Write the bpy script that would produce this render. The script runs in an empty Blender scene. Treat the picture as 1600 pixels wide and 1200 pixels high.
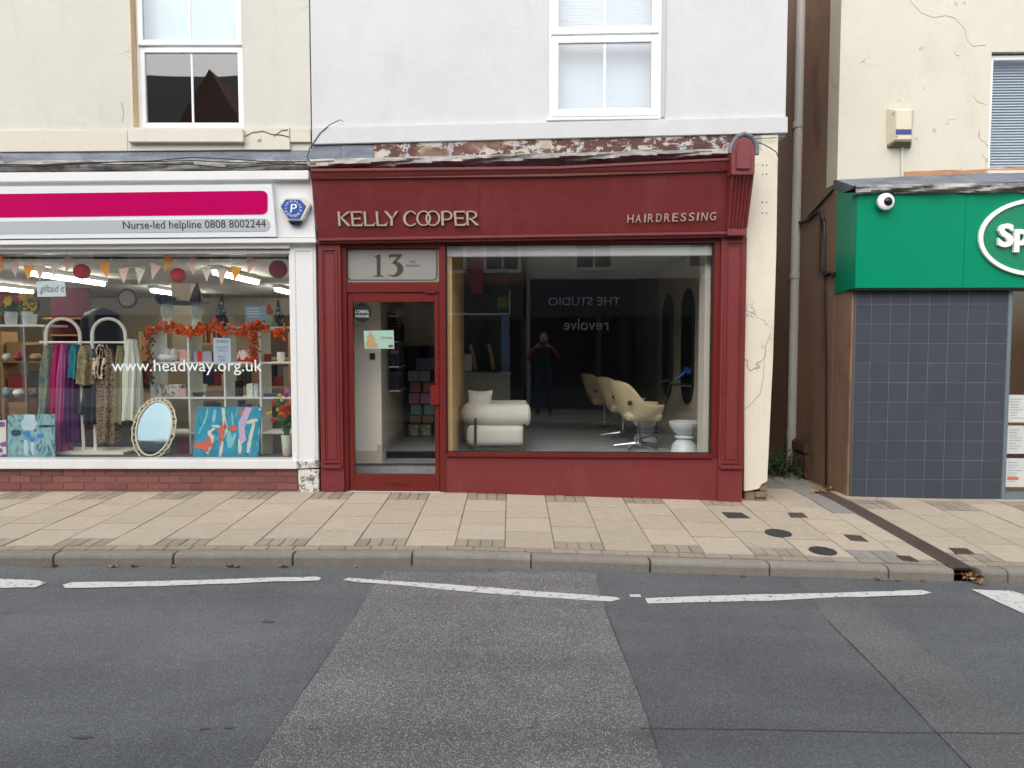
import bpy, bmesh, math, random
from mathutils import Vector, Matrix
rnd = random.Random(11)
S = bpy.context.scene
COL = S.collection
PI = math.pi

# ------------------------------------------------------------------ camera, sky, sun, exposure
CAMZ, FPX = 1.55, 1150.0
PITCH = math.atan(65 / FPX)
cam = bpy.data.cameras.new('camera'); cam_o = bpy.data.objects.new('camera', cam); COL.objects.link(cam_o)
cam_o.location = (0, 0, CAMZ); cam_o.rotation_euler = (PI / 2 - PITCH, 0, 0)
cam.sensor_width = 36; cam.lens = FPX / 1600 * 36; cam.clip_start = 0.02; cam.clip_end = 2000
S.camera = cam_o
W = bpy.data.worlds.new('World'); S.world = W; W.use_nodes = True
nt = W.node_tree; bg = nt.nodes['Background']
sky = nt.nodes.new('ShaderNodeTexSky'); sky.sky_type = 'NISHITA'; sky.sun_disc = False
SUN_EL, SUN_AZ = math.radians(46), math.radians(200)      # behind the camera, a little to the left
sky.sun_elevation = SUN_EL; sky.sun_rotation = SUN_AZ; sky.dust_density = 3.0; sky.air_density = 1.0; sky.ozone_density = 1.0
hs = nt.nodes.new('ShaderNodeHueSaturation'); hs.inputs['Saturation'].default_value = 0.72
nt.links.new(sky.outputs[0], hs.inputs['Color']); nt.links.new(hs.outputs[0], bg.inputs[0])
bg.inputs[1].default_value = 0.15
sun = bpy.data.lights.new('sun', 'SUN'); sun.energy = 1.4; sun.angle = math.radians(95); sun.color = (1, 0.95, 0.87)
sun_o = bpy.data.objects.new('sun', sun); COL.objects.link(sun_o); sun_o.location = (0, 0, 30)
sd = Vector((math.sin(SUN_AZ) * math.cos(SUN_EL), math.cos(SUN_AZ) * math.cos(SUN_EL), math.sin(SUN_EL)))
sun_o.rotation_euler = sd.to_track_quat('Z', 'Y').to_euler()
vs = S.view_settings; vs.view_transform = 'Standard'; vs.look = 'None'; vs.gamma = 1; vs.use_curve_mapping = False
vs.exposure = 0.72
S.render.engine = 'CYCLES'
S.cycles.use_denoising = True
S.cycles.max_bounces = 10; S.cycles.diffuse_bounces = 4; S.cycles.glossy_bounces = 5; S.cycles.transparent_max_bounces = 24
S.cycles.caustics_reflective = False; S.cycles.caustics_refractive = False
S.cycles.sample_clamp_indirect = 4

# ------------------------------------------------------------------ measuring: a pixel of the photograph to a place on a real plane
def ray(px, py):
    a, b = (px - 800) / FPX, (600 - py) / FPX
    c, s = math.cos(PITCH), math.sin(PITCH)
    return (a, c + b * s, -s + b * c)
class Facade:
    """a house front: y = y0 - t*(x-x0), pieces stand d metres proud of it"""
    def __init__(f, y0, t=0., x0=0.): f.y0, f.t, f.x0 = y0, t, x0
    def y(f, x, d=0.): return f.y0 - f.t * (x - f.x0) - d
    def at(f, px, py, d=0.):
        r = ray(px, py); s = (f.y0 - d + f.t * f.x0) / (r[1] + f.t * r[0])
        return Vector((r[0] * s, r[1] * s, CAMZ + r[2] * s))
    def px(f, px, py=500, d=0.): return f.at(px, py, d).x
    def pz(f, px, py, d=0.): return f.at(px, py, d).z
FL = Facade(7.65)                    # charity shop
FS = Facade(7.65, .042, -2.0)        # hair salon, turned a little
FR = Facade(7.78, .03, 3.6)          # optician
def atY(px, py, Y): return Facade(Y).at(px, py)
def fall(x): return -min(max((x + .5) * .022, 0), .11)
KF = 5.49                            # kerb front
def cross(x): return .05 + .035 * min(max((x + .5) / 4, 0), 1)
def pave_z(x, y): return fall(x) - cross(x) * min(max((7.5 - y) / 1.9, 0), 1.1)
def road_z(x, y): return fall(x) - .095 - cross(x)
def on_ground(px, py, fn):
    r = ray(px, py); z = -.1
    for _ in range(12):
        s = (z - CAMZ) / r[2]; z = fn(r[0] * s, r[1] * s)
    return Vector((r[0] * s, r[1] * s, z))

# ------------------------------------------------------------------ materials
def lin(r, g, b):
    f = lambda c: (c / 255 / 12.92) if c / 255 <= .04045 else ((c / 255 + .055) / 1.055) ** 2.4
    return (f(r), f(g), f(b), 1)
class NT:
    def __init__(s, name):
        s.m = bpy.data.materials.new(name); s.m.use_nodes = True; s.t = s.m.node_tree
        s.b = s.t.nodes['Principled BSDF']; s.out = s.t.nodes['Material Output']; s._co = None
    def n(s, k, **kw):
        x = s.t.nodes.new(k)
        for a, v in kw.items(): setattr(x, a, v)
        return x
    def l(s, a, b): s.t.links.new(a, b)
    def co(s):
        if not s._co: s._co = s.n('ShaderNodeTexCoord').outputs['Object']
        return s._co
    def map(s, scale=(1, 1, 1), rot=(0, 0, 0), loc=(0, 0, 0)):
        m = s.n('ShaderNodeMapping'); s.l(s.co(), m.inputs[0])
        m.inputs['Scale'].default_value = scale; m.inputs['Rotation'].default_value = rot; m.inputs['Location'].default_value = loc
        return m.outputs[0]
    def noise(s, scale, detail=4, rough=.6, vec=None, dist=0):
        x = s.n('ShaderNodeTexNoise'); x.inputs['Scale'].default_value = scale; x.inputs['Detail'].default_value = detail
        x.inputs['Roughness'].default_value = rough; x.inputs['Distortion'].default_value = dist
        s.l(vec or s.co(), x.inputs['Vector']); return x.outputs['Fac']
    def math(s, op, a, b=None, c=None):
        x = s.n('ShaderNodeMath', operation=op)
        for i, v in enumerate((a, b, c)):
            if v is None: continue
            if isinstance(v, (int, float)): x.inputs[i].default_value = v
            else: s.l(v, x.inputs[i])
        return x.outputs[0]
    def ramp(s, fac, stops, interp='LINEAR'):
        x = s.n('ShaderNodeValToRGB'); x.color_ramp.interpolation = interp
        e = x.color_ramp.elements
        while len(e) < len(stops): e.new(.5)
        for i, (p, c) in enumerate(stops):
            e[i].position = p; e[i].color = c if len(c) == 4 else (*c, 1)
        s.l(fac, x.inputs[0]); return x.outputs[0]
    def mix(s, fac, a, b, mode='MIX'):
        x = s.n('ShaderNodeMix', data_type='RGBA', blend_type=mode)
        for i, v in ((0, fac), (6, a), (7, b)):
            if isinstance(v, (int, float)): x.inputs[i].default_value = v
            elif isinstance(v, tuple): x.inputs[i].default_value = v
            else: s.l(v, x.inputs[i])
        return x.outputs[2]
    def step(s, v, lo, hi):
        x = s.n('ShaderNodeMapRange'); x.clamp = True; s.l(v, x.inputs[0])
        x.inputs[1].default_value = lo; x.inputs[2].default_value = hi; return x.outputs[0]
    def scale(s, colr, f):
        x = s.n('ShaderNodeVectorMath', operation='SCALE')
        if isinstance(colr, tuple): x.inputs[0].default_value = colr[:3]
        else: s.l(colr, x.inputs[0])
        s.l(f, x.inputs['Scale']); return x.outputs[0]
    def bump(s, h, strength=.3, dist=.01):
        x = s.n('ShaderNodeBump'); x.inputs['Strength'].default_value = strength; x.inputs['Distance'].default_value = dist
        s.l(h, x.inputs['Height']); s.l(x.outputs[0], s.b.inputs['Normal'])
    def set(s, col=None, rough=None, metal=None, spec=None):
        for k, v in (('Base Color', col), ('Roughness', rough), ('Metallic', metal), ('Specular IOR Level', spec)):
            if v is None: continue
            if isinstance(v, (int, float, tuple)): s.b.inputs[k].default_value = v
            else: s.l(v, s.b.inputs[k])
        return s.m
def centred(s, v, amp): return s.math('MULTIPLY', s.math('SUBTRACT', v, .5), 2 * amp)
MATS = {}
def mat(name, col, rough=.6, var=.1, vs=2.5, fine=.06, fs=70, bump=.12, bs=90, rv=0., metal=0., spec=.4, dirt=0.):
    if name in MATS: return MATS[name]
    s = NT(name)
    f = s.math('ADD', s.math('ADD', 1.0, centred(s, s.noise(vs), var)), centred(s, s.noise(fs, 2), fine))
    if rv:
        oi = s.n('ShaderNodeObjectInfo'); f = s.math('ADD', f, centred(s, oi.outputs['Random'], rv))
    c = s.scale(col, f)
    if dirt:
        d = s.step(s.noise(1.7, 8, .7, s.map((1, 1, .35))), .52, .75)
        c = s.mix(s.math('MULTIPLY', d, dirt), c, (.12, .10, .08, 1))
    if bump: s.bump(s.noise(bs, 3), bump, .004)
    rr = s.math('ADD', rough, centred(s, s.noise(vs * 3), .08))
    MATS[name] = s.set(c, rr, metal, spec); return MATS[name]
def emit(name, col, strength):
    s = NT(name); s.b.inputs['Emission Color'].default_value = col; s.b.inputs['Emission Strength'].default_value = strength
    MATS[name] = s.set(col, .5); return s.m
def glass(name, ior=1.5, tint=(.975, .985, .98, 1), wob=.012):
    s = NT(name); s.t.nodes.remove(s.b)
    tr = s.n('ShaderNodeBsdfTransparent'); tr.inputs[0].default_value = tint
    gl = s.n('ShaderNodeBsdfGlossy'); gl.inputs['Roughness'].default_value = 0.0
    f0 = ((ior - 1) / (ior + 1)) ** 2; lw = s.n('ShaderNodeLayerWeight'); lw.inputs['Blend'].default_value = .5; fac = s.math('MULTIPLY_ADD', s.math('POWER', lw.outputs['Facing'], 5.), 1 - f0, f0)
    bp = s.n('ShaderNodeBump'); bp.inputs['Strength'].default_value = wob; bp.inputs['Distance'].default_value = .05
    s.l(s.noise(1.3, 1), bp.inputs['Height']); s.l(bp.outputs[0], gl.inputs['Normal'])
    mx = s.n('ShaderNodeMixShader'); s.l(fac, mx.inputs[0]); s.l(tr.outputs[0], mx.inputs[1]); s.l(gl.outputs[0], mx.inputs[2])
    s.l(mx.outputs[0], s.out.inputs[0]); MATS[name] = s.m; return s.m

def render_wall(name, col, stain, crack=0., rust=0.):
    s = NT(name)
    big = s.noise(.9, 5, .6); fine = s.noise(45, 4, .7); mid = s.noise(6, 5, .65)
    f = s.math('ADD', s.math('ADD', 1., centred(s, big, .10)), s.math('ADD', centred(s, fine, .035), centred(s, mid, .05)))
    c = s.scale(col, f)
    st = s.step(s.noise(1.6, 7, .7, s.map((1.6, 1, .45))), .54, .78)
    c = s.mix(s.math('MULTIPLY', st, .75), c, stain); run = s.step(s.noise(5, 6, .7, s.map((2.2, 2.2, .12))), .6, .85); c = s.mix(s.math('MULTIPLY', run, .35), c, stain)
    h = s.math('ADD', s.math('MULTIPLY', fine, .4), s.math('MULTIPLY', mid, .8))
    if crack:
        wv = s.n('ShaderNodeTexNoise'); wv.inputs['Scale'].default_value = 3.5; wv.inputs['Detail'].default_value = 6; s.l(s.co(), wv.inputs['Vector'])
        va = s.n('ShaderNodeVectorMath', operation='MULTIPLY_ADD'); s.l(wv.outputs['Color'], va.inputs[0]); va.inputs[1].default_value = (.5, .5, .5); s.l(s.co(), va.inputs[2])
        vo = s.n('ShaderNodeTexVoronoi', feature='DISTANCE_TO_EDGE'); vo.inputs['Scale'].default_value = .95; s.l(va.outputs[0], vo.inputs['Vector'])
        edge = s.math('SUBTRACT', 1., s.step(vo.outputs[0], .0, .007))
        msk = s.step(s.noise(1.1, 3, .5, s.map(loc=(3.3, 0, 1.7))), .5, .58)
        k = s.math('MULTIPLY', s.math('MULTIPLY', edge, msk), crack)
        c = s.mix(k, c, (.22, .19, .15, 1)); h = s.math('SUBTRACT', h, s.math('MULTIPLY', k, 1.5))
        pit = s.step(s.noise(9, 2, .5, s.map(loc=(5, 2, 9))), .73, .76)
        c = s.mix(s.math('MULTIPLY', pit, .5 * crack), c, (.3, .27, .22, 1))
    s.bump(h, .6, .008)
    return s.set(c, .85, 0, .2)

def lead_mat(name, a, b):
    s = NT(name)
    n1 = s.noise(3, 7, .7, s.map((1, 1, 3)), .6); n2 = s.noise(30, 4, .7, s.map((1, 1, .2)))
    c = s.mix(s.step(n1, .35, .68), a, b); c = s.scale(c, s.math('ADD', .72, s.math('MULTIPLY', n2, .55)))
    s.bump(s.math('ADD', n1, s.math('MULTIPLY', n2, .3)), .6, .012); return s.set(c, .62, .0, .4)
def peel_mat():
    s = NT('peeling_paint')
    n = s.noise(4.5, 9, .72, s.map((1, 1, 2.2)), .4); n2 = s.noise(9, 8, .75, s.map((1, 1, .8), loc=(4, 1, 3))); n3 = s.noise(1.3, 3, .5)
    c = s.mix(s.step(n, .47, .50), lin(190, 184, 170), lin(96, 70, 64))
    c = s.mix(s.step(n2, .56, .585), c, lin(180, 182, 186)); c = s.mix(s.math('MULTIPLY', s.step(n3, .55, .6), s.step(n2, .35, .4)), c, lin(132, 104, 92))
    s.bump(s.math('ADD', n, n2), .7, .008); return s.set(c, .8, 0, .2)
def flake_mat(name, top, under, lo, scale=7):
    s = NT(name); n = s.noise(scale, 8, .7); k = s.step(n, lo, lo + .03)
    c = s.mix(k, s.scale(top, s.math('ADD', .93, s.math('MULTIPLY', s.noise(25), .14))), under)
    s.bump(s.math('SUBTRACT', 1., k), .6, .006); return s.set(c, .6, 0, .3)
def asphalt(name, dark, light, sc, amount, tone=.16):
    s = NT(name)
    vo = s.n('ShaderNodeTexVoronoi'); vo.inputs['Scale'].default_value = sc; s.l(s.co(), vo.inputs['Vector'])
    sep = s.n('ShaderNodeSeparateColor'); s.l(vo.outputs['Color'], sep.inputs[0])
    k = s.math('MULTIPLY', s.step(sep.outputs[0], 1 - amount, 1 - amount * .4), s.math('SUBTRACT', 1., s.step(vo.outputs['Distance'], .25, .6)))
    c = s.mix(k, dark, light)
    big = s.noise(.55, 6, .65); stre = s.noise(1.6, 5, .6, s.map((.35, 1.6, 1)))
    f = s.math('ADD', s.math('ADD', 1., centred(s, big, tone * 2.8)), s.math('ADD', centred(s, stre, tone * 2.2), centred(s, s.noise(95, 3, .75), .95)))
    c = s.scale(c, f)
    spot = s.step(s.noise(3.2, 3, .5, s.map((.7, 1.3, 1), loc=(7, 3, 0))), .70, .76)
    c = s.mix(s.math('MULTIPLY', spot, .4), c, (.05, .051, .053, 1))
    s.bump(s.math('ADD', vo.outputs['Distance'], s.noise(160, 2)), .55, .006)
    return s.set(c, s.math('ADD', .72, centred(s, big, .12)), 0, .35)
def slab_mat(name, a, b, rv=.1):
    s = NT(name)
    oi = s.n('ShaderNodeObjectInfo')
    off = s.n('ShaderNodeVectorMath', operation='ADD'); s.l(s.co(), off.inputs[0])
    cx = s.n('ShaderNodeCombineXYZ'); s.l(s.math('MULTIPLY', oi.outputs['Random'], 50.), cx.inputs[0]); s.l(cx.outputs[0], off.inputs[1]); v = off.outputs[0]
    c = s.mix(s.noise(3.5, 6, .65, v), a, b)
    f = s.math('ADD', s.math('ADD', 1., centred(s, oi.outputs['Random'], rv)), centred(s, s.noise(170, 2, .5, v), .42))
    f = s.math('ADD', f, centred(s, s.noise(14, 5, .7, v), .16))
    c = s.scale(c, f)
    gum = s.step(s.noise(13, 1, .4, v), .72, .76); c = s.mix(s.math('MULTIPLY', gum, .35), c, (.12, .11, .1, 1)); st = s.step(s.noise(2.2, 6, .7, v), .55, .8); c = s.mix(s.math('MULTIPLY', st, .22), c, (.13, .12, .105, 1))
    s.bump(s.noise(150, 3, .6, v), .3, .003); return s.set(c, .85, 0, .25)

WHITE_UP = render_wall('white_masonry_paint', lin(202, 204, 205), lin(190, 193, 195), .0)
CREAM_L = render_wall('cream_render', lin(202, 201, 192), lin(188, 188, 180), .25)
CREAM_R = render_wall('cracked_cream_render', lin(207, 203, 188), lin(192, 186, 168), 1.)
CREAM_P = render_wall('pier_render', lin(218, 212, 194), lin(196, 186, 162), .8)
BROWN_W = render_wall('brown_render', lin(138, 112, 92), lin(70, 56, 46), .5)
LEAD = lead_mat('lead_sheet', lin(82, 90, 102), lin(122, 129, 138))
OLDLEAD = lead_mat('weathered_lead', lin(84, 80, 78), lin(186, 184, 178))
PEEL = peel_mat()
def red_mat():
    s = NT('oxblood_paint')
    f = s.math('ADD', s.math('ADD', 1., centred(s, s.noise(1.4, 5), .13)), centred(s, s.noise(14, 5, .7, s.map((1.5, 1, .25))), .07))
    c = s.scale(lin(118, 49, 50), f)
    c = s.mix(s.math('MULTIPLY', s.step(s.noise(40, 2, .5), .72, .76), .45), c, lin(170, 120, 112))
    c = s.mix(s.math('MULTIPLY', s.step(s.noise(2.3, 7, .72, s.map((1.4, 1, .5))), .53, .8), .4), c, lin(140, 84, 82))
    c = s.mix(s.math('MULTIPLY', s.step(s.noise(3.1, 7, .75, s.map((1, 1, .6), loc=(9, 4, 2))), .56, .8), .45), c, lin(72, 30, 32))
    s.bump(s.noise(30, 5, .65, s.map((.25, 1, 1.6))), .22, .005); return s.set(c, s.math('ADD', .36, centred(s, s.noise(5), .12)), 0, .45)
RED = red_mat()
REDD = mat('door_red_paint', lin(104, 34, 31), .32, .1, 2, .04, 60, .05)
LETTER = mat('champagne_metal', lin(205, 195, 175), .35, .05, metal=.25)
WPAINT = mat('white_gloss_paint', lin(222, 224, 224), .38, .06, 1.5, .02, 60, .06, dirt=.12)
UPVC = mat('white_upvc', lin(238, 240, 238), .28, .04, 1.5, .02, 60, .03)
CREAMP = mat('cream_sill_paint', lin(210, 206, 193), .6, .1, 2.5, .05, 60, .2, dirt=.25)
RUSTY = flake_mat('rust_stained_cream', lin(208, 203, 188), lin(160, 132, 98), .66, 9)
FLAKE = flake_mat('flaking_white_paint', lin(216, 216, 210), lin(120, 108, 96), .52, 13)
BLACK = mat('black_plastic', (.012, .012, .013, 1), .45, .1)
DARKGREY = mat('dark_grey_metal', (.05, .052, .056, 1), .5, .15)
GASKET = mat('dark_gasket', (.02, .019, .018, 1), .6)
MAGENTA = mat('magenta_vinyl', lin(184, 2, 88), .35, .04, 1, .01, 50, .01, spec=.1)
SIGNW = mat('white_sign_panel', lin(226, 230, 234), .3, .04, 1, .01, 50, .01)
SIGNG = mat('silver_grey_vinyl', lin(176, 184, 190), .3, .04, 1, .01, 50, .01)
INK = mat('dark_print', (.03, .03, .032, 1), .5, 0, 1, 0, 50, 0)
GLASS = glass('shop_glass', 1.75)
GLASSH = glass('coated_glazing', 1.8, (.96, .98, .98, 1), .02)
GLASSD = glass('door_glass', 1.5, (.98, .985, .98, 1), .01)
GLASSR = glass('salon_glass', 1.85, (.97, .98, .975, 1), .012)
GREEN = mat('green_fascia_panel', lin(0, 134, 98), .3, .04, 1, .01, 50, .01, spec=.12)
WHITEP = mat('plain_white', lin(240, 240, 238), .5, .03, 1, .01, 50, .02)
STEEL = mat('brushed_steel', lin(170, 170, 172), .3, .08, metal=1.)
CHROME = mat('chrome', lin(200, 202, 205), .12, .03, metal=1.)
PIPE = mat('grey_pipe_paint', lin(176, 176, 172), .5, .15, 3, .05, 60, .1, dirt=.35)
MIRROR = mat('mirror_silver', (.86, .88, .88, 1), .02, 0, 1, 0, 10, 0, metal=1.)

# ------------------------------------------------------------------ mesh collector
ORG = {}
class MB:
    def __init__(s): s.v, s.f = [], []
    def add(s, v, f):
        o = len(s.v); s.v += [tuple(p) for p in v]; s.f += [tuple(i + o for i in q) for q in f]; return s
    def hexa(s, a):   # 8 corners: front bl br tr tl, back bl br tr tl
        return s.add(a, [(0, 1, 2, 3), (5, 4, 7, 6), (4, 0, 3, 7), (1, 5, 6, 2), (3, 2, 6, 7), (4, 5, 1, 0)])
    def box(s, x0, x1, y0, y1, z0, z1):
        return s.hexa([(x0, y0, z0), (x1, y0, z0), (x1, y0, z1), (x0, y0, z1), (x0, y1, z0), (x1, y1, z0), (x1, y1, z1), (x0, y1, z1)])
    def prism(s, pts, off):   # pts: 3d polygon, off: vector to the other side
        n = len(pts); o = Vector(off); a = [Vector(p) for p in pts]
        return s.add(a + [p + o for p in a], [tuple(range(n)), tuple(range(2 * n - 1, n - 1, -1))] + [(i, i + n, (i + 1) % n + n, (i + 1) % n) for i in range(n)])
    def pan(s, fr, pts, d1, d0=0.):   # polygon measured in the photo on the plane d1, extruded back to d0
        a = [fr.at(p[0], p[1], p[2] if len(p) > 2 else d1) for p in pts]
        back = [Vector((p.x, fr.y(p.x, d0), p.z)) for p in a]; n = len(a)
        return s.add(a + back, [tuple(range(n)), tuple(range(2 * n - 1, n - 1, -1))] + [(i, i + n, (i + 1) % n + n, (i + 1) % n) for i in range(n)])
    def fbox(s, fr, x0, x1, z0, z1, d1, d0):
        return s.hexa([(x0, fr.y(x0, d1), z0), (x1, fr.y(x1, d1), z0), (x1, fr.y(x1, d1), z1), (x0, fr.y(x0, d1), z1),
                       (x0, fr.y(x0, d0), z0), (x1, fr.y(x1, d0), z0), (x1, fr.y(x1, d0), z1), (x0, fr.y(x0, d0), z1)])
    def rect(s, fr, ax, ay, bx, by, d1, d0):
        p, q = fr.at(ax, ay, d1), fr.at(bx, by, d1)
        return s.fbox(fr, p.x, q.x, q.z, p.z, d1, d0)
    def frame(s, fr, x0, x1, z0, z1, w, d1, d0, wb=None, wt=None):
        wb = w if wb is None else wb; wt = w if wt is None else wt
        s.fbox(fr, x0, x0 + w, z0, z1, d1, d0); s.fbox(fr, x1 - w, x1, z0, z1, d1, d0)
        s.fbox(fr, x0 + w, x1 - w, z1 - wt, z1, d1 , d0); s.fbox(fr, x0 + w, x1 - w, z0, z0 + wb, d1, d0); return s
    def tube(s, pts, r, n=8, caps=True):
        P = [Vector(p) for p in pts]; R_ = r if isinstance(r, (list, tuple)) else [r] * len(P)
        base = len(s.v); up = None
        for i, p in enumerate(P):
            t = (P[min(i + 1, len(P) - 1)] - P[max(i - 1, 0)]).normalized()
            if up is None:
                up = Vector((0, 0, 1)) if abs(t.z) < .9 else Vector((1, 0, 0))
            a = t.cross(up).normalized(); b = a.cross(t).normalized(); up = b
            for k in range(n):
                w = 2 * PI * k / n; s.v.append(tuple(p + (a * math.cos(w) + b * math.sin(w)) * R_[i]))
        for i in range(len(P) - 1):
            for k in range(n):
                s.f.append((base + i * n + k, base + i * n + (k + 1) % n, base + (i + 1) * n + (k + 1) % n, base + (i + 1) * n + k))
        if caps:
            s.f.append(tuple(base + k for k in range(n))[::-1]); s.f.append(tuple(base + (len(P) - 1) * n + k for k in range(n)))
        return s
    def lathe(s, prof, c, n=24, sx=1., sy=1.):
        base = len(s.v)
        for r, z in prof:
            for k in range(n):
                w = 2 * PI * k / n; s.v.append((c[0] + r * sx * math.cos(w), c[1] + r * sy * math.sin(w), c[2] + z))
        m = len(prof)
        for i in range(m - 1):
            for k in range(n):
                s.f.append((base + i * n + k, base + i * n + (k + 1) % n, base + (i + 1) * n + (k + 1) % n, base + (i + 1) * n + k))
        s.f.append(tuple(base + k for k in range(n))[::-1]); s.f.append(tuple(base + (m - 1) * n + k for k in range(n)))
        return s
    def ell(s, c, r, n=16, m=10):
        prof = [(math.sin(PI * i / m), -math.cos(PI * i / m)) for i in range(m + 1)]
        base = len(s.v); prof[0] = (.02, -1); prof[-1] = (.02, 1)
        for q, z in prof:
            for k in range(n):
                w = 2 * PI * k / n; s.v.append((c[0] + r[0] * q * math.cos(w), c[1] + r[1] * q * math.sin(w), c[2] + r[2] * z))
        for i in range(m):
            for k in range(n):
                s.f.append((base + i * n + k, base + i * n + (k + 1) % n, base + (i + 1) * n + (k + 1) % n, base + (i + 1) * n + k))
        s.f.append(tuple(base + k for k in range(n))[::-1]); s.f.append(tuple(base + m * n + k for k in range(n)))
        return s
    def ellring(s, pl, c, ro, ri, a0, a1, off, n=40):   # flat ring sector on a local plane, pl(u,v)->3d; off: thickness vector
        o = Vector(off); full = abs(a1 - a0 - 2 * PI) < 1e-6
        A = []; 
        for i in range(n + (0 if full else 1)):
            w = a0 + (a1 - a0) * i / n
            A.append((Vector(pl(c[0] + ro[0] * math.cos(w), c[1] + ro[1] * math.sin(w))), Vector(pl(ri[2] + ri[0] * math.cos(w), ri[3] + ri[1] * math.sin(w)))))
        b = len(s.v)
        for p, q in A: s.v += [tuple(p), tuple(q), tuple(p + o), tuple(q + o)]
        m = len(A)
        for i in range(m if full else m - 1):
            j = (i + 1) % m; x, y = b + 4 * i, b + 4 * j
            s.f += [(x, y, y + 1, x + 1), (x + 2, x + 3, y + 3, y + 2), (x, x + 2, y + 2, y), (x + 1, y + 1, y + 3, x + 3)]
        if not full: s.f += [(b, b + 1, b + 3, b + 2), (b + 4 * m - 4, b + 4 * m - 2, b + 4 * m - 1, b + 4 * m - 3)]
        return s
    def text(s, txt, put, w, h, extr, bold=0.):
        """put(u,v,k): u 0..w along, v 0..h up, k 0..1 towards the front"""
        cu = bpy.data.curves.new('t', 'FONT'); cu.body = txt; cu.extrude = .05; cu.resolution_u = 3; cu.offset = bold
        ob = bpy.data.objects.new('t', cu); COL.objects.link(ob)
        dg = bpy.context.evaluated_depsgraph_get(); dg.update()
        me = bpy.data.meshes.new_from_object(ob.evaluated_get(dg))
        xs = [v.co.x for v in me.vertices]; ys = [v.co.y for v in me.vertices]
        x0, x1, y0, y1 = min(xs), max(xs), min(ys), max(ys)
        V = [put((v.co.x - x0) / (x1 - x0) * w, (v.co.y - y0) / (y1 - y0) * h, 1. if v.co.z > 0 else 0.) for v in me.vertices]
        s.add(V, [tuple(p.vertices) for p in me.polygons])
        bpy.data.objects.remove(ob); bpy.data.curves.remove(cu); bpy.data.meshes.remove(me); return s
    def ftext(s, fr, txt, ax, ay, bx, by, d1, d0, bold=0.):
        p, q = fr.at(ax, ay, d1), fr.at(bx, by, d1)
        return s.text(txt, lambda u, v, k: (p.x + u, fr.y(p.x + u, d0 + (d1 - d0) * k), q.z + v), q.x - p.x, p.z - q.z, 0, bold)
    def mesh(s, name, o=(0, 0, 0), bevel=0., smooth=False, fix=True):
        me = bpy.data.meshes.new(name); o = Vector(o)
        me.from_pydata([tuple(Vector(p) - o) for p in s.v], [], s.f); me.update()
        if bevel or fix:
            bm = bmesh.new(); bm.from_mesh(me)
            bmesh.ops.recalc_face_normals(bm, faces=bm.faces)
            if bevel: bmesh.ops.bevel(bm, geom=[e for e in bm.edges if len(e.link_faces) == 2 and e.calc_face_angle(0) > .5], offset=bevel, segments=2, affect='EDGES', clamp_overlap=True)
            bm.to_mesh(me); bm.free()
        if smooth:
            me.shade_smooth(); me.set_sharp_from_angle(angle=math.radians(38))
        return me
    def build(s, name, m, parent=None, bevel=0., smooth=False):
        if parent is not None: o = ORG[parent.name]
        else:
            xs, ys, zs = zip(*s.v); o = Vector(((min(xs) + max(xs)) / 2, (min(ys) + max(ys)) / 2, min(zs)))
        me = s.mesh(name, o, bevel, smooth); me.materials.append(m)
        ob = bpy.data.objects.new(name, me); COL.objects.link(ob); ORG[ob.name] = Vector(o)
        if parent is not None: ob.parent = parent
        else: ob.location = o
        return ob
def tag(o, label=None, cat=None, group=None, kind=None):
    for k, v in (('label', label), ('category', cat), ('group', group), ('kind', kind)):
        if v: o[k] = v
    return o
def thing(name, label, cat, loc=(0, 0, 0), group=None, kind=None):
    o = bpy.data.objects.new(name, None); COL.objects.link(o); o.location = loc; ORG[o.name] = Vector(loc); o.empty_display_size = .1
    return tag(o, label, cat, group, kind)
def copy_tree(o, loc=None, parent=None):
    c = o.copy(); COL.objects.link(c); ORG[c.name] = ORG[o.name]
    if parent is not None: c.parent = parent
    if loc is not None: c.location = loc
    for ch in list(o.children):
        if ch is not c: copy_tree(ch, None, c)
    return c
def one(name, mb, m, label, cat, group=None, bevel=0., smooth=False): return tag(mb.build(name, m, None, bevel, smooth), label, cat, group)
# ================================================================== ground, road, kerb, pavement
gm = mat('earth', (.09, .08, .07, 1), .9)
tag(MB().box(-400, 400, -400, 400, -1.0, -.6).build('ground', gm), kind='structure')
ASPH = asphalt('asphalt', (.104, .110, .113, 1), (.29, .295, .295, 1), 190, .28, .2)
ASPH_L = asphalt('worn_chip_asphalt', (.122, .12, .119, 1), (.50, .475, .45, 1), 170, .5, .2)
ASPH_D = asphalt('newer_asphalt', (.104, .109, .114, 1), (.27, .275, .28, 1), 190, .22, .18)
ASPH_G = asphalt('trench_asphalt', (.12, .123, .119, 1), (.28, .28, .27, 1), 150, .3, .16)
def sheet(poly_fn, x0, x1, y0, y1, nx, ny, dz=0.):
    m = MB(); v = [(x0 + (x1 - x0) * i / nx, y0 + (y1 - y0) * j / ny) for j in range(ny + 1) for i in range(nx + 1)]
    m.add([(x, y, poly_fn(x, y) + dz) for x, y in v], [(j * (nx + 1) + i, j * (nx + 1) + i + 1, (j + 1) * (nx + 1) + i + 1, (j + 1) * (nx + 1) + i) for j in range(ny) for i in range(nx)])
    return m
road = tag(sheet(road_z, -40, 40, .55, KF + .03, 320, 4).build('road', ASPH, None), kind='structure')
def gpoly(pts, fn, dz, sub=10):
    """a flat-laid patch whose outline was measured on the ground; densified so that it follows the fall"""
    P = [on_ground(x, y, fn) for x, y in pts]; out = []
    for i, p in enumerate(P):
        q = P[(i + 1) % len(P)]
        for k in range(sub): out.append(p.lerp(q, k / sub))
    return [Vector((p.x, p.y, fn(p.x, p.y) + dz)) for p in out]
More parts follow.
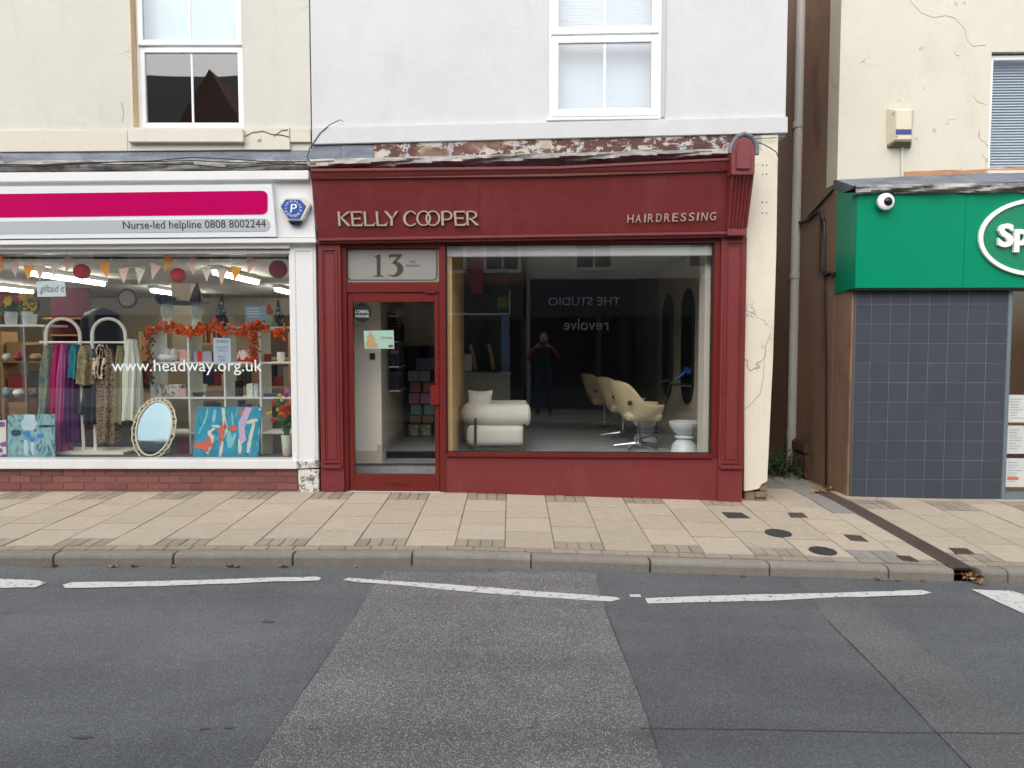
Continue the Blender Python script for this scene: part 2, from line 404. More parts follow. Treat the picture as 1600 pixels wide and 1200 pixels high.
def jag(pts, amp, n=7):
    out = []
    for i, p in enumerate(pts):
        q = pts[(i + 1) % len(pts)]
        L = max(1, int(math.dist(p, q) / 26))
        for k in range(L):
            t = k / L; a = amp if 0 < k else 0
            out.append((p[0] + (q[0] - p[0]) * t + rnd.uniform(-a, a), p[1] + (q[1] - p[1]) * t + rnd.uniform(-a, a) * .6))
    return out
def patch(name, pts, m, dz, fn=road_z, parent=None, j=0., sub=10):
    if j: pts = jag(pts, j); sub = 1
    P = gpoly(pts, fn, dz, sub); mb = MB(); n = len(P)
    bm = bmesh.new(); bm.faces.new([bm.verts.new(p) for p in P]); bmesh.ops.triangulate(bm, faces=bm.faces[:])
    for _ in range(6):
        lg = [e for e in bm.edges if e.calc_length() > .22]
        if not lg: break
        bmesh.ops.subdivide_edges(bm, edges=lg, cuts=1); bmesh.ops.triangulate(bm, faces=bm.faces[:])
    bm.verts.index_update(); mb.add([(v.co.x, v.co.y, fn(v.co.x, v.co.y) + dz) for v in bm.verts], [tuple(v.index for v in f.verts) for f in bm.faces]); bm.free()
    return mb.build(name, m, parent if parent is not None else road)
patch('chip_asphalt_patch', [(600, 893.5), (932, 897), (945, 950), (972, 1020), (1000, 1090), (1040, 1215), (1062, 1300), (300, 1300), (382, 1215), (470, 1085), (560, 955)], ASPH_L, .003, j=3.0)
patch('newer_asphalt_patch', [(934, 898.5), (1243, 905), (1290, 970), (1375, 1055), (1560, 1250), (1600, 1300), (1066, 1300), (1043, 1215), (1003, 1090), (975, 1020), (948, 950)], ASPH_D, .002, j=1.2)
patch('trench_patch', [(1247, 905), (1330, 906.5), (1370, 955), (1440, 1015), (1540, 1085), (1720, 1200), (1720, 1300), (1606, 1300), (1564, 1250), (1378, 1055), (1293, 970)], ASPH_G, .0025, j=1.2)
SEAM = mat('bitumen_seam', (.07, .071, .073, 1), .8)
for seam in ([(945, 950), (972, 1020), (1000, 1090), (1040, 1215)], [(560, 955), (470, 1085), (382, 1215)], [(1293, 970), (1378, 1055), (1564, 1250)],
             [(1000, 1139), (1200, 1141), (1400, 1146), (1640, 1147)]):
    w = .7 if seam[0][0] < 1290 or seam[0][0] == 1293 else .35; q = [(x - w, y) if abs(seam[0][0] - seam[-1][0]) < abs(seam[0][1] - seam[-1][1]) * 1.6 else (x, y - .7) for x, y in seam]
    q2 = [(x + w, y) if abs(seam[0][0] - seam[-1][0]) < abs(seam[0][1] - seam[-1][1]) * 1.6 else (x, y + .7) for x, y in seam]
    patch('seam', q + q2[::-1], SEAM, .0045, j=.9)
LINE = flake_mat('road_line_paint', (.58, .58, .545, 1), (.2, .2, .195, 1), .575, 26)
for pts in ([(-30, 905), (60, 908), (72, 912), (55, 919), (-30, 920)],
            [(98, 915), (112, 911), (250, 909), (350, 906), (494, 902), (502, 904), (498, 908), (400, 911), (250, 917), (160, 919), (102, 920)],
            [(536, 907), (545, 904), (600, 908), (700, 914), (800, 922), (900, 929), (962, 934), (970, 937), (955, 941), (900, 938), (800, 931), (700, 923), (620, 915), (560, 911)],
            [(1008, 936), (1060, 934), (1150, 931), (1280, 928), (1440, 923), (1456, 927), (1440, 931), (1290, 935), (1200, 940), (1100, 942), (1012, 944)],
            [(1518, 922), (1540, 923), (1580, 924), (1660, 948), (1800, 1000), (1800, 1036), (1660, 980), (1600, 960), (1560, 942)],
            [(983, 930), (1000, 930), (1002, 934), (985, 934)]):
    patch('line_marking', pts, LINE, .006, j=1.0)
OILM = mat('oil_stain', (.078, .081, .086, 1), .7)
for (x, y, w, h) in ((418, 972, 15, 3.5), (130, 1153, 20, 4), (320, 1139, 10, 4), (358, 1138, 10, 3), (492, 1140, 18, 4), (600, 1140, 9, 3), (830, 1138, 8, 3), (882, 1174, 5, 4)):
    patch('oil_stain', [(x + w * math.cos(k * PI / 11) * rnd.uniform(.35, 1.15), y + .7 * h * math.sin(k * PI / 11) * rnd.uniform(.3, 1.15)) for k in range(22)], OILM, .0042, sub=1)

# kerb
KERB = slab_mat('kerb_concrete', (.185, .17, .145, 1), (.29, .268, .232, 1), .12)
kerb = thing('kerb', None, None, (0, KF, 0), kind='structure')
KL = .905
kx0 = on_ground(637, 880, lambda x, y: pave_z(x, y)).x
def place(ob, x, y, z, parent, slope=True):
    ob.location = Vector((x, y, z)) - ORG[parent.name]; ob.parent = parent
    if slope: ob.rotation_euler = (math.atan((pave_z(x, y + .02) - pave_z(x, y - .02)) / .04), -math.atan((pave_z(x + .02, y) - pave_z(x - .02, y)) / .04), 0)
def kerb_mesh(L):
    m = MB(); prof = [(0, -.16), (.118, -.16), (.118, 0), (.028, 0), (.010, -.008), (.002, -.028)]
    m.prism([(-L / 2, y, z) for y, z in prof], (L, 0, 0)); me = m.mesh('kerb_stone', bevel=.004); me.materials.append(KERB); return me
km, kgap = kerb_mesh(KL - .012), None
for i in range(-9, 10):
    x = kx0 + (i + .5) * KL
    L0, L1 = x - KL / 2, x + KL / 2; gap = (3.36, 3.56)
    if L0 < gap[1] and L1 > gap[0]:
        for a, b in ((L0, gap[0]), (gap[1], L1)):
            if b - a < .06: continue
            ob = bpy.data.objects.new('kerb_stone', kerb_mesh(b - a - .008)); COL.objects.link(ob); xx = (a + b) / 2
            place(ob, xx, KF, pave_z(xx, KF), kerb); ob.rotation_euler = (0, math.atan(.03), 0)
        continue
    ob = bpy.data.objects.new('kerb_stone', km); COL.objects.link(ob)
    place(ob, x + rnd.uniform(-.003, .003), KF + rnd.uniform(-.004, .004), pave_z(x, KF) + rnd.uniform(-.003, .003), kerb)
    ob.rotation_euler = (0, -math.atan((pave_z(x + .02, KF) - pave_z(x - .02, KF)) / .04), 0)

# pavement: a bed, then every slab and paver laid on it
BED = mat('jointing_sand', (.17, .148, .12, 1), .95, .3)
SLAB = slab_mat('buff_paving', (.37, .317, .243, 1), (.45, .39, .305, 1), .075)
PAVER = slab_mat('brown_paver', (.255, .217, .17, 1), (.33, .287, .23, 1), .12)
GSLAB = slab_mat('grey_paving', (.23, .218, .2, 1), (.31, .295, .27, 1), .12)
pave = tag(sheet(pave_z, -12, 12, KF + .1, 12.5, 96, 60, -.012).build('pavement', BED), kind='structure')
def piece_mesh(name, w, l, m, t=.03):
    mb = MB(); mb.box(-w / 2, w / 2, -l / 2, l / 2, -t, 0); me = mb.mesh(name, bevel=.0035); me.materials.append(m); return me
CW, SL = .395, .445
slab_me = piece_mesh('paving_slab', CW - .006, SL - .006, SLAB); gslab_me = piece_mesh('paving_slab', CW - .006, SL - .006, GSLAB)
brick_me = piece_mesh('paver', CW / 4 - .005, .185, PAVER); kb_me = piece_mesh('paver', .196, .096, PAVER); kb_g = piece_mesh('paver', .096, .195, GSLAB)
DR = (3.38, 3.60)      # the slot drain
def lay(me, name, x, y):
    ob = bpy.data.objects.new(name, me); COL.objects.link(ob)
    place(ob, x, y, pave_z(x, y) + rnd.uniform(-.0022, .0022), pave)
    if y > 7.5: ob.rotation_euler[0] = 0
    ob.rotation_euler[0] += rnd.uniform(-.003, .003); ob.rotation_euler[1] += rnd.uniform(-.003, .003)
X0 = -.056
for i in range(-17, 17):
    xc = X0 + (i + .5) * CW
    if DR[0] - CW / 2 < xc < DR[1] + CW / 2 - .19: pass
    A = i % 2 != 0
    y = KF + .222
    alley = 2.5 < xc < 3.6
    yend = 11.2 if alley else 7.75 if xc < 2.6 else 7.9
    first = True
    while y < yend:
        if (A and first) or (A and 7.2 < y < 7.5 and not alley):
            for k in range(4): lay(brick_me if not (2.55 < xc < 3.3) else kb_g, 'paver', xc + (k - 1.5) * CW / 4, y + .1)
            y += .19; first = False; continue
        first = False
        lay(slab_me if y < 7.9 and not (3.0 < xc < 3.4 and 6.9 < y) else gslab_me, 'paving_slab', xc, y + SL / 2); y += SL
x = -6.6
while x < 6.6:
    lay(kb_me, 'paver', x, KF + .17); x += .2

# slot drain and covers
IRON = mat('rusty_iron', lin(84, 72, 66), .75, .25, 6, .2, 90, .5, 120)
dr = thing('slot_drain', 'long rusty slotted drain crossing the pavement from alley to kerb', 'drain', (3.5, 5.7, pave_z(3.5, 5.7)))
a0, a1 = on_ground(1505, 889, pave_z), on_ground(1283, 768, pave_z)
if a0.y < KF + .02: a0 += (a1 - a0) * ((KF + .02 - a0.y) / (a1.y - a0.y))
hw = .085; mb = MB(); n = 60
dx, dy = a1.x - a0.x, a1.y - a0.y; LL = math.hypot(dx, dy); ux, uy = dx / LL, dy / LL; nx, ny = -uy, ux
def dpt(t, s, dz): 
    x, y = a0.x + ux * t + nx * s, a0.y + uy * t + ny * s; return (x, y, pave_z(x, y) + dz)
for sgn in (-1, 1):
    q = sorted((sgn * hw, sgn * (hw - .02)))
    for k in range(4):
        t0, t1 = LL * k / 4 + .003, LL * (k + 1) / 4 - .003
        mb.hexa([dpt(t0, q[0], -.01), dpt(t0, q[1], -.01), dpt(t0, q[1], .009), dpt(t0, q[0], .009), dpt(t1, q[0], -.01), dpt(t1, q[1], -.01), dpt(t1, q[1], .009), dpt(t1, q[0], .009)])
mb.build('frame', IRON, dr)
mb = MB(); k = 0; t = .01
while t < LL - .02:
    mb.hexa([dpt(t, -hw + .02, -.008), dpt(t, hw - .02, -.008), dpt(t, hw - .02, .008), dpt(t, -hw + .02, .008), dpt(t + .016, -hw + .02, -.008), dpt(t + .016, hw - .02, -.008), dpt(t + .016, hw - .02, .008), dpt(t + .016, -hw + .02, .008)]); t += .031
mb.build('grating', IRON, dr)
mb = MB(); mb.hexa([dpt(0, -hw + .02, -.011), dpt(0, hw - .02, -.011), dpt(0, hw - .02, .0045), dpt(0, -hw + .02, .0045), dpt(LL, -hw + .02, -.011), dpt(LL, hw - .02, -.011), dpt(LL, hw - .02, .0045), dpt(LL, -hw + .02, .0045)])
mb.build('channel_bed', BLACK, dr)
def cover(name, pts, label, slots, roundc=False, m=DARKGREY):
    P = [on_ground(x, y, pave_z) for x, y in pts]; c = sum(P, Vector()) / len(P)
    c.z = pave_z(c.x, c.y)
    t = thing(name, label, 'drain cover', c)
    up = lambda x, y, dz: (x, y, pave_z(x, y) + dz)
    if roundc:
        rx = (P[1].x - P[0].x) / 2; mb = MB(); nn = 28
        ring = [(c.x + rx * math.cos(2 * PI * k / nn), c.y + rx * math.sin(2 * PI * k / nn)) for k in range(nn)]
        mb.prism([up(x, y, .007) for x, y in ring], (0, 0, -.02)); mb.build('plate', m, t)
        mb = MB()
        for k in range(slots):
            s = -rx + (k + .5) * 2 * rx / slots; h = math.sqrt(max(rx * rx * .8 - s * s, .0004))
            mb.hexa([up(c.x + s - .012, c.y - h, .004), up(c.x + s + .010, c.y - h, .004), up(c.x + s + .010, c.y - h, .011), up(c.x + s - .012, c.y - h, .011), up(c.x + s - .012, c.y + h, .004), up(c.x + s + .010, c.y + h, .004), up(c.x + s + .010, c.y + h, .011), up(c.x + s - .012, c.y + h, .011)])
        mb.build('rib', m, t)
    else:
        mb = MB(); mb.prism([up(p.x, p.y, .007) for p in P], (0, 0, -.02)); mb.build('plate', m, t)
        mb = MB()
        for k in range(slots):
            f0, f1 = (k + .2) / slots, (k + .75) / slots
            A_, B_, C_, D_ = P[0].lerp(P[1], f0), P[0].lerp(P[1], f1), P[3].lerp(P[2], f1), P[3].lerp(P[2], f0)
            q = [A_.lerp(D_, .1), B_.lerp(C_, .1), C_.lerp(B_, .1), D_.lerp(A_, .1)]
            mb.prism([up(p.x, p.y, .012) for p in q], (0, 0, -.008))
        mb.build('rib', m, t)
cover('square_cover', [(1128, 801), (1159, 802), (1172, 810), (1138, 810)], 'black square cover in the slabs in front of the salon corner', 5)
cover('small_cover', [(1231, 802), (1254, 802), (1262, 809), (1236, 809)], 'small brown square cover at the mouth of the alley', 3, False, IRON)
cover('round_cover', [(1197, 834), (1235, 833)], 'round ribbed cover farther from the kerb', 7, True)
cover('round_cover', [(1265, 861), (1306, 862)], 'round ribbed cover nearest the kerb', 6, True)
cover('meter_cover', [(1318, 836), (1345, 838), (1357, 847), (1330, 845)], 'brown square cover between round covers and slot drain', 4, False, IRON)
cover('kerb_grate', [(1400, 869), (1421, 870), (1436, 878), (1412, 877)], 'small slotted grate by the kerb left of the slot drain', 5, False, IRON)
cover('kerb_grate', [(1482, 857), (1510, 858), (1523, 866), (1494, 866)], 'small slotted grate right of the slot drain', 6, False, IRON)

# fallen leaves along the gutter
LEAF = [mat('dry_leaf_%d' % k, c, .8, .3, 30) for k, c in enumerate((lin(150, 104, 62), lin(120, 80, 48), lin(164, 134, 88)))]
def leaf_mesh(k):
    mb = MB(); n = 9; V = [(0, 0, .006)]
    for i in range(n):
        a = 2 * PI * i / n; r = .022 * (1 if i % 2 else .55) * rnd.uniform(.8, 1.2); V.append((r * math.cos(a), r * math.sin(a), rnd.uniform(.002, .02)))
    mb.add(V, [(0, i + 1, (i + 1) % n + 1) for i in range(n)]); me = mb.mesh('fallen_leaf', fix=False); me.materials.append(LEAF[k]); return me
lm = [leaf_mesh(k) for k in range(3)]
for i, px in enumerate([68, 86, 177, 182, 210, 272, 360, 366, 372, 440, 446, 558, 765, 1112, 1160, 1168, 1370, 1386, 1400, 1440]):
    p = on_ground(px, 886 + max(0, (px - 500)) * .0235, road_z); ob = bpy.data.objects.new('fallen_leaf', lm[i % 3]); COL.objects.link(ob)
    ob.location = (p.x, min(p.y, KF - .025), road_z(p.x, p.y) + .002); ob.rotation_euler = (rnd.uniform(-.3, .3), rnd.uniform(-.3, .3), rnd.uniform(0, 6)); s_ = rnd.uniform(.8, 1.4); ob.scale = (s_, s_, s_)
    tag(ob, 'small dry brown leaf lying in the gutter against the kerb', 'leaf', 'fallen leaves in the gutter')
for i in range(14):
    ob = bpy.data.objects.new('fallen_leaf', lm[i % 3]); COL.objects.link(ob); x = 3.46 + rnd.uniform(-.1, .14)
    ob.location = (x, KF - .02 + rnd.uniform(-.05, .09), road_z(x, 5.5) + .01 + rnd.uniform(0, .035)); ob.rotation_euler = (rnd.uniform(-.6, .6), rnd.uniform(-.6, .6), rnd.uniform(0, 6)); ob.scale = (1.3,) * 3
    tag(ob, 'brown leaf heaped in the mouth of the slot drain', 'leaf', 'leaves in the drain mouth')
for i in range(16):
    p = on_ground(rnd.uniform(1268, 1302), 764 + rnd.uniform(0, 8), pave_z); ob = bpy.data.objects.new('fallen_leaf', lm[i % 3]); COL.objects.link(ob)
    ob.location = (p.x, p.y, p.z + rnd.uniform(.004, .03)); ob.rotation_euler = (rnd.uniform(-.6, .6), rnd.uniform(-.6, .6), rnd.uniform(0, 6)); ob.scale = (1.3,) * 3
    tag(ob, 'brown leaf in the heap beside the alley wall', 'leaf', 'leaves heaped at the alley wall')
# ================================================================== charity shop (left)
def wall_with_hole(mb, fr, x0, x1, z0, z1, hx0, hx1, hz0, hz1, d1, d0):
    mb.fbox(fr, x0, hx0, z0, z1, d1, d0); mb.fbox(fr, hx1, x1, z0, z1, d1, d0)
    if hz0 > z0: mb.fbox(fr, hx0, hx1, z0, hz0, d1, d0)
    if hz1 < z1: mb.fbox(fr, hx0, hx1, hz1, z1, d1, d0)
def sash_window(fr, parent, hx0, hx1, hz0, hz1, rail_z, d, gl, rail_h=.17):
    """a white double sash: frame, two sashes with a glazing bar each, panes as sub-parts"""
    w = thing_part('window', parent)
    f = MB(); f.frame(fr, hx0, hx1, hz0, hz1, .045, d, d - .07); fo = f.build('window', UPVC, parent, .004)
    for (za, zb, dd) in ((rail_z, hz1 - .045, d - .012), (hz0 + .045, rail_z, d - .03)):
        if zb - za < .1: continue
    return fo
def thing_part(n, p): return None
def add_sash(fr, parent, x0, x1, z0, z1, d, gl, fw=.06, bar=True, name='sash'):
    f = MB(); f.frame(fr, x0, x1, z0, z1, fw, d, d - .045)
    if bar: xm = (x0 + x1) / 2; f.fbox(fr, xm - .011, xm + .011, z0 + fw, z1 - fw, d - .012, d - .03)
    so = f.build(name, UPVC, parent, .005)
    g = MB(); g.fbox(fr, x0 + fw - .005, x1 - fw + .005, z0 + fw - .005, z1 - fw + .005, d - .018, d - .024); g.build('pane', gl, so)
    gk = MB(); gk.frame(fr, x0 + fw - .004, x1 - fw + .004, z0 + fw - .004, z1 - fw + .004, .007, d - .012, d - .0175); gk.build('gasket', SIGNG, so)
    return so

cs = thing('charity_shop', 'cream rendered building with white charity shopfront and brick stall riser', 'building', (-5, 7.65, 0))
wl = FL.px(484, 100); ZT = 6.2
hx0, hx1 = FL.px(205, 100), FL.px(379, 100)
hz0 = FL.pz(300, 199)
w = MB(); wall_with_hole(w, FL, -11.5, wl, FL.pz(300, 235), ZT, hx0, hx1, hz0, 5.75, 0, -.28); w.build('wall', CREAM_L, cs)
# beige reveal on the left side of the window
r = MB(); r.fbox(FL, hx0 - .004, hx0 + .006, hz0, 5.75, .003, -.14); r.build('window_reveal', mat('beige_reveal', lin(226, 200, 160), .7), cs)
win = MB(); D = -.10
win.frame(FL, hx0 + .008, hx1, hz0, 5.75, .03, D, D - .08); wo = win.build('window', UPVC, cs, .003)
rz = FL.pz(300, 74, D)
add_sash(FL, cs, hx0 + .035, hx1 - .03, hz0 + .02, rz, D + .005, GLASSH, .055, name='lower_sash')
add_sash(FL, cs, hx0 + .035, hx1 - .03, rz + .012, 5.72, D + .028, GLASSH, .055, name='upper_sash')
MB().box(hx0 - .2, hx1 + .2, 7.93, 10.5, 2.6, 6.2).build('dark_room', mat('dark_room_paint', (.035, .035, .038, 1), .8), cs) if False else None
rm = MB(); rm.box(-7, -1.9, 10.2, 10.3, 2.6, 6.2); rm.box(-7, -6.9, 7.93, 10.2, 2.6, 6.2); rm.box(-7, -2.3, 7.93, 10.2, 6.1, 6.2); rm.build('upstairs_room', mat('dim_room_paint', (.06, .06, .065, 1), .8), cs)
bl = MB(); bl.fbox(FL, hx0 + .02, hx1 - .02, rz + .02, 5.7, -.24, -.25); bl.build('roller_blind', mat('white_blind', lin(176, 200, 210), .7), cs)
# sill, string band, crack patch
s_ = MB(); s_.rect(FL, 199, 201, 380, 222, .09, 0); s_.build('window_sill', CREAMP, cs, .006)
b = MB(); b.pan(FL, [(-200, 204), (199, 203), (199, 236), (-200, 239)], .035); b.pan(FL, [(199.2, 222), (380, 222), (380, 234), (199.2, 236)], .035); b.pan(FL, [(380.3, 200), (452, 199), (453, 234), (380.3, 234)], .037)
b.pan(FL, [(453.3, 200), (484.5, 200), (485, 222), (453.3, 222)], .03); b.build('string_course', RUSTY, cs, .004)
for pts in ([(381, 214), (395, 207), (412, 205), (424, 210), (440, 211), (452, 214)], [(428, 213), (440, 204), (450, 203)], [(190, 160), (193, 175), (191, 190)], [(1, 1)]):
    if len(pts) < 3: continue
    ck = MB()
    for a, c in zip(pts, pts[1:]): ck.pan(FL, [(a[0], a[1] - .8), (c[0], c[1] - .8), (c[0], c[1] + .8), (a[0], a[1] + .8)], .0395 if pts[0][0] > 300 else .003, .03 if pts[0][0] > 300 else 0.)
    ck.build('crack', mat('crack_shadow', (.08, .065, .05, 1), .9), cs)
# lead flashing and old lead roll
l_ = MB()
for a, c in ((-200, 2), (2.6, 262), (262.6, 487)): l_.pan(FL, [(a, 236, .01), (c, 235, .01), (c, 252, .07), (a, 253, .07)], .07, 0)
l_.build('lead_flashing', LEAD, cs)
def roll(fr, xs, ytop, ybot, d, jit, seed):
    """a crumpled strip of old lead: wavy rows"""
    q = random.Random(seed); mb = MB(); rows = 6; n = 70
    V = []
    for i in range(n + 1):
        px = xs[0] + (xs[1] - xs[0]) * i / n; f = i / n
        yt = ytop[0] + (ytop[1] - ytop[0]) * f; yb = ybot[0] + (ybot[1] - ybot[0]) * f
        wv = math.sin(i * .53 + seed) * jit * .5 + q.uniform(-jit, jit) * .6
        for k in range(rows):
            t = k / (rows - 1)
            dd = d + .05 * math.sin(t * PI) + .02 * math.sin(i * .4 + k * 1.7) + q.uniform(-.008, .008)
            V.append(fr.at(px, yt + (yb - yt) * t + wv * (.3 + t * .7), dd))
    F_ = [(i * rows + k, (i + 1) * rows + k, (i + 1) * rows + k + 1, i * rows + k + 1) for i in range(n) for k in range(rows - 1)]
    B = [Vector((p.x, fr.y(p.x, 0), p.z)) for p in V]; N = len(V)
    mb.add(V + B, F_ + [(i * rows, (i + 1) * rows, N + (i + 1) * rows, N + i * rows) for i in range(n)] + [(i * rows + rows - 1, N + i * rows + rows - 1, N + (i + 1) * rows + rows - 1, (i + 1) * rows + rows - 1) for i in range(n)])
    return mb
roll(FL, (-200, 490), (251, 250), (270, 265), .10, 1.8, 3).build('lead_roll', OLDLEAD, cs, 0, True)
cb = MB()
q = random.Random(5)
for k in range(3):
    pts = [FL.at(-60 + 60 * i, 254 + 6 * k * .6 - i * .5 + q.uniform(-2.5, 2.5) + 3 * math.sin(i * .8 + k), .178) for i in range(10)]
    cb.tube(pts, .0055, 6)
one('facade_cable', cb, BLACK, 'thin black cables sagging along the lead above the charity fascia', 'cable')
# fascia carcass, cornice, mouldings, pilaster
c = MB(); c.pan(FL, [(-200, 271), (482, 266), (482, 280), (-200, 286)], .19); c.pan(FL, [(-200, 286.3), (487, 280.3), (493, 371), (-200, 376)], .12); c.build('fascia', WPAINT, cs, .004)
c = MB(); c.pan(FL, [(-200, 376.5), (493, 371.5), (494, 379), (-200, 384)], .15); c.pan(FL, [(-200, 384.3), (452, 379.3), (452, 388), (-200, 391)], .10); c.build('architrave', WPAINT, cs, .004)
c = MB(); c.pan(FL, [(452, 379.5), (493, 379.5), (497.5, 730), (459, 730)], .07); po = c.build('pilaster', WPAINT, cs, .004)
c = MB(); c.pan(FL, [(457, 388), (489, 388), (489, 392), (457, 392)], .078, .07); c.pan(FL, [(457, 392), (460.5, 392), (466, 716), (462, 716)], .078, .07); c.pan(FL, [(485.5, 392), (489, 392), (493.5, 716), (490, 716)], .078, .07); c.build('panel_moulding', WPAINT, po, .002)
c = MB(); c.pan(FL, [(462, 722), (497, 719), (498.5, 731), (464, 733)], .10); c.build('rotten_base', FLAKE, po, .008)
c = MB(); c.pan(FL, [(465.5, 733.5), (498, 733), (498, 771), (467, 771)], .085); c.build('plinth', FLAKE, po, .006)
# shop window
zt, zb = FL.pz(200, 391, .03), FL.pz(200, 719.5, .03); xr = FL.px(458, 560, .03)
f = MB(); f.fbox(FL, -11, xr, zt - .035, zt, .05, -.05); f.fbox(FL, xr - .022, xr, zb, zt - .035, .05, -.05); f.build('window_frame', WPAINT, cs, .004)
f = MB(); f.rect(FL, -300, 719.5, 464, 733, .11, -.12); f.build('shop_window_sill', WPAINT, cs, .006)
g = MB(); g.fbox(FL, -11, xr - .02, zb - .01, zt - .03, .012, .004); go = g.build('shop_window_pane', GLASS, cs)
VIN = mat('white_vinyl', lin(226, 236, 236), .5, .02, 1, 0, 50, 0)
t = MB(); t.ftext(FL, 'www.headway.org.uk', 174, 562, 410, 586, .0145, .0128); t.build('lettering', VIN, go)
# brick stall riser: every brick
BRK = slab_mat('red_brick', lin(134, 90, 84), lin(122, 80, 75), .12); MORT = mat('mortar', lin(166, 140, 128), .9, .2)
f = MB(); z0, z1 = -.05, FL.pz(200, 733, .06); f.fbox(FL, -11, FL.px(466, 750, .06), z0, z1, .052, -.12); rs = f.build('stall_riser', MORT, cs)
bh, bw = .074, .222
bm_ = MB(); bm_.box(-bw / 2 + .004, bw / 2 - .004, 0, .05, .004, bh - .004); bme = bm_.mesh('brick', bevel=.003); bme.materials.append(BRK)
hm = MB(); hm.box(-bw / 4 + .004, bw / 4 - .004, 0, .05, .004, bh - .004); hme = hm.mesh('brick', bevel=.003); hme.materials.append(BRK)
xe = FL.px(466, 750, .06) - .003
for row in range(4):
    z = z1 - (row + 1) * bh + .001; x = xe; half = row % 2 == 1
    while x > -6.4:
        ww = bw / 2 if half else bw
        ob = bpy.data.objects.new('brick', hme if half else bme); COL.objects.link(ob); ob.parent = rs
        ob.location = Vector((x - ww / 2, FL.y(0, .062) + rnd.uniform(-.002, .002), z)) - ORG[rs.name]; x -= ww; half = False
# interior shell
IWALL = mat('shop_wall_cream', lin(196, 184, 160), .8); IFLOOR = mat('shop_carpet', (.06, .06, .065, 1), .9, .2); ICEIL = mat('shop_ceiling', lin(206, 204, 196), .85)
CX0, CX1, CY1, CZ0, CZ1 = -10.5, -2.15, 15.2, .08, 2.46
f = MB(); f.box(CX0, CX1, 7.66, CY1, CZ0 - .05, CZ0); f.build('interior_floor', IFLOOR, cs)
f = MB(); f.box(CX0, CX1, 7.66, CY1, CZ1, CZ1 + .05); f.box(CX0, CX1, 7.9, 8.1, CZ1 - .0, CZ1 + .3); f.build('interior_ceiling', ICEIL, cs)
f = MB(); f.box(CX0, CX1, CY1, CY1 + .1, CZ0, CZ1); f.box(CX0 - .1, CX0, 7.66, CY1, CZ0, CZ1); f.box(CX1, CX1 + .1, 7.72, CY1, CZ0, CZ1)
f.box(-5.25, -4.95, 11.4, 11.7, CZ0, CZ1); f.build('interior_wall', IWALL, cs)
p0 = atY(78, 430, 12.4); p1 = atY(141, 640, 12.4)
f = MB(); f.box(p0.x, p1.x, 12.4, 12.5, CZ0, CZ1); f.build('accent_wall', mat('burgundy_wall', lin(88, 26, 48), .7), cs)
f = MB(); a_ = atY(80, 500, 12.3); 
for yy in (499, 525, 560, 600, 640): q_ = atY(72, yy, 12.2); f.box(q_.x, atY(140, yy, 12.2).x, 12.1, 12.39, q_.z, q_.z + .025)
f.build('wall_shelf', mat('pine_shelf', lin(190, 150, 104), .6), cs)
f = MB(); f.box(-9.5, -2.3, 7.71, 8.05, .20, zb + .004); f.build('window_platform', mat('platform_grey', (.1, .1, .1, 1), .7), cs)
# signs
sg = thing('charity_sign', 'long white fascia sign with magenta band and grey helpline strip', 'sign', (FL.px(210, 330), FL.y(0, .2), FL.pz(210, 372)))
p = MB(); p.pan(FL, [(-200, 293, .2), (424.5, 288, .2), (432, 370, .16), (-200, 375, .16)], .18, .121); p.build('panel', SIGNW, sg, .002)
def rr(x0, y0, x1, y1, r, tilt, n=6):
    P = [(x0, y0)]
    for k in range(n + 1): w = PI / 2 * k / n; P.append((x1 - r + r * math.sin(w), y0 + r - r * math.cos(w)))
    for k in range(n + 1): w = PI / 2 * k / n; P.append((x1 - r + r * math.cos(w), y1 - r + r * math.sin(w)))
    P.append((x0, y1)); return [(x, y - tilt * x) for x, y in P]
def dsg(y): return .2 - (y - 290) / 82 * .04 + .0035
p = MB(); p.pan(FL, [(x, y, dsg(y)) for x, y in rr(-200, 303, 418, 340, 9, .0125)], .2, .15); p.build('magenta_band', MAGENTA, sg)
p = MB(); p.pan(FL, [(x, y, dsg(y)) for x, y in rr(-200, 346, 422, 366, 10, .0115)], .2, .15); p.build('grey_band', SIGNG, sg)
p = MB(); P0, P1 = FL.at(193, 361.5, dsg(361)), FL.at(415, 345, dsg(345))
p.text('Nurse-led helpline 0808 8002244', lambda u, v, k: (P0.x + u, FL.y(0, dsg(361) + .0025 + v * .075 + .0006 * k), P0.z + v + u * .0105), P1.x - P0.x, (P1.z - P0.z) * .97, 0)
p.build('lettering', INK, sg)
# alarm box
al = thing('alarm_box', 'cream six-sided alarm box with blue face on the white fascia end', 'alarm box', FL.at(460, 348, .12))
ac = FL.at(458, 325, .2)
def hexo(cx, cz, k, y): 
    P = [(-.088, .105), (.078, .105), (.15, .028), (.075, -.115), (-.06, -.115), (-.145, .028)]
    return [(cx + a * k, y, cz + b_ * k) for a, b_ in P]
m_ = MB(); m_.prism(hexo(ac.x + .012, ac.z, 1.08, FL.y(0, .19)), (0, .07, 0)); m_.build('casing', CREAMP, al, .012)
m_ = MB(); m_.prism(hexo(ac.x, ac.z - .005, .86, FL.y(0, .196)), (0, .02, 0)); m_.build('face', mat('alarm_blue', lin(40, 80, 160), .4), al, .003)
m_ = MB(); m_.prism([(ac.x - .06, FL.y(0, .185), ac.z - .125), (ac.x + .08, FL.y(0, .185), ac.z - .125), (ac.x + .05, FL.y(0, .17), ac.z - .16), (ac.x - .03, FL.y(0, .17), ac.z - .16)], (0, .05, 0)); m_.build('strobe', mat('strobe_blue', lin(22, 34, 84), .3), al)
m_ = MB(); yy = FL.y(0, .1985)
m_.text('P', lambda u, v, k: (ac.x - .03 + u + v * .12, yy - .001 * k, ac.z - .045 + v), .06, .085, 0)
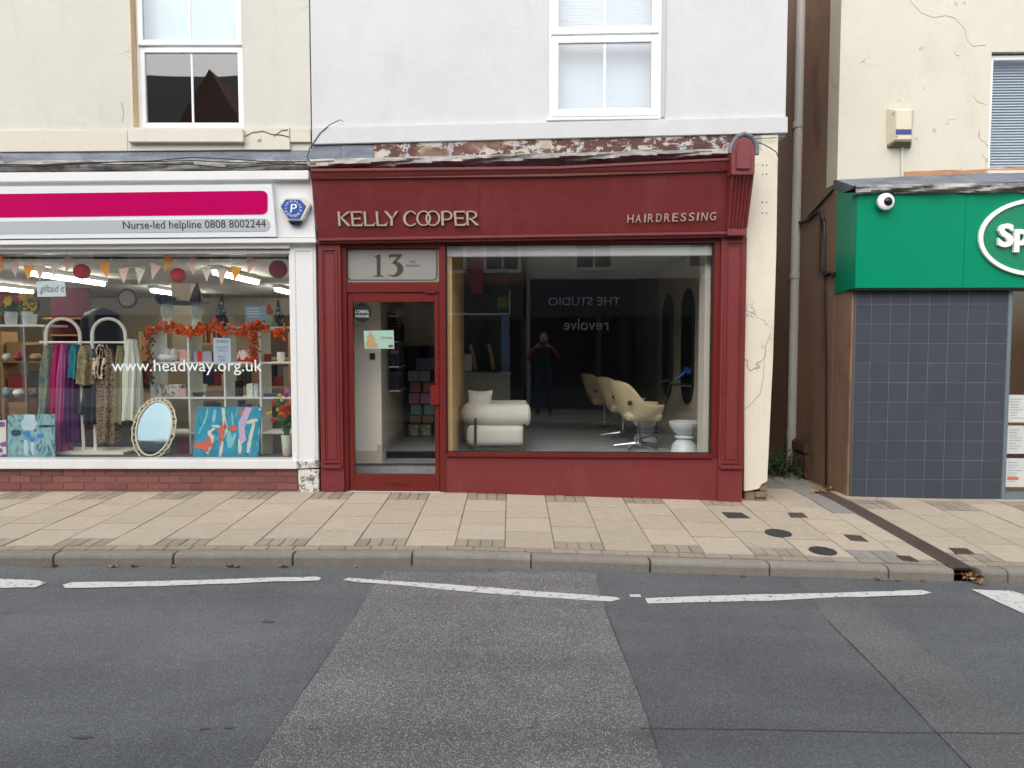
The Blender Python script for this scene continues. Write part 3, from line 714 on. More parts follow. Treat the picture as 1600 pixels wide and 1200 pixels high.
for wd, a0_, a1_ in (('PATROL', 200, 95), ('ALARM', 75, -15), ('SYSTEMS', 225, 318)):
    for i, ch in enumerate(wd):
        an = math.radians(a0_ + (a1_ - a0_) * i / (len(wd) - 1)); cx, cz = ac.x + .075 * math.cos(an), ac.z - .004 + .075 * math.sin(an)
        ro = an - PI / 2 if wd != 'SYSTEMS' else an + PI / 2
        m_.text(ch, lambda u, v, k, cx=cx, cz=cz, ro=ro: (cx + (u - .008) * math.cos(ro) - (v - .011) * math.sin(ro), yy - .001 * k, cz + (u - .008) * math.sin(ro) + (v - .011) * math.cos(ro)), .016, .022, 0)
m_.build('lettering', WHITEP, al)
# ================================================================== hair salon (middle)
hs_ = thing('hair_salon', 'white painted building with oxblood red timber shopfront', 'building', (.2, 7.55, 0))
wx0, wx1 = FS.px(485.5, 100), FS.px(1229, 100)
hx0, hx1 = FS.px(857, 100), FS.px(1034, 100); hz0 = FS.pz(945, 184)
zb_ = min(FS.pz(487, 225), FS.pz(1229, 208)) + .02
w = MB(); wall_with_hole(w, FS, wx0 + .004, wx1, zb_, ZT, hx0, hx1, hz0, 5.8, 0, -.25); w.build('wall', WHITE_UP, hs_)
w = MB(); w.fbox(FS, wx1 - .24, wx1 - .003, zb_ + .002, ZT, -.252, -2.6); w.build('side_wall', BROWN_W, hs_)
b = MB(); b.pan(FS, [(487.5, 199), (1231, 182), (1231, 207.5), (487.5, 225.5)], .05, -.1); b.build('string_course', WHITE_UP, hs_, .005)
# upstairs window, nearly flush
D = -.02
f = MB(); f.frame(FS, hx0, hx1, hz0, 5.8, .03, D, D - .1); f.build('window', UPVC, hs_, .003)
rz = FS.pz(945, 55, D)
add_sash(FS, hs_, hx0 + .03, hx1 - .03, hz0 + .02, rz - .008, D + .018, GLASSH, .07, name='lower_sash')
add_sash(FS, hs_, hx0 + .03, hx1 - .03, rz + .008, 5.77, D + .018, GLASSH, .07, name='upper_sash')
s_ = MB(); s_.fbox(FS, hx0 - .02, hx1 - .02, hz0 - .025, hz0 - .001, .03, -.05); s_.build('window_sill', UPVC, hs_, .004)
s_ = MB(); x_ = FS.px(1037, 60); s_.fbox(FS, x_ - .018, x_ + .016, FS.pz(1037, 184), ZT, .02, 0); s_.build('trunking', SIGNG, hs_, .004)
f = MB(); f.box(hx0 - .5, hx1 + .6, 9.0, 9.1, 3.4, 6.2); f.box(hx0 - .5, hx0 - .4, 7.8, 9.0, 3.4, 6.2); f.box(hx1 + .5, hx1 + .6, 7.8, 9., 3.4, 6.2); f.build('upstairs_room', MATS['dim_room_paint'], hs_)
vb = MB(); z = hz0 + .06
while z < 5.75:
    y_ = FS.y(hx0, -.2); vb.prism([(hx0 + .05, y_, z), (hx0 + .05, y_ + .007, z + .027), (hx0 + .05, y_ + .0085, z + .027), (hx0 + .05, y_ + .0015, z)], (hx1 - hx0 - .1, -.042 * (hx1 - hx0 - .1), 0)); z += .023
vbo = vb.build('venetian_blind', mat('white_slats', lin(206, 214, 224), .5), hs_); vbo['kind'] = 'stuff'
# lead and old painted band above the fascia
m_ = MB(); m_.pan(FS, [(487, 226, .02), (533, 226, .02), (533, 249, .05), (487, 250, .05)], .05, -.1); m_.pan(FS, [(533.5, 227, .025), (583, 226.5, .025), (583, 247, .055), (533.5, 248, .055)], .05, -.1); m_.build('lead_flashing', LEAD, hs_)
m_ = MB(); m_.pan(FS, [(583.4, 224.5), (1190, 208.5), (1190, 236), (583.4, 252)], .03, -.1); m_.build('old_fascia_band', PEEL, hs_)
roll(FS, (484, 1150), (249, 232), (263, 243), .20, 1.6, 8).build('lead_roll', OLDLEAD, hs_, 0, True)
# fascia, canted outwards at the top
c = MB(); c.pan(FS, [(485, 263.5, .34), (870, 259.5, .34), (1146, 246, .34), (1146, 250, .34), (870, 264, .34), (485, 268, .34)], .34, .0); c.build('cornice_cap', RED, hs_, .004)
c = MB(); c.pan(FS, [(484, 268.2, .33), (870, 264.2, .33), (1145, 250.3, .33), (1145, 267, .29), (870, 276, .29), (485, 280, .29)], .33, .0); c.build('cornice', RED, hs_, .006)
c = MB(); c.pan(FS, [(486, 279, .27), (1143, 266, .27), (1136, 361, .10), (497, 371, .10)], .2, .0); fa = c.build('fascia', RED, hs_, .003)
c = MB(); c.pan(FS, [(746.5, 275, .2745), (747.5, 275, .2745), (747.5, 368, .1045), (746.5, 368, .1045)], .27, .09); c.build('board_joint', mat('joint_red', lin(132, 62, 62), .5), fa)
c = MB(); c.pan(FS, [(497, 371.2), (1137, 361.2), (1137, 366), (497, 376.5)], .16, .0); c.pan(FS, [(497, 376.7), (1137, 366.2), (1137, 370), (497, 380.5)], .13, 0); c.build('architrave', RED, hs_, .004)
# letters
def dF(py): return .27 - (py - 272) / 94 * .17
sgn = thing('salon_name_sign', 'raised champagne metal letters reading KELLY COOPER on the red fascia', 'sign', FS.at(636, 352, .12))
def zp(x, y):
    px, py = 520 + x / 6.667, 320 + y / 6.667; p = FS.at(px, py, dF(py) + .03); return p
OFF = Vector((0, .028, 0))
def letter(polys, rings=()):
    mb = MB()
    for P in polys: mb.prism([zp(x, y) for x, y in P], OFF)
    for (cx, cy, rx, ry, tx, ty, ox, a0, a1) in rings:
        mb.ellring(lambda u, v: zp(u, v), (cx, cy), (rx, ry), (rx - tx, ry - ty, cx + ox, cy), math.radians(a0), math.radians(a1), OFF)
    mb.build('letter', LETTER, sgn)
def Epoly(o, dy=0):
    P = [[(185, 70), (208, 70), (220, 220), (199, 220)], [(208.5, 68), (300, 67), (307, 101), (290, 80), (209, 82)], [(213.5, 137), (270, 137), (286, 128), (286, 160), (270, 150), (214.5, 150)], [(219.5, 206), (292, 206), (317, 184), (305, 222), (220.5, 222)]]
    return [[(x + o, y + dy) for x, y in q] for q in P]
letter([[(48, 70), (71, 70), (81, 220), (60, 220)], [(150, 70), (183, 70), (98, 131), (92, 142), (76.5, 133)], [(77, 137), (100, 133), (187, 219), (155, 221)]])
letter(Epoly(0))
Lp = [[(318, 70), (342, 70), (351, 220), (330, 220)], [(351, 207), (415, 206), (446, 179), (430, 221), (352, 221)]]
letter(Lp); letter([[(x + 127, y - 1) for x, y in q] for q in Lp])
letter([[(533, 66), (563, 66), (620, 132), (624, 145), (624, 216), (600, 216), (600, 148)], [(652, 69), (683, 64), (625, 140), (620.5, 131)]])
letter([], [(808, 143, 76, 80, 22, 11, 4, 42, 322)])
letter([], [(946, 140, 76, 79, 20, 11, 0, 0, 360)]); 
OFF = Vector((0, .025, 0)); letter([], [(1042, 140, 77, 79, 20, 11, 0, 0, 360)]); OFF = Vector((0, .028, 0))
letter([[(1128, 66), (1153, 66), (1157, 216), (1133, 216)], [(1153.5, 64), (1182, 63), (1182, 75), (1154, 76)], [(1155, 147), (1182, 148), (1182, 160), (1155.5, 160)]], [(1182, 111.5, 66, 48.5, 22, 12, 0, -90, 90)])
letter(Epoly(1073, -4))
letter([[(1388, 66), (1412, 66), (1415, 214), (1394, 214)], [(1412.5, 63), (1442, 62), (1442, 73), (1413, 75)], [(1414, 140), (1442, 138), (1452, 149), (1522, 211), (1492, 215), (1432, 155), (1414.5, 151)]], [(1442, 104, 62, 42, 22, 11, 0, -90, 78)])
sg2 = thing('hairdressing_sign', 'small raised letters reading HAIRDRESSING at the right of the red fascia', 'sign', FS.at(1050, 346, .12))
xs = 980
P0, P1 = FS.at(980, 348, dF(348) + .02), FS.at(1121, 333.5, dF(333) + .02)
Lw = (P1.x - P0.x) / 12
for i, ch in enumerate('HAIRDRESSING'):
    wd = {'I': .014, 'H': .058, 'N': .058, 'G': .058}.get(ch, .052)
    ux_ = [0, .079, .160, .196, .275, .353, .430, .508, .586, .664, .705, .785][i] * (P1.x - P0.x) / .853
    mb = MB(); zz = P0.z + ux_ * .022
    mb.text(ch, lambda u, v, k: (P0.x + ux_ + u, FS.y(P0.x + ux_ + u, dF(348) + .012 + .012 * k + v * .4), zz + v), wd * (P1.x - P0.x) / .853, .075, 0); mb.build('letter', LETTER, sg2)
# console bracket at the right end
cn = MB(); 
cn.pan(FS, [(1143, 273), (1143, 244), (1146, 228), (1153, 217), (1163, 213), (1173, 217), (1179, 228), (1180, 244), (1179, 273)], .42, .0); co_ = cn.build('console', RED, hs_, .006)
cn = MB(); cn.pan(FS, [(1151, 264), (1151, 232), (1155, 221), (1162, 217), (1168, 221), (1173, 232), (1173, 264)], .445, .42); cn.build('console_panel', RED, co_, .006)
cn = MB(); n = 10; A = []
for i in range(n + 1):
    t = i / n; d = .38 - .22 * (t ** .8); y = 273.5 + (357 - 273.5) * t
    A.append((FS.at(1142.5 - 6 * t, y, d), FS.at(1178 - 10.5 * t, y, d)))
V = []; 
for a, c_ in A:
    for k in range(25):
        p = a.lerp(c_, k / 24); p.y -= .016 * abs(math.sin(k / 24 * PI * 6)); V.append(p)
B_ = [Vector((p.x, FS.y(p.x, .02), p.z)) for p in V]
N = len(V); Fc = [(i * 25 + k, i * 25 + k + 1, (i + 1) * 25 + k + 1, (i + 1) * 25 + k) for i in range(n) for k in range(24)]
Fc += [(i * 25, (i + 1) * 25, N + (i + 1) * 25, N + i * 25) for i in range(n)] + [(i * 25 + 24, N + i * 25 + 24, N + (i + 1) * 25 + 24, (i + 1) * 25 + 24) for i in range(n)]
cn.add(V + B_, Fc); cn.build('fluted_scroll', RED, co_, 0, False)
cn = MB(); cn.pan(FS, [(1137, 357.5), (1167, 357.5), (1167, 368), (1137, 368)], .19, .0); cn.build('console_foot', RED, co_, .005)
ld = MB(); pts = [FS.at(x, y, .38) for x, y in ((1141, 240), (1144, 226), (1152, 214), (1163, 209.5), (1174, 214), (1182, 226), (1182, 242))]; ld.tube(pts, .024, 8); ld.build('lead_cap', LEAD, co_, 0, True)
# pilasters
def pilaster(px0, px1, ytop, ybot, ybase, base_l, base_r):
    m = MB(); x0, x1 = FS.px(px0, 560, .09), FS.px(px1, 560, .09); z1, z0, zz = FS.pz(px0, ytop, .09), FS.pz(px0, ybot, .09), FS.pz(px0, ybase, .1) - .06
    m.fbox(FS, x0, x1, z0, z1, .09, -.05); po = m.build('pilaster', RED, hs_, .005)
    m = MB(); iw = .045
    m.frame(FS, x0 + .03, x1 - .03, z0 + .05, z1 - .05, .02, .105, .09); m.frame(FS, x0 + .06, x1 - .06, z0 + .09, z1 - .085, .012, .098, .09); m.build('panel_moulding', RED, po, .004)
    m = MB(); m.fbox(FS, x0 + .012, x1 - .012, z0 - .002, z0 + .035, .115, .09); m.build('panel_foot', RED, po, .005)
    m = MB(); m.fbox(FS, x0 - .004, x1 + base_r, zz, z0 - .001, .082, -.05); m.build('pilaster_base', RED, po, .004)
pilaster(499, 534, 381, 731, 770, 0, .008); pilaster(1125, 1164, 369, 732, 787, 0, -.002)
# shopfront frame members (glass plane d = 0)
zF1 = FS.pz(690, 381, .03)
xd0, xd1 = FS.px(544, 600, .03), FS.px(687, 600, .03); xw0, xw1 = FS.px(697, 560, .03), FS.px(1113, 560, .03)
f = MB(); zdoor = FS.pz(610, 457, .03); zd0 = FS.pz(610, 767, .03); zfl0, zfl1 = FS.pz(610, 441, .03), FS.pz(610, 388, .03)
f.fbox(FS, FS.px(535, 600, .03), xd0, -.06, zF1, .05, -.08); f.fbox(FS, xd1, xw0, -.06, zF1, .05, -.08)
f.fbox(FS, xd0, xd1, zdoor, zfl0, .045, -.06); f.fbox(FS, xd0, xd1, zfl1, zF1, .045, -.06)
zw1, zw0 = FS.pz(905, 381, .03), FS.pz(905, 708, .03)
f.fbox(FS, xw1, FS.px(1126, 560, .03), -.1, zw1 + .03, .05, -.08); f.fbox(FS, xw0, xw1, zw1, zw1 + .05, .045, -.06); f.build('shopfront_frame', REDD, hs_, .004)
f = MB(); f.fbox(FS, xw0, xw1, zw0 - .04, zw0, .09, -.06); f.build('shop_window_sill', REDD, hs_, .006)
f = MB(); f.fbox(FS, xw0, FS.px(1159, 740, .06), -.22, zw0 - .041, .06, -.06); f.build('stall_riser', RED, hs_, .004)
f = MB(); f.frame(FS, xw0, xw1, zw0, zw1, .012, .012, -.005); f.build('glazing_bead', GASKET, hs_)
f = MB(); f.fbox(FS, xw0 - .004, xw1 + .004, zw0 - .004, zw1 + .004, .004, -.004); f.build('shop_window_pane', GLASSR, hs_)
# fanlight with the number
FROST = NT('etched_glass'); FROST.b.inputs['Base Color'].default_value = lin(168, 168, 164); FROST.set(None, .16, 0, .8); ft = FROST.n('ShaderNodeBsdfTransparent'); fx = FROST.n('ShaderNodeMixShader'); fx.inputs[0].default_value = .35; FROST.l(FROST.b.outputs[0], fx.inputs[1]); FROST.l(ft.outputs[0], fx.inputs[2]); FROST.l(fx.outputs[0], FROST.out.inputs[0]); FROST = FROST.m
f = MB(); f.fbox(FS, xd0, xd1, zfl0, zfl1, .004, -.004); fl = f.build('fanlight_pane', FROST, hs_)
CLEARB = mat('bronze_print', lin(72, 58, 48), .4, 0)
def fz(x, y): return FS.at(500 + x / 5.714, 370 + y / 5.714, .0065)
f = MB(); o_ = Vector((0, .002, 0))
for P in ([(505, 168), (538, 152), (540, 345), (508, 345)], [(478, 180), (504.5, 165), (504.5, 180)], [(482, 345.5), (566, 345.5), (566, 355), (482, 355)], [(615, 156), (733, 156), (733, 166), (672, 232), (640, 240), (690, 180), (632, 180), (617, 196)]): f.prism([fz(x, y) for x, y in P], o_)
f.ellring(fz, (660, 287), (84, 68), (50, 53, 640, 290), math.radians(-80), math.radians(130), o_)
f.build('number_13', CLEARB, fl)
f = MB()
for tx, x0, x1, y0, y1 in (('THE', 800, 850, 214, 234), ('SQUARE', 768, 888, 248, 268)):
    a, b2 = fz(x0, y1), fz(x1, y0); f.text(tx, lambda u, v, k: (a.x + u, a.y - .042 * u, a.z + v), b2.x - a.x, b2.z - a.z, 0)
f.build('lettering', CLEARB, fl)
f = MB(); R0 = [(238, 108), (1048, 108), (1048, 388), (238, 388)]
def rrz(x0, y0, x1, y1, r, n=5):
    P = []
    for cx, cy, a in ((x1 - r, y0 + r, -90), (x1 - r, y1 - r, 0), (x0 + r, y1 - r, 90), (x0 + r, y0 + r, 180)):
        for k in range(n + 1): w = math.radians(a + 90 * k / n); P.append((cx + r * math.cos(w), cy + r * math.sin(w)))
    return P
a, b2 = rrz(238, 106, 1048, 390, 44), rrz(248, 114, 1038, 382, 36); n = len(a)
V = [fz(*p) for p in a] + [fz(*p) for p in b2]; V2 = [v + o_ for v in V]
f.add(V + V2, [(i, (i + 1) % n, n + (i + 1) % n, n + i) for i in range(n)]); f.build('outline', CLEARB, fl)
# door
dx0, dx1 = xd0 + .006, xd1 - .006; gz0, gz1 = FS.pz(610, 741, .02), FS.pz(610, 472, .02); gx0, gx1 = FS.px(553, 600, .02), FS.px(679.5, 600, .02)
f = MB(); f.fbox(FS, dx0, gx0, zd0, zdoor - .008, .03, -.025); f.fbox(FS, gx1, dx1, zd0, zdoor - .008, .03, -.025); f.fbox(FS, gx0, gx1, gz1, zdoor - .008, .03, -.025); f.fbox(FS, gx0, gx1, zd0, gz0, .03, -.025); do = f.build('door', REDD, hs_, .003)
f = MB(); f.fbox(FS, gx0 - .004, gx1 + .004, gz0 - .004, gz1 + .004, .004, -.004); f.build('pane', GLASSD, do)
f = MB(); f.rect(FS, 595, 747, 640, 758, .038, .03); f.build('letter_plate', REDD, do, .003)
f = MB(); f.rect(FS, 598, 749.5, 637, 755.5, .043, .038); f.build('letter_flap', REDD, do, .002)
f = MB(); f.rect(FS, 672.5, 602, 687, 633, .06, .03); f.build('handle_plate', mat('bright_red_plastic', lin(110, 32, 28), .35), do, .006)
f = MB(); f.rect(FS, 680, 563, 686.5, 576, .034, .03); f.build('lock', REDD, do, .003)
f = MB(); f.rect(FS, 682.3, 566, 684.3, 573, .036, .034); f.build('keyhole', STEEL, do)
f = MB(); f.rect(FS, 664, 455, 680, 458.5, .052, .045); f.build('closer', REDD, do, .002)
f = MB(); f.fbox(FS, xd0 - .03, xd1 + .03, -.04, zd0 - .004, .06, -.3); f.build('threshold', mat('pale_threshold', lin(205, 205, 205), .6), hs_, .003)
# stickers in the door
st = thing('round_sticker', 'round black sticker with white lettering inside the door glass', 'sticker', FS.at(565, 503, -.01))
p = FS.at(565.5, 488.5, -.0075); f = MB(); f.prism([(p.x + .098 * math.cos(k * PI / 16), FS.y(p.x + .098 * math.cos(k * PI / 16), -.0075), p.z + .098 * math.sin(k * PI / 16)) for k in range(32)], (0, .0015, 0)); f.build('disc', BLACK, st)
f = MB(); f.ftext(FS, "L'OREAL", 555, 484, 577, 489.5, -.0062, -.0073); f.ftext(FS, 'PROFESSIONNEL', 555, 492, 577, 496, -.0062, -.0073); f.build('lettering', VIN, st)
st = thing('mint_poster', 'pale green landscape poster with a beige tree inside the door glass', 'poster', FS.at(592, 545, -.01))
f = MB(); f.pan(FS, [(568, 517), (615, 516), (616, 545), (570, 544.5)], -.0075, -.009); f.build('sheet', mat('mint_paper', lin(176, 212, 196), .6), st)
f = MB(); f.pan(FS, [(578.5, 518), (587, 530), (583, 530), (592, 541), (588, 543.5), (572, 543), (571, 537), (576, 530), (572, 529)], -.0065, -.0074); f.build('tree_print', mat('kraft_print', lin(196, 164, 122), .6), st)
f = MB(); f.ftext(FS, 'Christmas', 594, 525, 613, 530, -.0065, -.0074); f.pan(FS, [(607, 539), (614, 539), (614, 543), (607, 543)], -.0065, -.0074); f.build('lettering', mat('bronze_ink', lin(120, 96, 66), .5), st)
# white pier on the right with a broken foot
p0 = FS.px(1163, 500, .03); pier = MB(); pier.pan(FS, [(1162, 212), (1216, 210), (1213, 400), (1208, 560), (1199, 752), (1190, 757), (1186, 764), (1176, 766), (1163, 768)], .03, -.5); pier.build('pier', CREAM_P, hs_, .004)
pc = MB(); 
for a, c_ in zip([(1205, 520), (1197, 538), (1194, 560), (1193, 590), (1188, 615), (1175, 630), (1163, 640)], [(1197, 538), (1194, 560), (1193, 590), (1188, 615), (1175, 630), (1163, 640)]):
    pc.pan(FS, [(a[0] - .5, a[1] - .3), (c_[0] - .5, c_[1] - .3), (c_[0] + .5, c_[1] + .3), (a[0] + .5, a[1] + .3)], .032, .02)
pc.build('crack', mat('hairline_crack', lin(172, 163, 146), .9), hs_)
STONE = mat('exposed_stone', lin(128, 112, 94), .9, .35, 8, .2, 60, .8, 60)
pf = thing_base = None
for (a, b_, c_, d_) in ((1164, 767, 1180, 790), (1180.5, 768, 1199, 778), (1181, 778.5, 1198, 792), (1187, 758, 1199, 767.5)):
    f = MB(); f.rect(FS, a, b_, c_, d_, .012 + rnd.uniform(-.01, .01), -.3); f.build('exposed_brick', STONE, hs_, .008)
hl = MB()
for cx, cy in ((1192, 258), (1198, 258), (1192, 272), (1198, 272), (1191, 316), (1198, 316), (1191, 333), (1198, 333)): hl.pan(FS, [(cx - .9, cy - .9), (cx + .9, cy - .9), (cx + .9, cy + .9), (cx - .9, cy + .9)], .0325, .0)
hl.build('screw_hole', MATS['crack_shadow'], hs_)
wi = MB(); wi.tube([FS.at(x, y, .10) for x, y in ((1180, 222), (1192, 225), (1205, 232), (1213, 238), (1216, 246), (1216, 262))], .005, 6)
wi.tube([FS.at(x, y, .06) for x, y in ((880, 247), (960, 240), (1060, 230), (1140, 219), (1180, 217), (1214, 215))], .004, 6)
one('loose_wire', wi, DARKGREY, 'thin loose wire trailing over the old band to the white pier', 'wire')
wi = MB(); wi.tube([FS.at(x, y, .055) for x, y in ((489, 224), (500, 208), (515, 195), (532, 187), (536, 190))], .0045, 6); wi.tube([FS.at(x, y, .12) for x, y in ((489, 224), (484, 232), (480, 246), (486, 258))], .006, 6)
one('wall_wire', wi, DARKGREY, 'short dark wire curling up the white wall at the party line', 'wire')
# ---------------- salon interior shell
SZ = .30
PLASTER = mat('salon_plaster', lin(238, 233, 221), .8); SFLOOR = mat('grey_vinyl_floor', lin(168, 168, 168), .38, .12, 2.5, .05); SDARK = mat('black_back_wall', (.11, .113, .12, 1), .6)
f = MB(); f.box(-.62, 2.2, 7.62, 13.2, SZ - .08, SZ); f.box(-2.0, -.62, 8.4, 13.2, SZ - .08, SZ); f.build('interior_floor', SFLOOR, hs_)
f = MB(); f.box(-2.05, 2.6, 7.7, 13.2, 2.66, 2.72); f.build('interior_ceiling', mat('salon_ceiling', lin(196, 194, 188), .8), hs_)
f = MB(); f.box(-2.05, 2.6, 13.2, 13.3, SZ, 2.66); f.box(-.75, -.05, 11.3, 11.4, SZ + .9, 2.66); f.build('back_wall', SDARK, hs_)
f = MB(); f.box(2.2, 2.3, 7.7, 13.2, SZ - .1, 2.66); f.build('right_wall', mat('taupe_wall', lin(160, 149, 132), .8), hs_)
rw = MB(); y = 7.95
while y < 11: rw.box(2.165, 2.2, y, y + .028, SZ, 2.6); y += .05
ro_ = rw.build('ribbed_panel', mat('ribbed_taupe', lin(186, 174, 154), .7), hs_); ro_['kind'] = 'stuff'
f = MB(); f.box(2.0, 2.198, 7.66, 7.9, SZ, 2.66); f.build('window_return', PLASTER, hs_)
# blind head
bh_ = MB(); bh_.rect(FS, 698, 383, 1113, 392, -.03, -.09); bh_.rect(FS, 698, 392.2, 1113, 399, -.025, -.095)
one('roller_blind', bh_, WHITEP, 'white blind cassette along the top of the salon window', 'blind', None, .006)
# timber slat partition
part = thing('slatted_partition', 'pale oak slatted partition at the left inside the salon window', 'partition', (-.64, 8.7, SZ))
f = MB(); f.box(-.70, -.66, 7.72, 9.75, SZ, 2.66); f.build('backing_panel', mat('oak_backing', lin(110, 84, 54), .7), part)
OAK = mat('pale_oak', lin(226, 190, 132), .55, .12, 3, .1, 40, .1, rv=.25)
sme = MB(); sme.box(-.0125, .0125, -.017, .017, 0, 2.36); sme = sme.mesh('slat', bevel=.002); sme.materials.append(OAK)
y = 7.76
while y < 9.74:
    ob = bpy.data.objects.new('slat', sme); COL.objects.link(ob); ob.parent = part; ob.location = Vector((-.6465, y, SZ)) - ORG[part.name]; y += .05
f = MB(); f.box(-.72, -.62, 7.64, 7.715, SZ - .2, 2.66); f.build('end_post', OAK, part, .003)
# entry: walls, steps
f = MB(); f.box(-2.0, -1.86, 7.7, 8.4, -.1, 2.66); f.build('lobby_wall', PLASTER, hs_, .003)
p = atY(600, 600, 8.3); f = MB(); f.box(-1.86, p.x, 8.12, 8.42, -.1, 2.66); f.box(p.x - .1, p.x - .002, 8.42, 9.95, SZ, 2.66); f.box(-1.45, -.7, 9.95, 10.05, SZ, 2.66); f.build('lobby_pier', PLASTER, hs_, .004)
f = MB(); f.box(-1.86, p.x + .006, 8.105, 8.119, -.1, SZ + .05); f.box(p.x - .05, p.x + .008, 8.10, 8.42, SZ + .052, SZ + .12); f.box(p.x - .0015, p.x + .012, 8.425, 9.95, SZ, SZ + .12); f.build('skirting', mat('skirting_paint', lin(198, 190, 172), .5), hs_, .002)
STEP = mat('marbled_step', lin(150, 152, 154), .45, .3, 14, .15, 60)
f = MB(); f.box(-1.86, -.7, 8.0, 8.4, .0, .215); f.box(-1.49, -.7, 8.4, 8.46, .0, SZ - .002); f.build('step', STEP, hs_, .006)
f = MB(); f.box(-1.86, -.7, 7.985, 8.02, .2155, .226); f.box(-1.49, -.7, 8.385, 8.41, SZ, SZ + .008); f.build('step_nosing', DARKGREY, hs_)
f = MB(); f.box(-1.86, -.7, 7.62, 8.0, -.08, .10); f.build('entrance_mat', mat('door_mat', (.03, .03, .032, 1), .95, .3, 80), hs_)
# ================================================================== optician (right) and the alley
op = thing('optician_shop', 'cream rendered building with green fascia and grey tiled shopfront', 'building', (4.6, 7.78, -.1))
UP = -.43                                    # the upstairs wall stands back from the shopfront
ux0 = FR.px(1310, 200, UP)
wz0 = FR.pz(1400, 278, UP) - .05
hx0, hz0, hz1 = FR.px(1546, 180, UP), FR.pz(1570, 268, UP), FR.pz(1570, 81, UP)
w = MB(); wall_with_hole(w, FR, ux0, 9.5, wz0, ZT + .6, hx0, hx0 + .95, hz0, hz1, UP, UP - .28); w.build('wall', CREAM_R, op)
sx = FR.px(1331, 700, 0)                     # ground-floor corner
side = MB(); side.box(ux0 + .004, ux0 + .3, FR.y(ux0, UP) + .003, 13.5, -.3, ZT + .6); side.box(ux0 - .035, ux0 + .003, 9.35, 13.5, -.3, ZT + .6)
side.box(ux0 + .006, sx - .004, FR.y(sx, 0) + .02, FR.y(ux0, UP) + .002, -.3, FR.pz(1320, 450, 0)); side.build('side_wall', BROWN_W, op, .004)
end = MB(); end.box(1.6, 6, 13.5, 13.7, -.3, 6); end.build('alley_end_wall', BROWN_W, op)
for pts in ([(1400, -30), (1428, 8), (1440, 20), (1458, 27), (1478, 24), (1492, 28), (1503, 40), (1508, 46)], [(1508, 46), (1511, 62), (1520, 72), (1540, 70)], [(1520, 148), (1526, 158), (1540, 163)], [(1534, 240), (1540, 250), (1541, 262)], [(1491, 82), (1494, 86), (1500, 87)]):
    pc = MB()
    for a, c_ in zip(pts, pts[1:]): pc.pan(FR, [(a[0], a[1] - .4), (c_[0], c_[1] - .4), (c_[0] + .3, c_[1] + .4), (a[0] + .3, a[1] + .4)], UP + .003, UP - .02)
    pc.build('crack', MATS['hairline_crack'], op)
# upstairs window with slats
D = UP - .05
f = MB(); f.frame(FR, hx0 + .005, hx0 + .945, hz0 + .004, hz1 - .02, .05, D, D - .07); wo = f.build('window', UPVC, op, .004)
g = MB(); g.fbox(FR, hx0 + .05, hx0 + .9, hz0 + .05, hz1 - .065, D - .03, D - .036); g.build('pane', GLASSH, wo)
vb = MB(); z = hz0 + .06
while z < hz1 - .08: y_ = FR.y(hx0, D - .11); vb.prism([(hx0 + .055, y_, z), (hx0 + .055, y_ + .022, z + .02), (hx0 + .055, y_ + .022, z + .0215), (hx0 + .055, y_, z + .0015)], (.83, -.025, 0)); z += .030
vbo = vb.build('venetian_blind', MATS['white_slats'], op); vbo['kind'] = 'stuff'
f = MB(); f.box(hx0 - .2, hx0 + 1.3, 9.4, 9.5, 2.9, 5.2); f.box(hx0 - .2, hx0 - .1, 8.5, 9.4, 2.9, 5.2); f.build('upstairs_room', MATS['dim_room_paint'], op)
f = MB(); f.fbox(FR, hx0 - .03, hx0 + 1, hz0 - .035, hz0 + .002, UP + .05, UP - .05); f.build('window_sill', CREAMP, op, .005)
f = MB(); f.pan(FR, [(1408, 228), (1412, 228), (1412, 276), (1408, 276)], UP + .02, UP); f.build('conduit', CREAMP, op, .003)
# lead roof over the shopfront, ragged plaster edge
f = MB(); f.pan(FR, [(1306, 281, UP), (1408, 276, UP), (1600, 268, UP), (1760, 261, UP), (1760, 284, .0), (1600, 284, .0), (1338, 292, .0)], -.2, -.5); f.build('lead_flashing', LEAD, op)
q = random.Random(4); f = MB(); P = [(1408, 269)] + [(1408 + 14 * i, 269 - i * .55 + q.uniform(-1.2, 1.2)) for i in range(1, 26)]; P += [(1760, 262), (1408, 276.5)]; f.pan(FR, P, UP + .004, UP - .02); f.build('exposed_edge', mat('exposed_brick_edge', lin(176, 132, 104), .9, .3, 12), op)
roll(FR, (1337, 1760), (289, 283), (303, 298), .12, .9, 15).build('lead_roll', OLDLEAD, op, 0, True)
# green fascia
gx0 = FR.px(1338, 380, .1); gz0, gz1 = FR.pz(1400, 450, .1), FR.pz(1400, 300.5, .1)
f = MB(); jx = FR.px(1507, 380, .1)
f.fbox(FR, gx0, jx - .001, gz0, gz1, .1, -.05); f.fbox(FR, jx + .001, 9, gz0, gz1, .1, -.05); f.build('fascia', GREEN, op, .002)
f = MB(); f.hexa([(gx0 - .003, FR.y(gx0, .097), gz0), (gx0 + .02, FR.y(gx0, .09), gz0), (gx0 + .02, FR.y(gx0, .09), gz1), (gx0 - .003, FR.y(gx0, .097), gz1), (ux0 + .0, FR.y(ux0, UP) - .005, gz0 - .03), (ux0 + .03, FR.y(ux0, UP) - .005, gz0 - .03), (ux0 + .03, FR.y(ux0, UP) - .005, gz1 + .10), (ux0 + .0, FR.y(ux0, UP) - .005, gz1 + .10)]); f.build('fascia_return', GREEN, op)
f = MB(); f.fbox(FR, gx0, 9, gz0 - .02, gz0 - .001, .085, -.1); f.build('fascia_trim', BLACK, op)
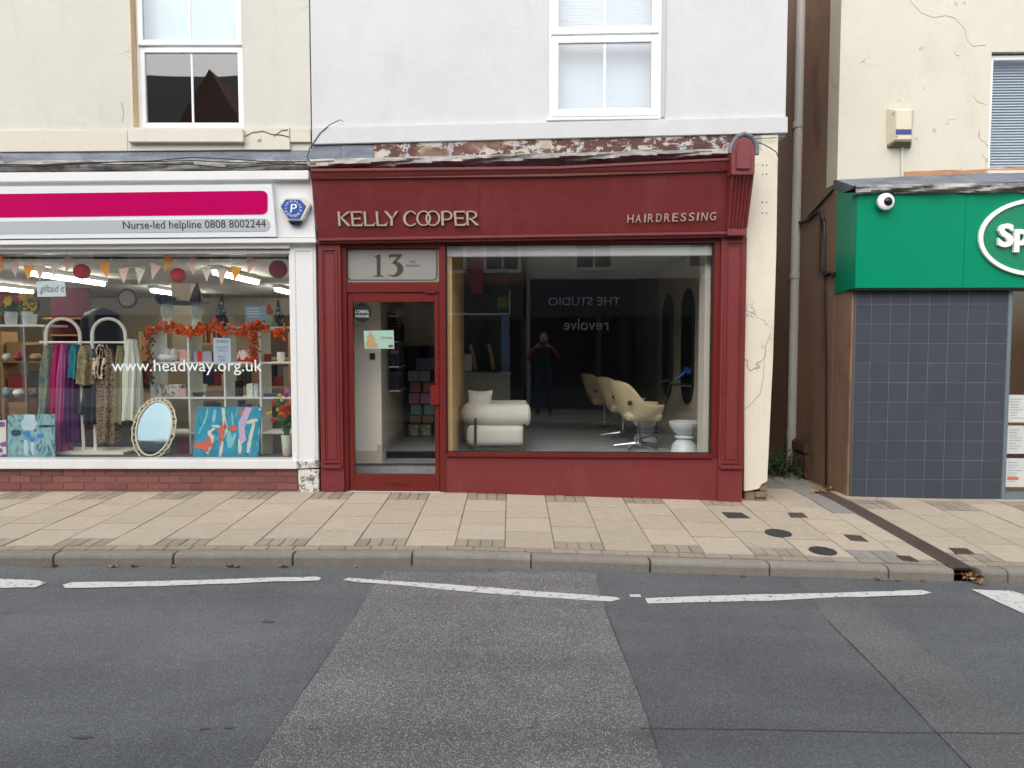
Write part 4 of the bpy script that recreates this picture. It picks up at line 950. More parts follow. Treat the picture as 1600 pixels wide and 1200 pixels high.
# oval sign, cut by the picture's edge
ov = thing('oval_sign', 'white oval ring with raised white letters on the green fascia', 'sign', FR.at(1590, 432, .1))
cxp = FR.at(1618, 371, .11); rx, rz_ = cxp.x - FR.px(1527.5, 371, .11), FR.pz(1618, 310, .11) - cxp.z
pl = lambda u, v: (cxp.x + u, FR.y(cxp.x + u, .135), cxp.z + v)
f = MB(); f.ellring(pl, (0, 0), (rx, rz_), (rx - .042, rz_ - .042, 0, 0), 0, 2 * PI, (0, .03, 0), 64); f.build('ring', WHITEP, ov, .002)
f = MB(); n = 64; f.prism([(cxp.x + (rx - .03) * math.cos(2 * PI * k / n), FR.y(cxp.x + (rx - .03) * math.cos(2 * PI * k / n), .108), cxp.z + (rz_ - .03) * math.sin(2 * PI * k / n)) for k in range(n)], (0, .006, 0)); f.build('oval_panel', mat('deep_green_panel', lin(0, 128, 88), .25), ov)
for ch, a, b_, c_, d_ in (('S', 1561, 349, 1584, 386), ('p', 1586, 358, 1609, 394)):
    f = MB(); f.ftext(FR, ch, a, b_, c_, d_, .15, .115, .035); 
    P, Q = FR.at(a, b_, .149), FR.at(c_, d_, .149)
    f.build('letter', WHITEP, ov)
# dome camera
dc = thing('dome_camera', 'white dome security camera with black lens on the green fascia', 'camera', FR.at(1381, 326, .1))
c0 = FR.at(1381, 316, .13)
f = MB(); f.lathe([(.055, -.02), (.084, 0), (.086, .03), (.07, .06)], (0, 0, 0), 28)
f.v = [(c0.x + x, FR.y(c0.x, .10) - .02 - (.06 - z), c0.z + y) for x, y, z in f.v]; f.build('housing', WHITEP, dc, 0, True)
f = MB(); f.ell((c0.x + .01, FR.y(c0.x, .175), c0.z - .005), (.052, .05, .052), 20, 12); f.build('lens', mat('smoked_dome', (.01, .01, .012, 1), .08), dc, 0, True)
# tiles
TILE = slab_mat('slate_tile', lin(68, 73, 82), lin(62, 67, 76), .05); TB = MATS
GROUT = mat('pale_grout', lin(108, 110, 113), .9, .7, 1.6)
tz1, tz0 = FR.pz(1450, 452, 0), FR.pz(1450, 779, 0); tx0, tx1 = sx, FR.px(1567, 650, 0)
f = MB(); f.fbox(FR, tx0 - .003, tx1, tz0 - .1, tz1, .004, -.2); tw = f.build('tiled_wall', GROUT, op)
nc, nr = 8, 11; tw_, th = (tx1 - tx0) / 7.82, (tz1 - tz0) / 10.75
def tmesh(w):
    m = MB(); m.box(.0028, w - .0028, 0, .015, .0028, th - .0028); me = m.mesh('tile', bevel=.001); me.materials.append(TILE); return me
tf, tn = tmesh(tw_), tmesh(tw_ * .82)
for r_ in range(nr):
    x = tx0
    for c_ in range(nc):
        ww = tw_ * .82 if c_ == 0 else tw_; z = tz0 + r_ * th
        if z > tz1 - .02: continue
        ob = bpy.data.objects.new('tile', tn if c_ == 0 else tf); COL.objects.link(ob); ob.parent = tw
        ob.location = Vector((x, FR.y(x, .006) + rnd.uniform(-.001, .001), z)) - ORG[tw.name]; ob.rotation_euler = (0, 0, -math.atan(.03)); x += ww
# grey shop window at the picture's edge
GREY = mat('blue_grey_frame', lin(104, 118, 126), .4)
f = MB(); f.fbox(FR, tx1 + .002, tx1 + .045, tz0 - .1, tz1, .02, -.1); f.fbox(FR, tx1 + .045, 8, tz0 - .1, tz0 + .07, .02, -.1); f.fbox(FR, tx1 + .045, 8, tz1 - .012, tz1, .02, -.1); f.build('window_frame', GREY, op, .004)
f = MB(); f.fbox(FR, tx1 + .04, 8, tz0 + .065, tz1 - .01, -.03, -.036); f.build('shop_window_pane', GLASS, op)
YEL = mat('warm_shop_wall', lin(214, 174, 104), .7, .1)
f = MB(); f.box(tx1 - .1, 8, 11.3, 11.4, -.1, 2.4); f.box(tx1 - .1, tx1 - .02, 8.0, 11.3, -.1, 2.4); f.box(8, 8.1, 7.7, 11.4, -.1, 2.4); f.build('interior_wall', YEL, op)
f = MB(); f.box(tx1 - .1, 8, 7.9, 11.4, 2.3, 2.4); f.build('interior_ceiling', ICEIL, op)
f = MB(); f.box(tx1 - .1, 8, 7.85, 11.4, -.14, -.08); f.build('interior_floor', mat('brown_floor', lin(120, 88, 64), .6), op)
lo = MB(); lo.lathe([(.14, 0), (.14, .03)], (tx1 + .9, 9.3, 2.26), 20); one('ceiling_light', lo, emit('warm_lamp', (1, .8, .5, 1), 9), 'warm round ceiling light inside the optician', 'light')
for k, (a, b_, c_, d_, lab) in enumerate(((1574, 617, 1606, 660, 'topmost white notice in the optician window'), (1573, 665, 1604, 709, 'middle white notice in the optician window'), (1571, 716, 1600, 761, 'lowest white notice with coloured logos in the optician window'))):
    t = thing('notice', lab, 'notice', FR.at((a + c_) / 2, d_, -.04))
    f = MB(); f.rect(FR, a, b_, c_, d_, -.039, -.0405); f.build('sheet', WHITEP, t)
    f = MB()
    for j in range(8): f.rect(FR, a + 4, b_ + 6 + j * 4.2, a + 4 + rnd.uniform(10, 22), b_ + 7.2 + j * 4.2, -.0375, -.0388)
    f.build('print', SIGNG, t)
    if k == 2:
        f = MB(); f.rect(FR, a + 3, d_ - 16, a + 20, d_ - 11, -.0372, -.0375); f.build('logo', mat('orange_print', lin(226, 120, 80), .5), t)
# alarm box on the cream wall
al = thing('bell_box', 'weathered cream alarm box with blue stripe high on the cracked wall', 'alarm box', FR.at(1406, 228, UP))
f = MB(); A = [FR.at(x, y, UP + .13) for x, y in ((1400, 172), (1424.5, 172), (1424, 218), (1400, 218))]; Bk = [FR.at(x, y, UP) for x, y in ((1385, 170), (1428, 170), (1424, 228), (1385, 228))]
f.hexa([A[3], A[2], A[1], A[0], Bk[3], Bk[2], Bk[1], Bk[0]]); f.build('casing', flake_mat('weathered_cream_plastic', lin(212, 207, 186), lin(140, 132, 104), .62, 12), al, .006)
f = MB(); f.pan(FR, [(1400.5, 202), (1424.5, 202), (1424.3, 210), (1400.5, 210)], UP + .134, UP + .125); f.build('blue_stripe', mat('stripe_blue', lin(62, 72, 130), .5), al)
f = MB(); A = [FR.at(x, y, UP + .125) for x, y in ((1400, 218.4), (1423.5, 218.4))]; Bk = [FR.at(x, y, UP + .005) for x, y in ((1386, 228.5), (1423, 228.5))]
f.add([A[0], A[1], Bk[1], Bk[0], A[0] - Vector((0, 0, .02)), A[1] - Vector((0, 0, .02)), Bk[1] - Vector((0, 0, .02)), Bk[0] - Vector((0, 0, .02))], [(0, 1, 2, 3), (7, 6, 5, 4), (0, 4, 5, 1), (1, 5, 6, 2), (2, 6, 7, 3), (3, 7, 4, 0)]); f.build('underside', mat('mossy_plastic', lin(120, 112, 80), .8, .5, 20), al)
# downpipe in the alley
dp = thing('downpipe', 'pale grey round downpipe running down the alley wall', 'downpipe', (ux0 - .1, 9.3, -.05))
pxx = ux0 - .095; py_ = 9.28
xx = atY(1241, 500, py_).x
f = MB(); f.tube([(xx, py_, .0), (xx - .0, py_, 2.0), (xx + .01, py_, 6.5)], .058, 14); f.build('pipe', PIPE, dp, 0, True)
f = MB(); f.tube([(xx, py_, .35), (xx, py_, .42)], .066, 14); f.tube([(xx, py_, 2.35), (xx, py_, 2.42)], .066, 14); f.tube([(xx, py_, 4.2), (xx, py_, 4.28)], .066, 14); f.build('collar', PIPE, dp, 0, True)
f = MB(); 
for z in (.5, 2.3, 4.18): f.box(xx - .07, ux0 + .02, py_ + .02, py_ + .045, z, z + .02)
f.build('bracket', DARKGREY, dp)
# cables at the brown corner
cb = MB(); cy = 8.35; c0 = ux0 - .012
def side_pt(px, py): # a point on the alley-side wall
    r = ray(px, py); s = c0 / r[0]; return (c0, r[1] * s, CAMZ + r[2] * s)
cb.tube([side_pt(x, y) for x, y in ((1284, 330), (1288, 350), (1289, 380), (1288.5, 425), (1291, 560), (1290.5, 757))], .012, 8)
cb.tube([side_pt(x, y) for x, y in ((1222, 352), (1240, 350), (1262, 344), (1275, 332), (1281, 330), (1287, 345))], .02, 8)
cb.tube([side_pt(x, y) for x, y in ((1262, 340), (1280, 320), (1302, 296))], .012, 8)
cb.tube([side_pt(x, y) for x, y in ((1283, 330), (1281, 400), (1281, 418), (1285, 425), (1296, 426), (1304, 427))], .012, 8)
cb.tube([side_pt(x, y) for x, y in ((1288, 430), (1298, 426), (1304, 430))], .018, 8)
one('corner_cable', cb, BLACK, 'black cables running down the brown corner beside the green fascia', 'cable', None, 0, True)
# weeds at the foot of the pipe
LEAFG = mat('weed_leaf', (.03, .085, .022, 1), .55, .4, 14, .2, rv=.2)
wd = thing('weed_plant', 'leafy green weed growing at the foot of the alley downpipe', 'plant', (3.25, 8.9, -.08))
st, lf = MB(), MB(); q = random.Random(2)
base = Vector((3.32, 9.05, -.09))
for i in range(46):
    a = q.uniform(0, 2 * PI); L = q.uniform(.22, .5); el = q.uniform(.15, 1.15)
    b0 = base + Vector((q.uniform(-.2, .12), q.uniform(-.45, .35), 0)); tip = b0 + Vector((math.cos(a) * math.cos(el) * .8, math.sin(a) * math.cos(el), math.sin(el))) * L
    if tip.x > ux0 - .04: tip.x = ux0 - .04
    mid = b0.lerp(tip, .5) + Vector((0, 0, .05)); st.tube([b0, mid, tip], [.005, .004, .002], 5)
    for k in range(13):
        t = .15 + .85 * k / 12; c = b0.lerp(mid, t * 2) if t < .5 else mid.lerp(tip, t * 2 - 1)
        for sg_ in (-1, 1):
            d = Vector((q.uniform(-1, 1), q.uniform(-1, 1), q.uniform(-.3, .7))).normalized(); s = q.uniform(.03, .06) * (1.15 - .5 * t)
            n_ = d.cross(Vector((q.uniform(-1, 1), q.uniform(-1, 1), 1))).normalized()
            lf.add([c, c + d * s * .5 + n_ * s * .26, c + d * s - Vector((0, 0, s * .2)), c + d * s * .5 - n_ * s * .26], [(0, 1, 2), (0, 2, 3)])
st.build('stem', mat('weed_stem', (.06, .09, .03, 1), .7), wd); me = lf.build('leaves', LEAFG, wd)
rg = MB(); 
for z0_, z1_, yy in ((-.1, .2, 8.75), (.2, .34, 8.8)): rg.box(ux0 - .05, ux0 + .002, yy, yy + .45, z0_, z1_)
rg.build('rubble_base', mat('dark_rubble', lin(92, 66, 56), .9, .4, 8, .2, 60, .8), op, .02)
# ================================================================== inside the charity shop window
def Z(px, py, Y): return atY(px, py, Y).z
def X(px, Y): return atY(px, 560, Y).x
GL1 = FL.y(0, 0) + .05
# tube lights
TUBE = emit('tube_light', (1, .97, .9, 1), 22)
cnt = 0
for (xx, y0, y1, lab) in ((-5.78, 8.85, 10.5, 'lit strip light nearest the glass on the left'), (-3.52, 8.75, 10.25, 'lit strip light nearest the glass on the right'), (-5.75, 11.8, 13.6, 'lit strip light deep in the shop on the left'), (-3.7, 11.6, 13.2, 'lit strip light deep in the shop on the right'), (-7.9, 10.6, 12.2, 'lit strip light at the far left edge of the shop')):
    t = thing('strip_light', lab, 'light', (xx, (y0 + y1) / 2, 2.36))
    f = MB(); f.box(xx - .05, xx + .05, y0, y1, 2.405, 2.455); f.build('batten', WHITEP, t)
    f = MB(); f.tube([(xx, y0 + .02, 2.375), (xx, y1 - .02, 2.375)], .028, 10); f.build('tube', TUBE, t)
# bunting
YB = GL1 + .04
def check_mat(name, a, b, sc):
    s = NT(name); c = s.n('ShaderNodeTexChecker'); c.inputs['Color1'].default_value = a; c.inputs['Color2'].default_value = b; c.inputs['Scale'].default_value = sc
    s.l(s.map((1, 0, 1)), c.inputs['Vector']); return s.set(c.outputs[0], .8)
ORANGE = mat('orange_felt', lin(255, 168, 8), .7); GING = check_mat('gingham', lin(250, 242, 232), lin(216, 132, 98), 80)
s = NT('floral_cotton'); vo = s.n('ShaderNodeTexVoronoi'); vo.inputs['Scale'].default_value = 40; s.l(s.co(), vo.inputs['Vector'])
FLOR = s.set(s.mix(s.step(vo.outputs['Distance'], .3, .36), s.mix(.5, vo.outputs['Color'], lin(214, 108, 40)), lin(232, 222, 200)), .8)
bt = thing('bunting', 'string of orange and checked triangular pennants behind the shop glass', 'bunting', (X(215, YB), YB, Z(215, 430, YB)))
flags = [(22, 409, 3, GING), (45, 415, 0, ORANGE), (63, 416, 0, GING), (87, 411, -3, FLOR), (109, 402, -5, GING), (163, 411, 5, ORANGE), (193, 420, 1, GING), (219, 420, -1, FLOR), (243, 413, -4, GING), (264, 401, -5, ORANGE), (299, 406, 4, GING), (323, 417, 1, FLOR), (347, 422, 0, GING), (369, 418, -2, ORANGE), (394, 404, -5, GING), (-2, 400, 5, ORANGE)]
for fx, fy, ti, m in flags:
    f = MB(); a, b_, c_ = atY(fx - 8.5, fy - 1 + ti, YB), atY(fx + 8.5, fy - 1 - ti, YB), atY(fx - 1 - ti * 1.1 * -1, fy + 24, YB)
    f.prism([a, b_, c_], (0, .002, 0)); f.build('pennant', m, bt)
f = MB(); pts = sorted([(fx, fy - 2) for fx, fy, _, _ in flags]); f.tube([atY(x, y, YB + .003) for x, y in pts if True], .002, 5); f.build('string', WHITEP, bt)
# paper balls
for (bx, by, r, m, lab) in ((128, 424.5, 12, lin(206, 28, 34), 'red honeycomb paper ball between the first pennants'), (278, 430, 11.5, lin(206, 28, 34), 'red honeycomb paper ball in the middle of the bunting'), (434.5, 421, 14, lin(132, 22, 44), 'dark red paper ball hanging by the white pilaster')):
    t = thing('paper_ball', lab, 'decoration', atY(bx, by + r, YB + .1))
    c = atY(bx, by, YB + .12); rr_ = r / FPX * (YB + .12)
    f = MB(); f.ell(c, (rr_,) * 3, 40, 12)
    f.v = [tuple(Vector(c) + (Vector(v) - c) * (1 if i % 2 else .93)) for i, v in enumerate(f.v)]; f.build('honeycomb', mat('paper_%d' % bx, m, .7), t)
    f = MB(); f.tube([c + Vector((0, 0, rr_ * .9)), (c.x, c.y, 2.455)], .0015, 5); f.build('thread', WHITEP, t)
# hand lettered card on the glass
t = thing('gift_card_notice', 'white card with handwritten gift aid it taped inside the glass', 'notice', atY(80, 464, GL1 - .03))
YC = 7.665
f = MB(); f.prism([atY(57, 440, YC), atY(101, 438, YC), atY(103, 463, YC), atY(58.5, 464, YC)], (0, .0015, 0)); f.build('card', mat('pale_card', lin(210, 226, 230), .6), t)
f = MB(); a, b_ = atY(62, 460, YC), atY(99, 445, YC); f.text('giftaid it', lambda u, v, k: (a.x + u + v * .2, YC - .0006 - .0004 * k, a.z + v), b_.x - a.x, b_.z - a.z, 0); f.build('lettering', INK, t)
# display cabinet on the left
YD = 8.35
cab = thing('glass_cabinet', 'glass display cabinet with white top at the left edge', 'cabinet', (X(20, YD), YD, .08))
f = MB(); zt_ = Z(30, 507, YD); f.box(X(-70, YD), X(71, YD), YD, YD + .45, zt_ - .025, zt_ + .0); f.build('top', WHITEP, cab, .003)
f = MB()
for px in (38, 69, -40): f.box(X(px, YD) - .008, X(px, YD) + .008, YD + .005, YD + .02, .08, zt_ - .026)
f.build('post', STEEL, cab)
gshelf = glass('shelf_glass', 1.5, (.8, .88, .86, 1), 0)
for py in (564, 621, 655): f = MB(); z = Z(30, py, YD); f.box(X(-70, YD), X(68, YD), YD + .03, YD + .42, z - .006, z); f.build('shelf', gshelf, cab)
cols = [lin(214, 206, 190), lin(150, 60, 60), lin(190, 150, 110), lin(120, 140, 150), lin(230, 226, 216), lin(96, 70, 54)]
k = 0
for py, lab in ((564, 'upper'), (621, 'lower')):
    for px in (6, 24, 52):
        c = atY(px, py, YD + .15); r = .045 + .01 * (k % 3); f = MB(); f.lathe([(r * .6, 0), (r, .03), (r * .9, .06), (r * .5, .08 + .02 * (k % 2))], (c.x, YD + .2, Z(px, py, YD) + .001), 14)
        one('ornament', f, mat('ornament_%d' % k, cols[k], .4), 'small %s ornament on the %s glass shelf of the cabinet' % (['cream', 'red', 'tan', 'grey blue', 'white', 'brown'][k], lab), 'ornament', 'ornaments in the glass cabinet', 0, True); k += 1
# flower pots on it
def flowers(mb_by, c, spread, n, seed, sz):
    q = random.Random(seed)
    for i in range(n):
        a = q.uniform(0, 2 * PI); rr_ = spread * math.sqrt(q.random()); p = Vector((c[0] + rr_ * math.cos(a), c[1] + rr_ * math.sin(a) * .7, c[2] + q.uniform(.0, .12)))
        mb = mb_by[i % len(mb_by)]
        for k in range(6):
            w = 2 * PI * k / 6; d = Vector((math.cos(w), -.6, math.sin(w))).normalized() * sz; nn = Vector((-math.sin(w), 0, math.cos(w))) * sz * .35
            mb.add([p, p + d * .6 + nn, p + d, p + d * .6 - nn], [(0, 1, 2), (0, 2, 3)])
PINK = mat('pink_petal', lin(206, 60, 90), .7); YELP = mat('yellow_petal', lin(244, 212, 44), .7); GRN = mat('leaf_green', (.05, .12, .03, 1), .6, .3, 20)
POTW = mat('white_slatted_pot', lin(216, 222, 218), .6)
for px0, px1, lab, sd_ in ((8, 27, 'white pot of pink and yellow flowers nearer the left edge', 1), (35, 58, 'white pot of yellow lilies on the cabinet top', 2)):
    c = atY((px0 + px1) / 2, 506, YD + .15); r = (px1 - px0) / 2 / FPX * (YD + .1); zz = zt_ + .001
    t = thing('flower_pot', lab, 'flower pot', (c.x, YD + .15, zz), 'flower pots on the cabinet')
    f = MB(); f.lathe([(r * .78, 0), (r, .15), (r * .9, .15), (r * .7, .03)], (c.x, YD + .15, zz), 20); f.build('pot', POTW, t, 0, True)
    l1, l2, l3 = MB(), MB(), MB(); flowers([l1], (c.x, YD + .15, zz + .15), r * 1.25, 40, sd_, .055); flowers([l2], (c.x + .03, YD + .1, zz + .2), r, 7 if sd_ == 2 else 3, sd_ + 5, .065); flowers([l3], (c.x - .04, YD + .1, zz + .21), r * .9, 3 if sd_ == 2 else 6, sd_ + 9, .06)
    l1.build('foliage', GRN, t); l2.build('yellow_flower', YELP, t); l3.build('pink_flower', PINK, t)
# clothes rack with two arches
YR = 8.2; RW = mat('cream_tube', lin(232, 230, 216), .4)
rk = thing('clothes_rack', 'cream tube clothes rack with two arches in the charity window', 'clothes rack', (X(135, YR), YR, .34))
def arch(pa, pb, ytop, ybot_a, ybot_b):
    xa, xb = X(pa, YR), X(pb, YR); r = (xb - xa) / 2; zc = Z(pa, ytop, YR) - r
    pts = [(xa, YR, Z(pa, ybot_a, YR))] + [(xa + r - r * math.cos(PI * k / 14), YR, zc + r * math.sin(PI * k / 14)) for k in range(15)] + [(xb, YR, Z(pb, ybot_b, YR))]
    f = MB(); f.tube(pts, .018, 10); f.build('arch', RW, rk, 0, True)
arch(73, 126, 498, 718, 718); arch(145, 197, 498, 718, 640)
f = MB(); f.tube([atY(64, 535, YR), atY(200, 535, YR)], .012, 8); f.ell(atY(64, 535, YR), (.02, .02, .02)); f.build('rail', RW, rk, 0, True)
f = MB(); f.box(X(66, YR), X(203, YR), YR - .2, YR + .2, zb + .004, zb + .03); f.build('base', RW, rk)
# garments: closed folded drapes
def garment(name, px, hw, y0, y1, m, label, folds=5, bot=1.25, dy=0., seed=0, cat='garment'):
    q = random.Random(seed + int(px)); n, rows = 40, 12; mb = MB(); V = []
    for j in range(rows + 1):
        t = j / rows; py = y0 + (y1 - y0) * t; p = atY(px + (px * .0) + 3 * math.sin(t * 2 + seed) * .5, py, YR + dy); w = 1.18 * hw / FPX * YR * (.62 + (bot - .62) * min(1, t * 2.2) ** .6); dp_ = .07 + .05 * t
        for k in range(n):
            a = 2 * PI * k / n; fo = 1 + .2 * math.cos(folds * 2 * a + seed + t * .8) * min(1, t * 3) + .05 * math.sin(3 * a + j * .6)
            V.append((p.x + w * math.cos(a) * fo, p.y + dp_ * math.sin(a) * fo, p.z + (.012 * math.cos(folds * a) if j == rows else 0)))
    F_ = [(j * n + k, j * n + (k + 1) % n, (j + 1) * n + (k + 1) % n, (j + 1) * n + k) for j in range(rows) for k in range(n)] + [tuple(range(n))[::-1], tuple(rows * n + k for k in range(n))]
    mb.add(V, F_); return one(name, mb, m, label, cat, 'garments on the clothes rack', 0, True)
def print_mat(name, cols, scale, kind='noise', dist=1.5):
    s = NT(name)
    if kind == 'spot':
        vo = s.n('ShaderNodeTexVoronoi'); vo.inputs['Scale'].default_value = scale; s.l(s.co(), vo.inputs['Vector'])
        c = s.mix(s.step(vo.outputs['Distance'], .38, .46), cols[0], cols[1])
    elif kind == 'knit':
        wv = s.n('ShaderNodeTexWave'); wv.inputs['Scale'].default_value = scale; wv.inputs['Distortion'].default_value = .4; s.l(s.co(), wv.inputs['Vector'])
        c = s.mix(wv.outputs['Fac'], cols[0], cols[1]); s.bump(wv.outputs['Fac'], .5, .01)
    else:
        n_ = s.noise(scale, 3, .55, s.map((1, 1, .6), (0, .6, 0)), dist); k = len(cols); c = s.ramp(n_, [(.28 + .44 * i / (k - 1), cols[i]) for i in range(k)], 'CONSTANT' if kind == 'hard' else 'LINEAR')
    return s.set(c, .85, 0, .2)
garment('patterned_scarf', 77, 8, 539, 655, print_mat('teal_gold_print', [lin(60, 92, 104), lin(140, 142, 110), lin(84, 112, 116), lin(168, 164, 138)], 9), 'teal and olive patterned scarf at the left end of the rack', 3, 1.3, -.02, 1, 'scarf')
garment('crimson_scarf', 92, 6, 539, 680, mat('crimson_cloth', lin(166, 22, 92), .8, .2), 'plain crimson scarf hanging on the rack', 3, 1.35, -.03, 2, 'scarf')
garment('pink_scarf', 102, 5.5, 538, 702, mat('mauve_cloth', lin(186, 92, 150), .8, .2), 'long mauve pink pleated scarf on the rack', 6, 1.3, -.05, 3, 'scarf')
garment('purple_scarf', 112, 5.5, 539, 690, mat('purple_cloth', lin(102, 48, 112), .8, .25), 'purple scarf between the pink scarf and the satin one', 5, 1.3, -.03, 4, 'scarf')
garment('satin_scarf', 120, 5, 538, 590, print_mat('turquoise_satin', [lin(24, 84, 92), lin(60, 150, 160), lin(20, 60, 70)], 14), 'short turquoise satin scarf under the left arch', 3, 1.3, -.05, 5, 'scarf')
garment('green_blouse', 134, 7, 539, 600, print_mat('green_gold_print', [lin(40, 90, 84), lin(170, 150, 110), lin(30, 70, 68)], 11), 'green and gold printed scarf between the two arches', 3, 1.4, -.04, 6, 'scarf')
garment('navy_dress', 146, 6.5, 545, 660, mat('navy_cloth', lin(34, 34, 58), .85, .2), 'dark navy garment behind the middle uprights', 4, 1.4, .03, 7)
garment('striped_top', 136, 7, 590, 645, print_mat('striped_jersey', [lin(30, 36, 58), lin(110, 116, 130)], 30, 'knit'), 'dark striped top hanging low between the arches', 3, 1.2, .06, 8)
garment('floral_dress', 160, 7, 538, 590, print_mat('cream_black_print', [lin(24, 22, 26), lin(224, 200, 170), lin(206, 176, 150)], 12, 'hard', 2.5), 'cream and black floral top under the right arch', 3, 1.2, -.03, 9)
garment('leopard_dress', 171, 8, 545, 690, print_mat('leopard_print', [lin(58, 46, 40), lin(150, 128, 106)], 55, 'spot'), 'long leopard print dress under the right arch', 4, 1.6, -.01, 10, 'dress')
garment('black_jacket', 183, 7, 545, 640, mat('black_cloth', lin(34, 36, 44), .85, .2), 'black jacket behind the leopard print dress', 3, 1.2, .06, 11, 'jacket')
garment('tweed_skirt', 191, 7, 540, 660, print_mat('olive_tweed', [lin(96, 94, 72), lin(140, 134, 104), lin(70, 74, 66)], 40), 'olive tweed garment beside the white knit', 3, 1.3, .01, 12)
garment('white_knit', 206, 8, 530, 655, print_mat('white_rib_knit', [lin(206, 212, 196), lin(232, 234, 222)], 22, 'knit'), 'white ribbed knit scarf over the right end of the rack', 4, 1.25, -.05, 13, 'scarf')
# dark coat behind
q_ = atY(155, 470, 8.9); f = MB(); 
prof = [(.30, 0), (.27, .25), (.25, .45), (.19, .53), (.09, .58), (.02, .6)]
f.lathe(prof, (q_.x, 8.95, Z(155, 560, 8.95) + .02), 24, 1, .5); f.v = [(x + .02 * math.sin(z * 14 + x * 20), y, z) for x, y, z in f.v]
ct = thing('hooded_coat', 'dark navy hooded coat on a stand behind the clothes rack', 'coat', (q_.x, 8.95, CZ0)); f.build('coat', mat('navy_nylon', lin(22, 26, 46), .55), ct, 0, True)
f = MB(); f.tube([(q_.x, 8.95, CZ0), (q_.x, 8.95, Z(155, 560, 8.95) + .1)], .02, 8); f.lathe([(.2, 0), (.2, .02)], (q_.x, 8.95, CZ0), 16); f.build('stand', DARKGREY, ct)
# cube shelving
YS = 8.35; xs_ = [X(v, YS) for v in (236, 294, 350, 406, 462)]; zs_ = [Z(300, v, YS) for v in (513, 567, 622, 677, 722)]
cu = thing('cube_shelf', 'white open cube shelving unit in the charity window', 'shelf unit', (X(350, YS), YS + .18, CZ0)); SH = mat('white_laminate', lin(222, 224, 216), .5)
f = MB(); 
f.box(xs_[0] - .02, xs_[-1] + .02, YS, YS + .36, zs_[0] - .02, zs_[0] + .02); f.build('top_board', SH, cu, .002)
for z in zs_[1:]: f = MB(); f.box(xs_[0] + .011, xs_[-1], YS + .004, YS + .36, z - .010, z + .010); f.build('shelf_board', SH, cu, .001)
for i, x in enumerate(xs_):
    w_ = .02 if i in (0, 4) else .011; f = MB(); f.box(x - w_, x + w_, YS + .002, YS + .358, .085, zs_[0] - .021); f.build('upright', SH, cu, .001)
def item(name, mb, m, label, cat, **k): return one(name, mb, m, label, cat, None, **k)
def boxat(px0, py0, px1, py1, Y=YS + .06, dep=.16):
    a, b_ = atY(px0, py0, Y), atY(px1, py1, Y); m = MB(); m.box(a.x, b_.x, Y, Y + dep, b_.z + .002, a.z); return m
def cyl(px, py0, py1, r, Y=YS + .12, prof=None):
    c, t_ = atY(px, py1, Y), atY(px, py0, Y); h = t_.z - c.z - .002; m = MB(); pr = prof or [(r, 0), (r, 1)]
    m.lathe([(a * (r if prof else 1), b_ * h) for a, b_ in pr], (c.x, Y, c.z + .002), 18); return m
S1, S2, S3 = 566, 620.5, 675.5
mb = MB(); c = atY(262, S1, YS + .1)
for dx_, ro in ((-.05, .3), (.03, -.2)):
    mb.ell((c.x + dx_, YS + .12, c.z + .05), (.07, .11, .048), 14, 8); mb.ell((c.x + dx_ + .02, YS + .16, c.z + .10), (.04, .06, .06), 12, 8)
item('white_trainers', mb, mat('white_leather', lin(216, 222, 226), .5), 'pair of white trainers on the top row of cubes', 'shoes', smooth=True)
item('patterned_box', boxat(280, 546, 292, S1), print_mat('pinkish_print', [lin(190, 120, 110), lin(230, 210, 200)], 40), 'small speckled box beside the white trainers', 'box')
t = thing('gift_set', 'lilac gift box with a red band on the top row of cubes', 'box', atY(317, S1, YS + .1)); boxat(302, 549, 331, S1).build('carton', mat('lilac_card', lin(168, 164, 186), .6), t); boxat(308, 548.5, 316, S1, YS + .057, .01).build('band', mat('red_card', lin(206, 58, 48), .6), t)
item('dark_red_box', boxat(332, 552, 338, S1), mat('deep_red_card', lin(130, 30, 40), .6), 'narrow dark red box beside the tombola notice', 'box')
t = thing('mug_gift', 'red and white wrapped mug gift on the third cube', 'gift', atY(382, S1, YS + .1)); cyl(382, 547, S1 - 4, .085).build('basket', print_mat('santa_print', [lin(200, 60, 56), lin(232, 222, 216), lin(170, 150, 150)], 24, 'hard'), t, 0, True); f = MB(); c = atY(382, S1, YS + .12); f.lathe([(.09, 0), (.07, .03)], (c.x, YS + .12, c.z + .002), 16); f.build('red_base', mat('red_plastic', lin(206, 62, 50), .5), t)
item('red_candle', cyl(419, 553, S1, .035), mat('dark_red_wax', lin(136, 40, 44), .5), 'dark red candle on the right top cube', 'candle', smooth=True)
item('white_beaker', cyl(439, 550, S1, .045, prof=[(.7, 0), (1, .3), (.95, 1)]), WHITEP, 'white rounded beaker on the right top cube', 'beaker', smooth=True)
item('boxed_toy', boxat(245, 601, 283, S2), print_mat('photo_print', [lin(120, 118, 112), lin(206, 200, 190), lin(80, 76, 70)], 20, 'hard'), 'boxed set printed in greys on the second row of cubes', 'box')
item('pink_box', boxat(277, 607, 290, S2, YS + .04), mat('pink_card', lin(196, 160, 166), .6), 'small pink box standing against the grey printed box', 'box')
item('dark_bowl', cyl(310, 613, S2, .07, prof=[(.6, 0), (.95, .8), (1, 1)]), mat('dark_glaze', lin(50, 44, 52), .3), 'small dark bowl on the second row of cubes', 'bowl', smooth=True)
item('green_cup', cyl(320, 600, 612, .03, YS + .2, [(.6, 0), (1, 1)]), mat('pale_green_glaze', lin(190, 206, 176), .4), 'pale green cup behind the dark bowl', 'cup', smooth=True)
item('brown_case', boxat(322, 611, 347, S2), mat('brown_leather', lin(96, 70, 66), .6), 'flat brown case on the second row of cubes', 'case')
